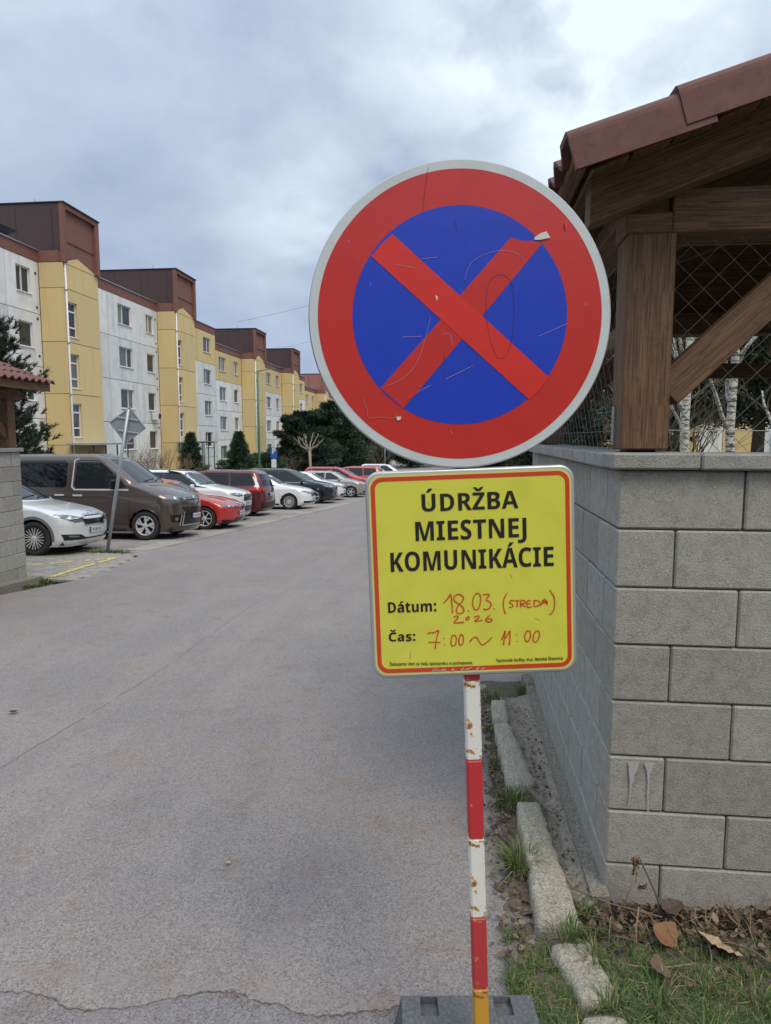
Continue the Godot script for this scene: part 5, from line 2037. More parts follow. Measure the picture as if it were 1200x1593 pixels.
# adds a patch and hides nothing when the outline misses the body
func put(parent: Node, c: Car, called: String, mode: String, outline: Array, off: float, m: Material, cell := 0.09):
	var key := "%s|%s|%s|%.3f" % [c.P.id, mode, str(outline), off]
	if not cache.has(key):
		cache[key] = car_patch(c, mode, outline, off, cell)
	if cache[key] == null:
		return null
	return part(parent, called, cache[key], m)

# the share of an outline that lies on the flat of the side, clear of the rounded corners
func within(c: Car, outline: Array, gap: float) -> Array:
	var lo := 9.0
	var hi := 0.0
	for q in outline:
		lo = minf(lo, q[1])
		hi = maxf(hi, q[1])
	var a := PackedVector2Array()
	var b := PackedVector2Array()
	for k in 9:
		var y := lerpf(lo, hi, k / 8.0)
		a.append(Vector2(c.front(c.w(y), y) + gap, y))
		b.append(Vector2(c.rear(c.w(y), y) - gap, y))
	b.reverse()
	a.append_array(b)
	var r := Geometry2D.intersect_polygons(poly_of(outline), a)
	if r.is_empty():
		return outline
	var o := []
	for q in r[0]:
		o.append([q.x, q.y])
	return o

func mirror_z(o: Array) -> Array:
	var r := []
	for p in o:
		r.append([-p[0], p[1]])
	return r

func make_car(c: Car, at_x: float, d: float, facing: float, skew: float, m: Dictionary, label: String, called := "parked_car", category := "car") -> Node3D:
	# at_x: where the bumper that points to the road stands; d: distance of the car's centre line
	var P := c.P
	var cx: float = at_x - P.L * 0.5
	var t := thing(called, label, category, Vector3(cx, G(d) + 0.0, -d), "cars parked beside the road")
	t.basis = Basis.from_euler(Vector3(-slope_at(d), 0, 0)) * Basis.from_euler(Vector3(0, (PI if facing < 0 else 0.0) + skew, 0))
	var key: String = "body" + P.id
	if not cache.has(key):
		cache[key] = car_body(c)
	part(t, "body", cache[key], m.paint)
	# floor pan and wheel wells
	var mb := MB.new()
	mb.box(Vector3(0, 0.25, 0), Vector3(P.L - 0.5, 0.10, P.wid[0][1] * 2.0 - 0.08))
	mb.box(Vector3(0, 0.52, 0), Vector3(P.L - 0.6, 0.5, P.wid[0][1] * 2.0 - 0.52))
	part(t, "underbody", mb.done(), M.black)
	for wl in [P.wf, P.wr]:
		for s in [1, -1]:
			var ww := wheel_meshes(P.R, m.get("wheel", 2))
			var z: float = s * (c.w(P.R) - 0.115)
			var node := Node3D.new()
			node.name = "wheel"
			node.transform = Transform3D(Basis() if s > 0 else Basis.from_euler(Vector3(0, PI, 0)), Vector3(P.L * 0.5 - wl, P.R, z))
			t.add_child(node, true)
			part(node, "tyre", ww[0], M.rubber)
			part(node, "rim", ww[1], m.get("rim_ring", m.get("rim", M.alloy)))
			part(node, "spokes", ww[2], m.get("rim", M.alloy))
			part(node, "brake_disc", ww[3], M.black)
		if m.get("arches", false):
			for s in ["s+", "s-"]:
				var ring := []
				for k in 21:
					var a := lerpf(-0.12, PI + 0.12, k / 20.0)
					ring.append([wl + cos(a) * (P.R + 0.095), P.R + sin(a) * (P.R + 0.095)])
				for k in 21:
					var a := lerpf(PI + 0.12, -0.12, k / 20.0)
					ring.append([wl + cos(a) * (P.R + 0.040), P.R + sin(a) * (P.R + 0.040)])
				put(t, c, "arch_trim", s, ring, 0.007, m.get("arch_mat", M.black), 0.12)
	var glass: Material = m.get("glass", M.glass)
	var rear_glass: Material = m.get("rear_glass", glass)
	var wind = put(t, c, "windscreen", "f", P.windscreen, 0.004, glass)
	if wind:
		var wp := MB.new()
		for s in [[-0.05, 0.5], [0.45, 0.55]]:
			var y: float = P.windscreen[0][1] + 0.02
			var a := c.pt("f", s[0], y) + Vector3(0.012, 0.012, 0)
			var b := c.pt("f", s[0] - s[1], y + 0.05) + Vector3(0.012, 0.012, 0)
			wp.tube([a, b], [0.012, 0.008], 4)
		part(t, "wipers", wp.done(), M.black)
	put(t, c, "rear_window", "r", P.rear_window, 0.004, rear_glass)
	if m.has("cabin"):
		var top: float = P.fr[-1][0]
		var y0: float = P.windows[0][0][1] - 0.025
		for s in ["s+", "s-"]:
			put(t, c, "cabin_panel", s, within(c, [[0.5, y0], [P.L, y0], [P.L, top - 0.005], [0.5, top - 0.005]], 0.0), 0.002, m.cabin, 0.08)
		var wz: float = P.wid[-1][1] + 0.25
		put(t, c, "cabin_panel", "f", [[-wz, P.windscreen[1][1]], [wz, P.windscreen[1][1]], [wz - 0.1, top - 0.003], [-wz + 0.1, top - 0.003]], 0.002, m.cabin, 0.08)
	for s in ["s+", "s-"]:
		for i in P.windows.size():
			put(t, c, "side_window", s, within(c, P.windows[i], 0.05), 0.004, glass if i == 0 else rear_glass)
		if P.has("trim") and m.has("trim"):
			for o in P.trim:
				put(t, c, "window_trim", s, o, 0.006, m.trim, 0.12)
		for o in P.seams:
			put(t, c, "door_gap_shade", s, o, 0.0025, M.black, 0.3)  # black strip laid on the body for the shade inside a door gap
		for o in P.handles:
			put(t, c, "door_handle", s, o, 0.018, m.get("handle", m.paint), 0.2)
		if P.has("sill"):
			put(t, c, "sill_trim", s, P.sill, 0.006, M.black, 0.25)
		# door mirror
		var zz: float = 1.0 if s == "s+" else -1.0
		var mp: Array = P.mirror
		var base := Vector3(P.L * 0.5 - mp[0], mp[1], zz * (c.half(mp[0], mp[1]) + 0.11))
		var bx := part(t, "door_mirror", cbox(0.12, 0.14 * P.get("mirror_size", 1.0), 0.19, 0.035), m.get("mirror_mat", m.paint), Transform3D(Basis.from_euler(Vector3(0, zz * 0.15, 0)), base))
		part(bx, "mirror_glass", cbox(0.01, 0.11, 0.15, 0.003), M.chrome, at(-0.062, 0, 0))
	for sgn in [1, -1]:
		for k in P.head.size():
			var o: Array = P.head[k] if sgn > 0 else mirror_z(P.head[k])
			var hl = put(t, c, "headlight", "f", o, 0.006, M.lens if k == 0 else M.black_gloss, 0.06)
			if hl and k == 0 and P.has("lamp"):
				for q in P.lamp:
					var lm := MB.new(true)
					var p := c.pt("f", q[0] * sgn, q[1])
					var n := c.nrm("f", q[0] * sgn, q[1])
					var b := Basis(Quaternion(Vector3.UP, n))
					lm.lathe([[0.0, 0.012], [q[2] * 0.6, 0.011], [q[2], 0.004]], 14, Transform3D(b, p + n * 0.004))
					part(hl, "reflector", lm.done(), M.chrome)
		for o in P.get("tail", []):
			put(t, c, "tail_light", "r", o if sgn > 0 else mirror_z(o), 0.006, M.red_lens, 0.06)
		for o in P.get("tail_side", []):
			put(t, c, "tail_light", "s+" if sgn > 0 else "s-", o, 0.006, M.red_lens, 0.06)
		for o in P.get("tail_chrome", []):
			put(t, c, "tail_light_trim", "s+" if sgn > 0 else "s-", o, 0.007, M.frame, 0.06)
		for o in P.get("fog", []):
			put(t, c, "fog_light", "f", o if sgn > 0 else mirror_z(o), 0.012, M.lens, 0.05)
		for o in P.get("chrome_front", []):
			put(t, c, "bumper_trim", "f", o if sgn > 0 else mirror_z(o), 0.014, m.get("bumper_trim", M.chrome), 0.06)
	for o in P.dark_front:
		put(t, c, "grille", "f", o, 0.007, M.black_gloss)
	for o in P.get("grille_frame", []):
		put(t, c, "grille_frame", "f", o, 0.012, M.chrome, 0.06)
	for o in P.get("dark_rear", []):
		put(t, c, "rear_bumper_trim", "r", o, 0.007, M.black)
	for e in [["f", P.plate_f], ["r", P.plate_r]]:
		var y: float = e[1]
		var pl = put(t, c, "licence_plate", e[0], [[-0.26, y - 0.055], [0.26, y - 0.055], [0.26, y + 0.055], [-0.26, y + 0.055]], 0.022, M.plate, 0.2)
		var sd := 1.0 if e[0] == "f" else -1.0
		for k in 6:
			var x0: float = -0.19 + k * 0.062 + (0.012 if k > 1 else 0.0)
			put(pl, c, "plate_mark", e[0], [[x0, y - 0.032], [x0 + 0.034, y - 0.032], [x0 + 0.034, y + 0.032], [x0, y + 0.032]], 0.0235, M.plate_ink, 0.2)
		put(pl, c, "country_band", e[0], [[sd * 0.262, y - 0.056], [sd * 0.21, y - 0.056], [sd * 0.21, y + 0.056], [sd * 0.262, y + 0.056]], 0.024, M.plate_blue, 0.2)
	if P.has("badge"):
		var lm := MB.new(true)
		var p := c.pt("f", 0.0, P.badge)
		var n := c.nrm("f", 0.0, P.badge)
		lm.lathe([[0.0, 0.02], [0.05, 0.018], [0.065, 0.006]], 18, Transform3D(Basis(Quaternion(Vector3.UP, n)), p + n * 0.006))
		part(t, "badge", lm.done(), M.chrome)
	if m.has("roof"):
		var ro := MB.new(true)
		var top: float = P.fr[-1][0]
		var l0: float = c.front(0, top - 0.03) + 0.02
		var l1: float = c.rear(0, top - 0.03) - 0.02
		var w := c.w(top) - 0.01
		var nn := 8
		for i in nn:
			for k in nn:
				var q := []
				for e in [[0, 0], [1, 0], [1, 1], [0, 1]]:
					var u := float(i + e[0]) / nn
					var v := float(k + e[1]) / nn * 2.0 - 1.0
					var bl := lerpf(l0 + 0.12 * v * v, l1 - 0.1 * v * v, u)
					q.append(Vector3(P.L * 0.5 - bl, top + 0.036 - 0.028 * v * v - 0.03 * pow(absf(u * 2 - 1), 6), v * w))
				ro.quad(q[0], q[1], q[2], q[3])
		part(t, "roof_panel", ro.done(), m.roof)
	return t

# a hatchback or estate from a few lengths
func profile(id: String, L: float, W: float, H: float, o := {}) -> Car:
	var nose: float = o.get("nose", 0.72)        # height where bonnet starts
	var cowl: float = o.get("cowl", 1.02)
	var cl: float = o.get("cowl_l", 1.18)        # distance of windscreen base from the nose
	var rf: float = o.get("roof_l", 2.05)        # roof starts
	var rb: float = o.get("roof_b", L - 0.55)    # roof ends
	var sedan: bool = o.get("sedan", false)
	var Rw: float = o.get("R", 0.325)
	var belt: float = o.get("belt", 0.93)
	var P := {"id": id, "L": L, "R": Rw, "wf": o.get("wf", 0.88), "wr": o.get("wr", L - 0.86), "bowf": 0.17, "bowr": 0.10, "cowl": cowl}
	P.fr = [[0.17, 0.10], [0.24, 0.03], [0.34, 0.0], [nose - 0.18, 0.0], [nose - 0.06, 0.025], [nose, 0.09], [lerpf(nose, cowl, 0.35), 0.30], [lerpf(nose, cowl, 0.7), 0.70], [cowl - 0.01, cl - 0.06], [cowl, cl], [cowl + 0.015, cl + 0.035], [H - 0.10, rf - 0.20], [H - 0.05, rf], [H - 0.028, rf + 0.25]]
	if sedan:
		P.rr = [[0.20, L - 0.10], [0.30, L - 0.02], [0.5, L], [0.8, L - 0.02], [0.98, L - 0.06], [1.02, L - 0.12], [1.05, L - 0.55], [1.065, L - 0.72], [H - 0.10, rb + 0.12], [H - 0.05, rb], [H - 0.028, rb - 0.2]]
	else:
		var slant: float = o.get("slant", 0.30)
		P.rr = [[0.22, L - 0.10], [0.32, L - 0.02], [0.5, L], [0.72, L - 0.01], [belt + 0.02, L - 0.07], [H - 0.12, lerpf(L - 0.09, rb, 1.0) + 0.02 - slant * 0.0], [H - 0.06, rb - 0.03], [H - 0.028, rb - 0.15]]
	P.wid = [[0.17, W - 0.05], [0.30, W - 0.015], [0.60, W], [belt - 0.08, W - 0.012], [belt, W - 0.045], [belt + 0.03, W - 0.06], [H - 0.12, W - 0.235], [H - 0.06, W - 0.27], [H - 0.028, W - 0.33]]
	P.rc = [[0.2, 0.30], [0.7, 0.30], [cowl, 0.22], [H, 0.16]]
	# window outlines in side view, between belt and roof
	var y0 := belt + 0.035
	var y1 := H - 0.115
	var fx := func(y: float) -> float: return lin(P.fr, y) + P.bowf + 0.20
	var rx := func(y: float) -> float: return lin(P.rr, y) - P.bowr - (0.34 if sedan else 0.20)
	var b1: float = o.get("b_pillar", lerpf(cl, rb, 0.50))
	var b2: float = o.get("c_pillar", rb - 0.35)
	P.windows = [[[cl + 0.20, y0], [b1 - 0.03, y0], [b1 - 0.05, y1], [fx.call(y1) - 0.02, y1], [fx.call((y0 + y1) * 0.5) - 0.02, (y0 + y1) * 0.5]]]
	if sedan:
		P.windows.append([[b1 + 0.03, y0], [rb + 0.25, y0], [rb - 0.02, y1 - 0.05], [rb - 0.12, y1], [b1 + 0.02, y1]])
	else:
		P.windows.append([[b1 + 0.03, y0], [b2 - 0.03, y0], [b2 - 0.08, y1], [b1 + 0.02, y1]])
		P.windows.append([[b2 + 0.03, y0 + 0.01], [rb - 0.02, y0 + 0.06], [rb - 0.14, y1 - 0.03], [b2 - 0.03, y1]])
	var wz := W - 0.30
	P.windscreen = [[-wz, cowl + 0.035], [0.0, cowl + 0.02], [wz, cowl + 0.035], [wz - 0.10, H - 0.105], [0.0, H - 0.085], [-wz + 0.10, H - 0.105]]
	P.rear_window = [[-wz + 0.06, belt + 0.13], [wz - 0.06, belt + 0.13], [wz - 0.14, H - 0.14], [-wz + 0.14, H - 0.14]]
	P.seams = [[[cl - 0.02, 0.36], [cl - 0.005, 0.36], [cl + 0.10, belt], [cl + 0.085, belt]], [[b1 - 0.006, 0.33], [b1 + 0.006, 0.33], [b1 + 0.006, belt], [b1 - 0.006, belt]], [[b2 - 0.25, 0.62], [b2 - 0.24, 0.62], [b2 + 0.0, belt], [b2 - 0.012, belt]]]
	P.handles = [[[b1 - 0.26, belt - 0.13], [b1 - 0.08, belt - 0.125], [b1 - 0.08, belt - 0.095], [b1 - 0.26, belt - 0.10]], [[b2 - 0.28, belt - 0.12], [b2 - 0.10, belt - 0.115], [b2 - 0.10, belt - 0.085], [b2 - 0.28, belt - 0.09]]]
	P.mirror = [cl + 0.42, belt + 0.05]
	P.head = [[[W - 0.42, nose - 0.13], [W - 0.03, nose - 0.055], [W - 0.025, nose + 0.01], [W - 0.12, nose + 0.015], [W - 0.40, nose - 0.045]]]
	P.lamp = [[W - 0.2, nose - 0.05, 0.04], [W - 0.33, nose - 0.075, 0.032]]
	P.dark_front = [[[-W + 0.45, nose - 0.17], [W - 0.45, nose - 0.17], [W - 0.43, nose - 0.035], [-W + 0.43, nose - 0.035]], [[-W + 0.22, 0.24], [W - 0.22, 0.24], [W - 0.18, 0.36], [-W + 0.18, 0.36]]]
	P.tail = [[[W - 0.30, belt - 0.22], [W - 0.02, belt - 0.20], [W - 0.03, belt - 0.06], [W - 0.28, belt - 0.08]]]
	P.plate_f = 0.46
	P.plate_r = 0.70
	P.badge = nose + 0.0
	P.sill = [[P.wf + Rw + 0.08, 0.175], [P.wr - Rw - 0.08, 0.175], [P.wr - Rw - 0.08, 0.24], [P.wf + Rw + 0.08, 0.24]]
	for k in o:
		if P.has(k) and k in ["fr", "rr", "wid", "rc", "windows", "windscreen", "rear_window", "seams", "handles", "head", "lamp", "dark_front", "tail", "plate_f", "plate_r", "badge", "mirror", "sill", "bowf", "bowr"]:
			P[k] = o[k]
	for k in ["trim", "fog", "chrome_front", "grille_frame", "dark_rear", "tail_side", "tail_chrome", "mirror_size"]:
		if o.has(k):
			P[k] = o[k]
	return Car.new(P)

# makes a body taller above the height y0
func stretch(c: Car, y0: float, k: float):
	var up := func(y: float) -> float: return y + maxf(0.0, y - y0) * k
	for a in ["fr", "rr", "wid", "rc"]:
		for q in c.P[a]:
			q[0] = up.call(q[0])
	for a in ["windscreen", "rear_window"]:
		for q in c.P[a]:
			q[1] = up.call(q[1])
	for a in ["windows", "trim", "seams", "handles", "head", "dark_front", "tail", "chrome_front", "fog"]:
		for o in c.P.get(a, []):
			for q in o:
				q[1] = up.call(q[1])
	for q in c.P.lamp:
		q[1] = up.call(q[1])
	c.P.mirror[1] = up.call(c.P.mirror[1])
	c.P.badge = up.call(c.P.badge)
	c.P.cowl = up.call(c.P.cowl)

func build_cars():
	var silver := paint(0.66, 0.69, 0.72, 0.2, 0.3)
	var white := paint(0.74, 0.755, 0.76, 0.0, 0.4)
	var brownp := paint(0.078, 0.057, 0.047, 0.35, 0.28)
	var red := paint(0.42, 0.022, 0.018, 0.0, 0.35)
	var maroon := paint(0.105, 0.010, 0.015, 0.35, 0.32)
	var blackp := paint(0.008, 0.010, 0.017, 0.2, 0.30)
	var beige := paint(0.40, 0.39, 0.36, 0.5, 0.32)
	var orange := paint(0.48, 0.055, 0.02, 0.1, 0.35)
	# --- silver hatchback, nearest
	var hatch := profile("hatch", 4.36, 0.895, 1.47, {"nose": 0.78, "cowl": 1.03, "cowl_l": 1.15, "R": 0.335, "belt": 0.95, "wf": 0.80, "wr": 3.45,
		"head": [[[0.40, 0.645], [0.62, 0.635], [0.86, 0.74], [0.855, 0.80], [0.72, 0.79], [0.40, 0.725]], [[0.40, 0.72], [0.62, 0.69], [0.62, 0.70], [0.40, 0.73]]],
		"dark_front": [[[-0.36, 0.585], [0.36, 0.585], [0.40, 0.70], [0.30, 0.755], [-0.30, 0.755], [-0.40, 0.70]], [[-0.80, 0.30], [0.80, 0.30], [0.84, 0.42], [0.50, 0.40], [0.36, 0.33], [-0.36, 0.33], [-0.50, 0.40], [-0.84, 0.42]]],
		"grille_frame": [[[-0.38, 0.565], [0.38, 0.565], [0.44, 0.70], [0.42, 0.70], [0.365, 0.583], [-0.365, 0.583], [-0.42, 0.70], [-0.44, 0.70]], [[-0.44, 0.70], [-0.42, 0.70], [-0.31, 0.76], [0.31, 0.76], [0.42, 0.70], [0.44, 0.70], [0.33, 0.785], [-0.33, 0.785]]],
		"fog": [[[0.55, 0.345], [0.74, 0.36], [0.76, 0.395], [0.56, 0.375]]], "lamp": [[0.70, 0.725, 0.045]], "plate_f": 0.47, "badge": 0.80})
	var car := make_car(hatch, -7.36, 13.0, 1.0, 0.03, {"paint": silver, "wheel": 1, "rim": M.alloy, "rim_ring": M.black, "arches": true, "arch_mat": flat(0.11, 0.12, 0.13, 0.6)}, "silver hatchback, nearest parked car, behind the leaning grey pole")
	# --- brown passenger van
	var van := profile("van", 5.0, 0.955, 1.93, {"nose": 1.0, "cowl": 1.24, "cowl_l": 0.98, "roof_l": 1.95, "roof_b": 4.93, "R": 0.345, "belt": 1.08, "wf": 0.90, "wr": 4.10,
		"fr": [[0.20, 0.08], [0.28, 0.01], [0.40, 0.0], [0.62, 0.0], [0.84, 0.02], [0.95, 0.07], [1.02, 0.16], [1.10, 0.36], [1.18, 0.66], [1.225, 0.88], [1.245, 0.98], [1.26, 1.02], [1.78, 1.82], [1.84, 2.02], [1.87, 2.25]],
		"rr": [[0.24, 4.93], [0.34, 4.99], [0.5, 5.0], [1.1, 4.98], [1.75, 4.90], [1.84, 4.84], [1.87, 4.75]],
		"wid": [[0.20, 0.90], [0.34, 0.945], [0.65, 0.955], [1.0, 0.945], [1.10, 0.925], [1.16, 0.915], [1.72, 0.815], [1.82, 0.765], [1.87, 0.68]],
		"rc": [[0.2, 0.26], [1.0, 0.30], [1.3, 0.24], [1.9, 0.14]],
		"windscreen": [[-0.70, 1.285], [0.0, 1.265], [0.70, 1.285], [0.61, 1.775], [0.0, 1.79], [-0.61, 1.775]],
		"windows": [[[1.34, 1.17], [2.60, 1.15], [2.66, 1.22], [2.62, 1.72], [2.54, 1.755], [2.06, 1.75], [1.72, 1.52]], [[2.90, 1.17], [4.05, 1.17], [4.10, 1.22], [4.10, 1.70], [4.02, 1.74], [2.92, 1.74], [2.86, 1.68], [2.86, 1.22]], [[4.22, 1.20], [4.72, 1.22], [4.70, 1.72], [4.22, 1.72]]],
		"trim": [[[1.30, 1.11], [2.66, 1.11], [2.74, 1.18], [2.70, 1.75], [2.58, 1.79], [2.58, 1.775], [2.675, 1.74], [2.70, 1.19], [2.64, 1.14], [1.30, 1.145]]],
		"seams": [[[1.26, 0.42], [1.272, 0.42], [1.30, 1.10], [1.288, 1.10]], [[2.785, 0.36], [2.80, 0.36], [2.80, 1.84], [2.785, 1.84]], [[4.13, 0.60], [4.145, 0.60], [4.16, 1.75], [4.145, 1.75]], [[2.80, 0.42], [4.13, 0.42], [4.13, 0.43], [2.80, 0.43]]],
		"handles": [[[2.44, 0.985], [2.68, 0.985], [2.68, 1.02], [2.44, 1.02]], [[2.90, 0.99], [3.14, 0.99], [3.14, 1.025], [2.90, 1.025]]],
		"mirror": [1.62, 1.24], "mirror_size": 1.7,
		"head": [[[0.32, 0.925], [0.55, 0.88], [0.90, 0.93], [0.91, 1.01], [0.78, 1.025], [0.34, 0.96]], [[0.50, 0.90], [0.60, 0.895], [0.62, 0.955], [0.52, 0.955]]],
		"lamp": [[0.72, 0.955, 0.05], [0.45, 0.925, 0.03]],
		"dark_front": [[[-0.34, 0.905], [0.34, 0.905], [0.33, 0.965], [-0.33, 0.965]], [[-0.56, 0.36], [0.56, 0.36], [0.50, 0.66], [0.60, 0.76], [-0.60, 0.76], [-0.50, 0.66]], [[0.66, 0.42], [0.86, 0.44], [0.88, 0.60], [0.64, 0.60]], [[-0.66, 0.42], [-0.64, 0.60], [-0.88, 0.60], [-0.86, 0.44]]],
		"chrome_front": [[[0.60, 0.335], [0.64, 0.335], [0.56, 0.66], [0.52, 0.66]], [[0.68, 0.34], [0.71, 0.34], [0.64, 0.62], [0.61, 0.62]], [[0.0, 0.34], [0.60, 0.335], [0.60, 0.365], [0.0, 0.365]], [[0.0, 0.928], [0.34, 0.93], [0.34, 0.942], [0.0, 0.942]]],
		"fog": [[[0.73, 0.47], [0.79, 0.47], [0.80, 0.54], [0.74, 0.545]]],
		"plate_f": 0.56, "plate_r": 0.8, "badge": 0.945, "sill": [[1.36, 0.205], [3.64, 0.205], [3.64, 0.27], [1.36, 0.27]]})
	stretch(van, 0.62, 0.13)
	van.P.bowf = 0.27
	make_car(van, -6.50, 16.25, 1.0, 0.0, {"paint": brownp, "wheel": 0, "rim": M.alloy, "trim": M.alloy, "rear_glass": M.tinted, "glass": M.glass, "handle": M.alloy, "mirror_mat": M.black_gloss}, "dark brown passenger van with tinted rear windows, second from the left", "passenger_van", "van")
	# --- red sedan
	var sedan := profile("sedan", 4.52, 0.905, 1.42, {"sedan": true, "nose": 0.70, "cowl": 0.98, "cowl_l": 1.35, "roof_l": 2.15, "roof_b": 3.25, "R": 0.32, "belt": 0.92, "wf": 0.80, "wr": 3.56,
		"head": [[[0.36, 0.585], [0.84, 0.64], [0.855, 0.70], [0.74, 0.71], [0.36, 0.665]], [[0.34, 0.60], [0.46, 0.60], [0.46, 0.665], [0.34, 0.66]]], "lamp": [[0.52, 0.635, 0.045], [0.68, 0.66, 0.045]],
		"dark_front": [[[0.03, 0.545], [0.27, 0.56], [0.30, 0.66], [0.04, 0.675]], [[-0.03, 0.545], [-0.04, 0.675], [-0.30, 0.66], [-0.27, 0.56]], [[-0.80, 0.18], [0.80, 0.18], [0.86, 0.29], [0.5, 0.26], [0.4, 0.33], [-0.4, 0.33], [-0.5, 0.26], [-0.86, 0.29]]],
		"plate_f": 0.45, "badge": 0.72})
	make_car(sedan, -6.27, 19.05, 1.0, 0.02, {"paint": red, "wheel": 3, "rim": M.alloy}, "bright red sedan parked close behind the brown van")
	# --- white suv, dark roof
	var suv := profile("suv", 4.60, 0.93, 1.68, {"nose": 0.93, "cowl": 1.16, "cowl_l": 1.12, "roof_l": 2.0, "roof_b": 4.1, "R": 0.355, "belt": 1.08, "wf": 0.90, "wr": 3.60,
		"head": [[[0.42, 0.845], [0.66, 0.80], [0.90, 0.865], [0.895, 0.925], [0.72, 0.93], [0.42, 0.90]], [[0.42, 0.835], [0.60, 0.81], [0.60, 0.83], [0.42, 0.855]]], "lamp": [[0.72, 0.875, 0.045], [0.55, 0.87, 0.035]],
		"dark_front": [[[-0.42, 0.66], [0.42, 0.66], [0.34, 0.87], [-0.34, 0.87]], [[-0.66, 0.28], [0.66, 0.28], [0.70, 0.50], [-0.70, 0.50]]],
		"chrome_front": [[[0.0, 0.26], [0.55, 0.26], [0.72, 0.40], [0.68, 0.44], [0.5, 0.32], [0.0, 0.32]]], "trim": [[[1.30, 1.085], [4.0, 1.10], [4.0, 1.115], [1.30, 1.10]], [[1.34, 1.14], [1.76, 1.42], [2.14, 1.565], [3.2, 1.575], [3.2, 1.59], [2.12, 1.585], [1.74, 1.445], [1.32, 1.155]]],
		"plate_f": 0.58, "badge": 0.90})
	make_car(suv, -6.95, 21.9, 1.0, 0.0, {"paint": white, "roof": blackp, "cabin": blackp, "wheel": 2, "arches": true, "trim": M.chrome}, "white suv with a dark roof between the red sedan and the maroon car")
	# --- maroon people carrier, tail to the road
	var mpv := profile("mpv", 4.56, 0.925, 1.66, {"nose": 0.85, "cowl": 1.12, "cowl_l": 1.0, "roof_l": 2.0, "roof_b": 4.22, "R": 0.33, "belt": 1.02, "wf": 0.86, "wr": 3.62,
		"rr": [[0.25, 4.46], [0.34, 4.54], [0.55, 4.56], [0.85, 4.53], [1.05, 4.47], [1.30, 4.40], [1.53, 4.28], [1.60, 4.20], [1.632, 4.08]],
		"b_pillar": 2.25, "c_pillar": 3.25,
		"tail_side": [[[3.86, 0.93], [4.40, 0.90], [4.38, 1.02], [4.16, 1.04], [3.98, 1.0]]], "tail_chrome": [[[4.14, 1.045], [4.33, 1.03], [4.27, 1.18], [4.18, 1.32], [4.09, 1.42], [4.05, 1.41], [4.13, 1.28], [4.19, 1.15]]],
		"tail": [[[0.52, 0.92], [0.87, 0.94], [0.85, 1.03], [0.52, 1.0]]], "rear_window": [[-0.62, 1.08], [0.62, 1.08], [0.55, 1.50], [-0.55, 1.50]], "plate_r": 0.78, "dark_rear": [[[-0.80, 0.27], [0.80, 0.27], [0.84, 0.50], [-0.84, 0.50]]]})
	make_car(mpv, -6.85, 24.4, -1.0, 0.0, {"paint": maroon, "wheel": 2, "rear_glass": M.tinted}, "maroon people carrier parked tail first, its red rear light facing the road")
	# --- white estate
	var estate := profile("estate", 4.69, 0.915, 1.48, {"nose": 0.76, "cowl": 1.02, "cowl_l": 1.25, "roof_l": 2.1, "roof_b": 4.25, "R": 0.325, "belt": 0.93, "wf": 0.88, "wr": 3.57,
		"head": [[[0.44, 0.68], [0.66, 0.655], [0.88, 0.735], [0.87, 0.775], [0.70, 0.77], [0.44, 0.735]]],
		"dark_front": [[[-0.42, 0.55], [0.42, 0.55], [0.44, 0.70], [0.3, 0.745], [-0.3, 0.745], [-0.44, 0.70]], [[-0.84, 0.27], [0.84, 0.27], [0.86, 0.36], [0.6, 0.36], [-0.6, 0.36], [-0.86, 0.36]]], "plate_f": 0.45})
	make_car(estate, -6.1, 28.3, 1.0, 0.0, {"paint": white, "wheel": 4, "rim": M.alloy}, "white estate car with pale wheels between the maroon and the black car")
	# --- black people carrier
	var carrier := profile("carrier", 4.77, 0.93, 1.66, {"nose": 0.84, "cowl": 1.08, "cowl_l": 1.10, "roof_l": 2.25, "roof_b": 4.3, "R": 0.34, "belt": 0.98, "wf": 0.92, "wr": 3.77, "trim": [[[1.28, 0.985], [4.1, 1.0], [4.1, 1.012], [1.28, 0.997]]]})
	make_car(carrier, -5.92, 32.6, 1.0, 0.0, {"paint": blackp, "wheel": 2, "trim": M.chrome}, "black people carrier with bright headlights right of the white estate")
	var small := profile("small", 4.0, 0.845, 1.47, {"nose": 0.78, "cowl": 1.02, "cowl_l": 1.02, "roof_l": 1.85, "roof_b": 3.55, "R": 0.31, "belt": 0.95, "wf": 0.80, "wr": 3.25})
	make_car(small, -5.95, 35.2, 1.0, 0.0, {"paint": white, "wheel": 2}, "small white car mostly hidden behind the black people carrier")
	make_car(small, -5.2, 38.2, 1.0, 0.0, {"paint": beige, "wheel": 2}, "small silver beige car with a visible front wheel beyond the black one")
	make_car(carrier, -4.95, 41.0, 1.0, 0.0, {"paint": red, "wheel": 2}, "red car behind the silver beige one, headlight beside the yellow plate")
	make_car(mpv, -4.8, 44.0, -1.0, 0.0, {"paint": orange, "wheel": 2}, "orange red car parked tail first near the yellow plate's corner")
	make_car(small, -4.1, 47.0, 1.0, 0.0, {"paint": white, "wheel": 2}, "white car just left of the yellow plate's upper corner")
	make_car(estate, -3.8, 50.0, 1.0, 0.0, {"paint": white, "wheel": 2}, "white roof showing above the yellow plate's left corner")
	make_car(suv, -3.5, 53.0, 1.0, 0.0, {"paint": silver, "wheel": 2}, "silver roofed car, farthest one visible between plate and disc")

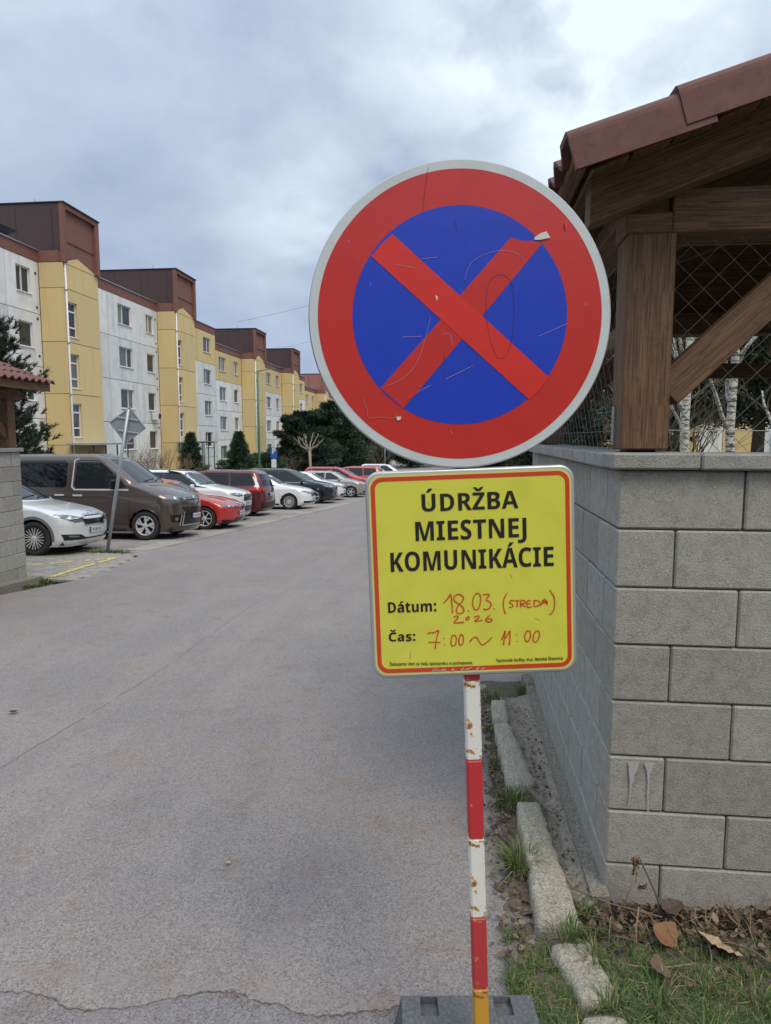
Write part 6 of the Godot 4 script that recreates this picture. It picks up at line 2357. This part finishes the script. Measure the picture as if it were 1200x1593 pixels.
# ---------------------------------------------------------------- street furniture
func build_street_furniture():
	# diamond sign seen from behind on its leaning pole
	var s := thing("road_sign", "grey back of a diamond road sign on a leaning pole by the silver car", "road sign", Vector3(-7.12, -0.74, -13.05))
	var mb := MB.new(true)
	var top := Vector3(0.585, 2.88, 0.02)
	mb.tube([Vector3(-0.02, -0.1, 0), top], [0.034, 0.034], 12)
	part(s, "pole", mb.done(), M.galvanised)
	var c := Vector3(0.525, 2.565, 0.0)
	var tilt := -0.16
	var b := Basis.from_euler(Vector3(0, 0.12, tilt + PI / 4))
	part(s, "sign_panel", cbox(0.50, 0.50, 0.012, 0.004), M.galvanised, Transform3D(b, c + Vector3(0, 0, -0.05)))
	mb = MB.new()
	for e in [[0, 0.262, 0.5, 0.024], [0, -0.262, 0.5, 0.024], [0.262, 0, 0.024, 0.5], [-0.262, 0, 0.024, 0.5]]:
		mb.box(Vector3(e[0] * 0.955, e[1] * 0.955, 0.012), Vector3(e[2], e[3], 0.022))
	part(s, "folded_rim", mb.done(), M.galvanised, Transform3D(b, c + Vector3(0, 0, -0.05)))
	for y in [0.13, -0.13]:
		part(s, "clamp_rail", cbox(0.42, 0.03, 0.022, 0.004), M.aluminium, Transform3D(Basis.from_euler(Vector3(0, 0.12, tilt)), c + Vector3(0.02, y, -0.028)))
	# green lamp post with a long thin arm
	s = thing("street_lamp", "tall green lamp post with a thin arm rising behind the parked cars", "lamp post", Vector3(-13.45, G(45), -45.0))
	mb = MB.new(true)
	mb.tube([Vector3(0, -0.1, 0), Vector3(0, 3.0, 0), Vector3(0, 7.95, 0)], [0.085, 0.08, 0.055], 10)
	part(s, "post", mb.done(), M.lamp_green)
	mb = MB.new(true)
	mb.tube([Vector3(0, 7.9, 0), Vector3(0.7, 8.02, 0.1), Vector3(1.45, 8.06, 0.2)], [0.03, 0.025, 0.022], 7)
	part(s, "arm", mb.done(), M.lamp_green)
	part(s, "lamp_head", cbox(0.5, 0.09, 0.2, 0.03), M.steel_dark, Transform3D(Basis.from_euler(Vector3(0, -0.15, 0.04)), Vector3(1.6, 8.06, 0.22)))
	# parking sign
	s = thing("parking_sign", "blue square parking sign on a pole behind the cars", "road sign", Vector3(-11.05, G(40), -40.0))
	mb = MB.new(true)
	mb.tube([Vector3(0, -0.1, 0), Vector3(0, 2.75, 0)], [0.03, 0.03], 8)
	part(s, "pole", mb.done(), M.galvanised)
	var blue := flat(0.02, 0.09, 0.42, 0.4)
	var pl := part(s, "sign_panel", cbox(0.42, 0.52, 0.02, 0.004), blue, at(0, 2.42, 0.05))
	part(pl, "letter", letters("P", 0.34, true), M.plate, at(0, -0.12, 0.012))
	var lo := part(s, "supplementary_panel", cbox(0.3, 0.5, 0.02, 0.004), M.plate, at(0, 1.85, 0.05))
	# small lantern post in front of the blocks
	s = thing("garden_lamp", "low dark lantern post between the two small conifers", "lamp post", Vector3(-19.6, G(50), -51.0))
	mb = MB.new(true)
	mb.tube([Vector3(0, -0.1, 0), Vector3(0, 3.3, 0)], [0.05, 0.04], 8)
	part(s, "post", mb.done(), M.steel_dark)
	part(s, "lamp_head", cbox(1.0, 0.10, 0.5, 0.03), M.steel_dark, at(0.2, 3.3, 0))
	# thin mast far behind
	s = thing("mast", "thin pale mast in front of the far trees beside the sign's rim", "pole", Vector3(-7.0, G(64), -64.0))
	mb = MB.new(true)
	mb.tube([Vector3(0, -0.1, 0), Vector3(0, 3.4, 0)], [0.035, 0.03], 7)
	part(s, "pole", mb.done(), M.galvanised)
	# overhead wires between the roof boxes and somewhere beyond the sign
	for w in [[Vector3(-23.5, 13.6, -71.5), Vector3(-4.0, 18.6, -72.0), "upper thin overhead wire running from the brown roof box to the sign"], [Vector3(-23.3, 13.1, -89.0), Vector3(-6.0, 15.5, -76.0), "lower thin overhead wire left of the sign"], [Vector3(-24.0, 12.1, -40.2), Vector3(-24.0, 12.0, -51.0), "wire strung between the two nearest roof boxes"]]:
		mb = MB.new()
		var pts := []
		var rad := []
		for i in 9:
			var t := i / 8.0
			pts.append(w[0].lerp(w[1], t) + Vector3(0, -1.6 * t * (1.0 - t), 0))
			rad.append(0.012)
		mb.tube(pts, rad, 4)
		tag(part(self, "overhead_wire", mb.done(), M.steel_dark), w[2], "wire", "overhead wires")
	# a wire-panel gate with a dark steel frame behind the right shelter
	s = thing("steel_gate", "dark grey steel gate frame behind the wire mesh at the right edge", "gate", Vector3(2.80, G(6.4), -6.4))
	for e in [[0.0, 1.25, 0.07, 2.5], [1.6, 1.25, 0.07, 2.5]]:
		part(s, "gate_post", cbox(e[2], e[3], 0.07, 0.004), M.steel_dark, at(e[0], e[1], 0))
	part(s, "top_rail", cbox(1.53, 0.07, 0.07, 0.004), M.steel_dark, at(0.8, 2.46, 0))
	mb = MB.new()
	for k in 34:
		mb.tube([Vector3(0.035, 0.2 + k * 0.066, 0), Vector3(1.565, 0.2 + k * 0.066, 0)], [0.004, 0.004], 4)
	for k in 8:
		mb.tube([Vector3(0.15 + k * 0.19, 0.1, 0.004), Vector3(0.15 + k * 0.19, 2.43, 0.004)], [0.004, 0.004], 4)
	part(s, "wire_panel", mb.done(), M.steel_dark)

# ---------------------------------------------------------------- lettering
func letters(text: String, height: float, bold: bool, depth := 0.0008, wide := 1.0) -> ArrayMesh:
	var f := SystemFont.new()
	f.font_names = PackedStringArray(["Droid Sans"])
	f.font_weight = 700 if bold else 400
	var tm := TextMesh.new()
	tm.text = text
	tm.font = f
	tm.font_size = 64
	tm.pixel_size = height / (64.0 * 0.714)
	tm.depth = depth
	tm.curve_step = 0.6
	tm.horizontal_alignment = HORIZONTAL_ALIGNMENT_CENTER
	tm.vertical_alignment = VERTICAL_ALIGNMENT_BOTTOM
	var am := ArrayMesh.new()
	am.add_surface_from_arrays(Mesh.PRIMITIVE_TRIANGLES, tm.get_mesh_arrays())
	return am

func text_on(parent: Node, called: String, text: String, x0: float, x1: float, base0: float, base1: float, cap: float, bold: bool, m: Material, z: float):
	var mesh := letters(text, cap, bold)
	var bb := mesh.get_aabb()
	var w := Vector2(x1 - x0, base1 - base0)
	var s := w.length() / bb.size.x
	var sy := 1.0
	# letters without a descender sit on the baseline
	var a := atan2(w.y, w.x)
	var b := Basis.from_euler(Vector3(0, 0, a)) * Basis.from_scale(Vector3(s, sy, 1))
	var foot := letters("H", cap, bold).get_aabb().position.y
	var o := Vector3(x0, base0, z) - b * Vector3(bb.position.x, foot, 0)
	part(parent, called, mesh, m, Transform3D(b, o))

func ring_mesh(r0: float, r1: float, z: float, n := 128) -> ArrayMesh:
	var mb := MB.new()
	for i in n:
		var a := TAU * i / n
		var b := TAU * (i + 1) / n
		var p := Vector3(cos(a), sin(a), 0)
		var q := Vector3(cos(b), sin(b), 0)
		if r0 < 1e-5:
			mb.tri(Vector3(0, 0, z), p * r1 + Vector3(0, 0, z), q * r1 + Vector3(0, 0, z))
		else:
			mb.quad(p * r0 + Vector3(0, 0, z), p * r1 + Vector3(0, 0, z), q * r1 + Vector3(0, 0, z), q * r0 + Vector3(0, 0, z))
	return mb.done()

func round_rect(w: float, h: float, r: float, n := 8) -> PackedVector2Array:
	var p := PackedVector2Array()
	for c in [[1, 1, 0], [-1, 1, 1], [-1, -1, 2], [1, -1, 3]]:
		for i in n + 1:
			var a: float = (c[2] + float(i) / n) * PI / 2
			p.append(Vector2(c[0] * (w * 0.5 - r) + cos(a) * r, c[1] * (h * 0.5 - r) + sin(a) * r))
	return p

func sheet(poly: PackedVector2Array, z: float) -> ArrayMesh:
	var mb := MB.new()
	if Geometry2D.is_polygon_clockwise(poly):
		poly.reverse()
	var idx := Geometry2D.triangulate_polygon(poly)
	for i in range(0, idx.size(), 3):
		var a := poly[idx[i]]
		var b := poly[idx[i + 1]]
		var c := poly[idx[i + 2]]
		if (b - a).cross(c - a) < 0:
			var t := b
			b = c
			c = t
		mb.tri(Vector3(a.x, a.y, z), Vector3(b.x, b.y, z), Vector3(c.x, c.y, z))
	return mb.done()

func band(outer: PackedVector2Array, inner: PackedVector2Array, z: float) -> ArrayMesh:
	var mb := MB.new()
	var n := outer.size()
	for i in n:
		var k := (i + 1) % n
		mb.quad(Vector3(inner[i].x, inner[i].y, z), Vector3(outer[i].x, outer[i].y, z), Vector3(outer[k].x, outer[k].y, z), Vector3(inner[k].x, inner[k].y, z))
	return mb.done()

const HW := [
[[-0.0707,-0.0700],[-0.0600,-0.0586],[-0.0534,-0.0487],[-0.0513,-0.0694],[-0.0503,-0.0947]],
[[-0.0239,-0.0554],[-0.0327,-0.0495],[-0.0427,-0.0528],[-0.0466,-0.0618],[-0.0379,-0.0713],[-0.0268,-0.0795],[-0.0226,-0.0903],[-0.0296,-0.0964],[-0.0386,-0.0952],[-0.0405,-0.0859],[-0.0335,-0.0747],[-0.0242,-0.0659],[-0.0230,-0.0554]],
[[-0.0122,-0.0893],[-0.0114,-0.0925]],
[[0.0078,-0.0488],[0.0008,-0.0600],[-0.0010,-0.0759],[0.0032,-0.0876],[0.0104,-0.0888],[0.0161,-0.0766],[0.0188,-0.0607],[0.0145,-0.0504],[0.0078,-0.0488]],
[[0.0235,-0.0531],[0.0347,-0.0521],[0.0392,-0.0546],[0.0308,-0.0657],[0.0388,-0.0697],[0.0431,-0.0776],[0.0384,-0.0866],[0.0284,-0.0895],[0.0249,-0.0861]],
[[0.0501,-0.0871],[0.0509,-0.0899]],
[[0.0821,-0.0503],[0.0741,-0.0651],[0.0723,-0.0833],[0.0764,-0.1019]],
[[0.0996,-0.0706],[0.0920,-0.0694],[0.0874,-0.0748],[0.0949,-0.0796],[0.0934,-0.0855],[0.0858,-0.0862]],
[[0.1010,-0.0707],[0.1109,-0.0702]],
[[0.1064,-0.0709],[0.1051,-0.0860]],
[[0.1141,-0.0873],[0.1145,-0.0712],[0.1235,-0.0716],[0.1243,-0.0776],[0.1152,-0.0790],[0.1263,-0.0868]],
[[0.1388,-0.0722],[0.1298,-0.0723],[0.1299,-0.0869],[0.1412,-0.0865]],
[[0.1301,-0.0792],[0.1378,-0.0790]],
[[0.1469,-0.0716],[0.1466,-0.0862],[0.1580,-0.0834],[0.1612,-0.0776],[0.1559,-0.0728],[0.1447,-0.0715]],
[[0.1624,-0.0854],[0.1717,-0.0688],[0.1782,-0.0842]],
[[0.1648,-0.0791],[0.1792,-0.0769]],
[[0.1649,-0.0732],[0.1784,-0.0751]],
[[0.1842,-0.0478],[0.1943,-0.0651],[0.1953,-0.0858],[0.1906,-0.1017],[0.1832,-0.1074]],
[[-0.0479,-0.1049],[-0.0388,-0.1020],[-0.0380,-0.1080],[-0.0474,-0.1187],[-0.0234,-0.1183]],
[[-0.0140,-0.1053],[-0.0182,-0.1088],[-0.0165,-0.1126],[-0.0119,-0.1118],[-0.0104,-0.1064],[-0.0140,-0.1053]],
[[0.0004,-0.1068],[0.0118,-0.1040],[0.0125,-0.1091],[0.0015,-0.1174],[0.0219,-0.1150]],
[[0.0402,-0.1037],[0.0310,-0.1107],[0.0295,-0.1171],[0.0375,-0.1202],[0.0444,-0.1167],[0.0400,-0.1120],[0.0314,-0.1135]],
[[-0.1124,-0.1439],[-0.1069,-0.1409],[-0.0965,-0.1413],[-0.0850,-0.1362],[-0.0911,-0.1577],[-0.0946,-0.1807]],
[[-0.1108,-0.1639],[-0.0814,-0.1655]],
[[-0.0725,-0.1547],[-0.0721,-0.1570]],
[[-0.0716,-0.1705],[-0.0712,-0.1728]],
[[-0.0529,-0.1508],[-0.0560,-0.1660],[-0.0536,-0.1753],[-0.0463,-0.1733],[-0.0427,-0.1596],[-0.0456,-0.1502],[-0.0537,-0.1499]],
[[-0.0334,-0.1497],[-0.0374,-0.1644],[-0.0341,-0.1747],[-0.0271,-0.1694],[-0.0258,-0.1556],[-0.0302,-0.1485],[-0.0334,-0.1497]],
[[-0.0112,-0.1677],[-0.0019,-0.1574],[0.0058,-0.1568],[0.0115,-0.1663],[0.0189,-0.1758],[0.0295,-0.1707],[0.0434,-0.1582]],
[[0.0659,-0.1660],[0.0721,-0.1524],[0.0750,-0.1433],[0.0727,-0.1617],[0.0705,-0.1787]],
[[0.0750,-0.1632],[0.0821,-0.1505],[0.0867,-0.1437],[0.0864,-0.1599],[0.0846,-0.1793]],
[[0.1028,-0.1536],[0.1032,-0.1559]],
[[0.1043,-0.1689],[0.1047,-0.1712]],
[[0.1274,-0.1453],[0.1217,-0.1589],[0.1246,-0.1706],[0.1314,-0.1700],[0.1362,-0.1572],[0.1342,-0.1465],[0.1274,-0.1453]],
[[0.1500,-0.1462],[0.1430,-0.1575],[0.1428,-0.1704],[0.1495,-0.1739],[0.1565,-0.1626],[0.1568,-0.1487],[0.1500,-0.1462]]
]

func sticker(r: float, g: float, b: float) -> StandardMaterial3D:
	# retroreflective sheeting: slightly mottled, satin
	var n := noise_bytes(256, 301, 0.012, 0, 4)
	var f := noise_bytes(256, 302, 0.2, 0, 2)
	var m := triplanar(layered(256, Color(r, g, b), [[n, 0.5, 0.8, 0.25, Color(r * 0.82, g * 0.82, b * 0.82)], [f, 0.6, 0.9, 0.12, Color(minf(1, r * 1.15 + 0.01), g * 1.15 + 0.01, b * 1.15 + 0.01)]]), Vector3(2.2, 2.2, 2.2), 0.30, ImageTexture.create_from_image(Image.create_from_data(256, 256, false, Image.FORMAT_L8, n)), 0.07, false)
	m.clearcoat_enabled = true
	m.clearcoat = 0.6
	m.clearcoat_roughness = 0.22
	return m

func build_sign():
	var s := thing("temporary_sign", "round red and blue no-stopping sign above a yellow notice on a striped pole", "road sign", Vector3(0.0328, 1.2754, -1.6217))
	s.rotation = Vector3(-0.02, 0.108, 0.0385)
	# ---- disc
	var dc := Vector3(-0.0126, 0.603, 0.0)
	var mb := MB.new(true)
	var up := Transform3D(Basis(Vector3(1, 0, 0), Vector3(0, 0, 1), Vector3(0, -1, 0)), Vector3.ZERO)
	mb.lathe([[0.0, -0.004], [0.343, -0.004], [0.343, -0.018], [0.3500, -0.018], [0.3515, -0.010], [0.3505, -0.002], [0.3475, 0.0]], 128, up)
	var disc := part(s, "sign_disc", mb.done(), M.aluminium, Transform3D(Basis(), dc))
	disc.set_meta("label", "round no-stopping disc with a red cross on blue")
	var wht := sticker(0.56, 0.60, 0.61)
	var redm := sticker(0.52, 0.020, 0.013)
	var red2 := sticker(0.63, 0.022, 0.012)
	var blu := sticker(0.005, 0.038, 0.47)
	part(disc, "white_rim", ring_mesh(0.0, 0.3478, 0.0006), wht)
	part(disc, "red_ring", ring_mesh(0.2480, 0.3285, 0.0012), redm)
	part(disc, "blue_field", ring_mesh(0.0, 0.2482, 0.0018), blu)
	var bar2 := poly_of([[0.1216, 0.1716], [0.1485, 0.1630], [0.1756, 0.1626], [0.1935, 0.1560], [0.0540, 0.0010], [0.0008, -0.0554], [-0.1038, -0.1690], [-0.1389, -0.2060], [-0.1893, -0.1566], [-0.0466, -0.0088], [0.0006, 0.0458]])
	part(disc, "cross_bar", sheet(bar2, 0.0024), redm)
	var bar1 := poly_of([[-0.1486, 0.1896], [-0.176, 0.168], [-0.1987, 0.1419], [0.1565, -0.1973], [0.182, -0.174], [0.2034, -0.1475]])
	part(disc, "cross_bar", sheet(bar1, 0.0030), red2)
	# scratches, peeled corners and scribbles
	mb = MB.new()
	for q in [[[-0.1451, 0.1222], [-0.1002, 0.1123]], [[-0.0844, 0.1316], [-0.0481, 0.1343]], [[-0.1342, -0.0425], [-0.0903, -0.0424]], [[-0.0385, -0.1430], [0.0266, -0.1141]], [[-0.1069, -0.1707], [-0.0714, -0.1551]], [[0.1819, -0.0528], [0.2480, -0.0261]], [[-0.0427, -0.0394], [-0.0232, -0.0413], [-0.0197, -0.0666]], [[-0.2041, 0.0833], [-0.2025, 0.0773]], [[-0.25, 0.18], [-0.247, 0.174]], [[0.29, 0.02], [0.296, 0.012]], [[0.286, 0.018], [0.292, 0.010]], [[0.23, -0.23], [0.245, -0.228]], [[-0.03, -0.262], [-0.026, -0.27]]]:
		stroke(mb, q, 0.0009, 0.0036)
	part(disc, "scratches", mb.done(), flat(0.36, 0.26, 0.32, 0.6))
	mb = MB.new()
	for q in [[[0.0137, 0.0808], [0.0268, 0.1156], [0.0575, 0.1349], [0.0999, 0.1433], [0.1359, 0.1348], [0.1536, 0.1166]], [[-0.1769, -0.1540], [-0.1333, -0.1345], [-0.1014, -0.0996], [-0.0813, -0.0463], [-0.0675, 0.0009]]]:
		stroke(mb, q, 0.0008, 0.0036)
	part(disc, "scratches", mb.done(), flat(0.28, 0.22, 0.36, 0.6))
	mb = MB.new()
	for q in [[[0.0600, -0.0040], [0.0624, 0.0434], [0.0711, 0.0756], [0.0896, 0.0896], [0.1076, 0.0860], [0.1223, 0.0648], [0.1258, 0.0054], [0.1197, -0.0540], [0.1035, -0.0954], [0.0851, -0.0977], [0.0707, -0.0641], [0.0600, -0.0040]], [[-0.0416, -0.1441], [-0.0385, -0.0839]], [[-0.062, 0.333], [-0.07, 0.29], [-0.078, 0.24]], [[-0.006, 0.22], [0.0, 0.19]]]:
		stroke(mb, q, 0.0009, 0.0036)
	part(disc, "pen_marks", mb.done(), flat(0.05, 0.012, 0.06, 0.6))
	mb = MB.new()
	for q in [[[-0.2301, -0.1793], [-0.2230, -0.205], [-0.2197, -0.2254], [-0.19, -0.2240], [-0.1613, -0.2277], [-0.1517, -0.2189]]]:
		stroke(mb, q, 0.0014, 0.0036)
	part(disc, "glue_line", mb.done(), flat(0.48, 0.12, 0.10, 0.6))
	var paper := flat(0.62, 0.60, 0.56, 0.7)
	for q in [[[0.1757, 0.1696], [0.19, 0.178], [0.2030, 0.1813], [0.2118, 0.1670], [0.1876, 0.1633], [0.1750, 0.1638]], [[-0.1550, -0.2249], [-0.1439, -0.2253], [-0.1460, -0.2326], [-0.1541, -0.2335]], [[-0.0557, 0.0492], [-0.0491, 0.0448], [-0.0524, 0.0360]]]:
		mb = MB.new()
		mb.prism(poly_of(q), 0.0034, 0.0046)
		part(disc, "torn_sticker", mb.done(), paper)
	mb = MB.new()
	mb.prism(poly_of([[-0.1299, -0.1771], [-0.122, -0.176], [-0.1131, -0.1729], [-0.118, -0.181], [-0.1291, -0.1893]]), 0.0034, 0.0044)
	mb.prism(poly_of([[0.2435, 0.1978], [0.2503, 0.2103], [0.2537, 0.1945], [0.2469, 0.1814]]), 0.0014, 0.004)
	part(disc, "torn_sticker", mb.done(), red2)
	# ---- yellow plate
	var plate := part(s, "notice_plate", rounded_plate(0.494, 0.500, 0.034), M.aluminium)
	plate.set_meta("label", "square fluorescent yellow notice plate with a red border")
	var yl := sticker(0.65, 0.635, 0.07)
	var wy := sticker(0.66, 0.60, 0.20)
	part(plate, "pale_edge", sheet(round_rect(0.480, 0.486, 0.030), 0.0006), wy)
	part(plate, "yellow_field", sheet(round_rect(0.452, 0.458, 0.020), 0.0012), yl)
	part(plate, "red_border", band(round_rect(0.470, 0.474, 0.027, 10), round_rect(0.450, 0.454, 0.018, 10), 0.0018), sticker(0.58, 0.05, 0.012))
	var ink := flat(0.010, 0.009, 0.008, 0.5)
	text_on(plate, "lettering", "ÚDRŽBA", -0.1155, 0.1135, 0.1525, 0.1525, 0.0405, true, ink, 0.0020)
	text_on(plate, "lettering", "MIESTNEJ", -0.1325, 0.1315, 0.083, 0.083, 0.0455, true, ink, 0.0020)
	text_on(plate, "lettering", "KOMUNIKÁCIE", -0.1945, 0.1950, 0.0108, 0.0108, 0.0460, true, ink, 0.0020)
	text_on(plate, "lettering", "Dátum:", -0.2045, -0.0885, -0.0885, -0.0885, 0.0255, true, ink, 0.0020)
	text_on(plate, "lettering", "Čas:", -0.2055, -0.1415, -0.159, -0.159, 0.0215, true, ink, 0.0020)
	text_on(plate, "small_print", "Ďakujeme Vám za Vašu spoluprácu a pochopenie.", -0.2055, -0.0045, -0.2185, -0.2225, 0.0072, false, ink, 0.0020)
	text_on(plate, "small_print", "Technické služby, m.p. Banská Štiavnica", 0.0515, 0.2130, -0.2195, -0.2195, 0.0072, false, ink, 0.0020)
	var marker := flat(0.56, 0.075, 0.012, 0.6)
	for q in HW:
		mb = MB.new()
		stroke(mb, q, 0.0032, 0.0021, 0.0004)
		part(plate, "pen_stroke", mb.done(), marker)
	mb = MB.new()
	for q in [[[0.09, -0.005], [0.095, -0.016]], [[0.148, -0.115], [0.160, -0.121]], [[-0.155, -0.187], [-0.156, -0.205]], [[-0.10, 0.178], [-0.098, 0.165]]]:
		stroke(mb, q, 0.0011, 0.0021)
	part(plate, "scratches", mb.done(), flat(0.25, 0.24, 0.06, 0.7))
	mb = MB.new()
	for k in 16:
		var x := R(-0.12, 0.02)
		stroke(mb, [[x, -0.236 + R(-0.002, 0.002)], [x + R(0.004, 0.012), -0.232 + R(-0.003, 0.004)]], R(0.0008, 0.002), 0.0024)
	part(plate, "chipped_edge", mb.done(), flat(0.5, 0.47, 0.4, 0.7))
	# ---- striped pole: square tube with painted bands
	var pole := Node3D.new()
	pole.name = "pole"
	s.add_child(pole)
	pole.position = Vector3(-0.005, 0, -0.034)
	var rn := noise_bytes(512, 311, 0.016, 0, 5)
	var rf := noise_bytes(512, 312, 0.09, 0, 3)
	var chips := func(c: Color, rust: float) -> StandardMaterial3D:
		return triplanar(layered(512, c, [[rf, 0.62, 0.8, 0.22, c * 0.72], [rn, 1.0 - rust, 1.03 - rust, 0.9, Color(0.50, 0.27, 0.045)], [rn, 1.06 - rust, 1.09 - rust, 0.85, Color(0.20, 0.085, 0.03)]]), Vector3(2.3, 2.3, 2.3), 0.55, null, 0, false)
	var whitep: Material = chips.call(Color(0.72, 0.71, 0.66), 0.27)
	var redp: Material = chips.call(Color(0.50, 0.030, 0.034), 0.15)
	var redp2: Material = chips.call(Color(0.46, 0.040, 0.045), 0.20)
	var ochre: Material = chips.call(Color(0.58, 0.30, 0.030), 0.30)
	var cuts := [0.93, 0.30, -0.235, -0.271, -0.474, -0.679, -0.889, -1.083, -1.30]
	var mats := [M.aluminium, M.aluminium, redp, whitep, redp, whitep, redp2, ochre]
	for i in cuts.size() - 1:
		var le: float = cuts[i] - cuts[i + 1]
		part(pole, "painted_band", cbox(0.038, le, 0.038, 0.004), mats[i], at(0, cuts[i] - le * 0.5, 0))
	# brackets behind the plates
	for y in [0.72, 0.48, 0.15, -0.15]:
		part(s, "bracket", cbox(0.30, 0.035, 0.016, 0.003), M.galvanised, at(-0.005, y, -0.0125))
	# heavy recycled-plastic foot, part of the sign
	var foot := Node3D.new()
	foot.name = "base"
	s.add_child(foot)
	var inv := s.transform.affine_inverse()
	foot.transform = inv * Transform3D(Basis.from_euler(Vector3(-0.058, 0.117, 0)), Vector3(0.078, G(1.48), -1.48))
	var fm := flat(0.062, 0.064, 0.07, 0.8)
	var fn := noise_bytes(256, 321, 0.06, 0, 4)
	fm = triplanar(layered(256, Color(0.098, 0.102, 0.112), [[fn, 0.5, 0.8, 0.6, Color(0.16, 0.157, 0.155)], [fn, 0.4, 0.2, 0.5, Color(0.066, 0.066, 0.073)]]), Vector3(4, 4, 4), 0.85, null, 0, false)
	mb = MB.new()
	var hw := 0.188
	var z0 := -0.345
	var z1 := 0.40
	var tp := 0.10
	var lo := [Vector3(-hw - 0.02, 0, z0 - 0.02), Vector3(hw + 0.02, 0, z0 - 0.02), Vector3(hw + 0.02, 0, z1), Vector3(-hw - 0.02, 0, z1)]
	var hi := [Vector3(-hw, tp, z0), Vector3(hw, tp, z0), Vector3(hw, tp, z1), Vector3(-hw, tp, z1)]
	for k in 4:
		var q := (k + 1) % 4
		mb.quad(lo[q], lo[k], hi[k], hi[q])
	# top with two hand-hold slots
	var xs := [-hw, -0.135, -0.085, 0.075, 0.125, hw]
	var zs := [z0, z0 + 0.005, z0 + 0.075, z1]
	for i in 5:
		for k in 3:
			var slot: bool = (i == 1 or i == 3) and k == 1
			var y := tp - (0.022 if slot else 0.0)
			mb.quad(Vector3(xs[i], y, zs[k + 1]), Vector3(xs[i + 1], y, zs[k + 1]), Vector3(xs[i + 1], y, zs[k]), Vector3(xs[i], y, zs[k]))
			if slot:
				mb.quad(Vector3(xs[i], y, zs[k]), Vector3(xs[i + 1], y, zs[k]), Vector3(xs[i + 1], tp, zs[k]), Vector3(xs[i], tp, zs[k]))
				mb.quad(Vector3(xs[i], y, zs[k + 1]), Vector3(xs[i], y, zs[k]), Vector3(xs[i], tp, zs[k]), Vector3(xs[i], tp, zs[k + 1]))
				mb.quad(Vector3(xs[i + 1], y, zs[k]), Vector3(xs[i + 1], y, zs[k + 1]), Vector3(xs[i + 1], tp, zs[k + 1]), Vector3(xs[i + 1], tp, zs[k]))
				mb.quad(Vector3(xs[i + 1], y, zs[k + 1]), Vector3(xs[i], y, zs[k + 1]), Vector3(xs[i], tp, zs[k + 1]), Vector3(xs[i + 1], tp, zs[k + 1]))
	part(foot, "foot_block", mb.done(), fm)
	part(foot, "socket", cbox(0.07, 0.03, 0.07, 0.004), fm, at(-0.003, tp + 0.014, -0.15))

func rounded_plate(w: float, h: float, r: float) -> ArrayMesh:
	var mb := MB.new(true)
	var rings := []
	for q in [[-0.012, -0.018], [0.0, -0.018], [0.0015, -0.010], [0.0, -0.002], [-0.003, 0.0], [-0.0075, 0.0]]:
		var ring := []
		for p in round_rect(w + 2 * q[0], h + 2 * q[0], maxf(0.004, r + q[0]), 8):
			ring.append(Vector3(p.x, p.y, q[1]))
		rings.append(ring)
	for i in rings.size() - 1:
		var n: int = rings[i].size()
		for k in n:
			var k2 := (k + 1) % n
			mb.quad(rings[i][k], rings[i][k2], rings[i + 1][k2], rings[i + 1][k])
	for e in [0, rings.size() - 1]:
		var n: int = rings[e].size()
		for k in range(1, n - 1):
			if e == 0:
				mb.tri(rings[e][0], rings[e][k + 1], rings[e][k])
			else:
				mb.tri(rings[e][0], rings[e][k], rings[e][k + 1])
	return mb.done()
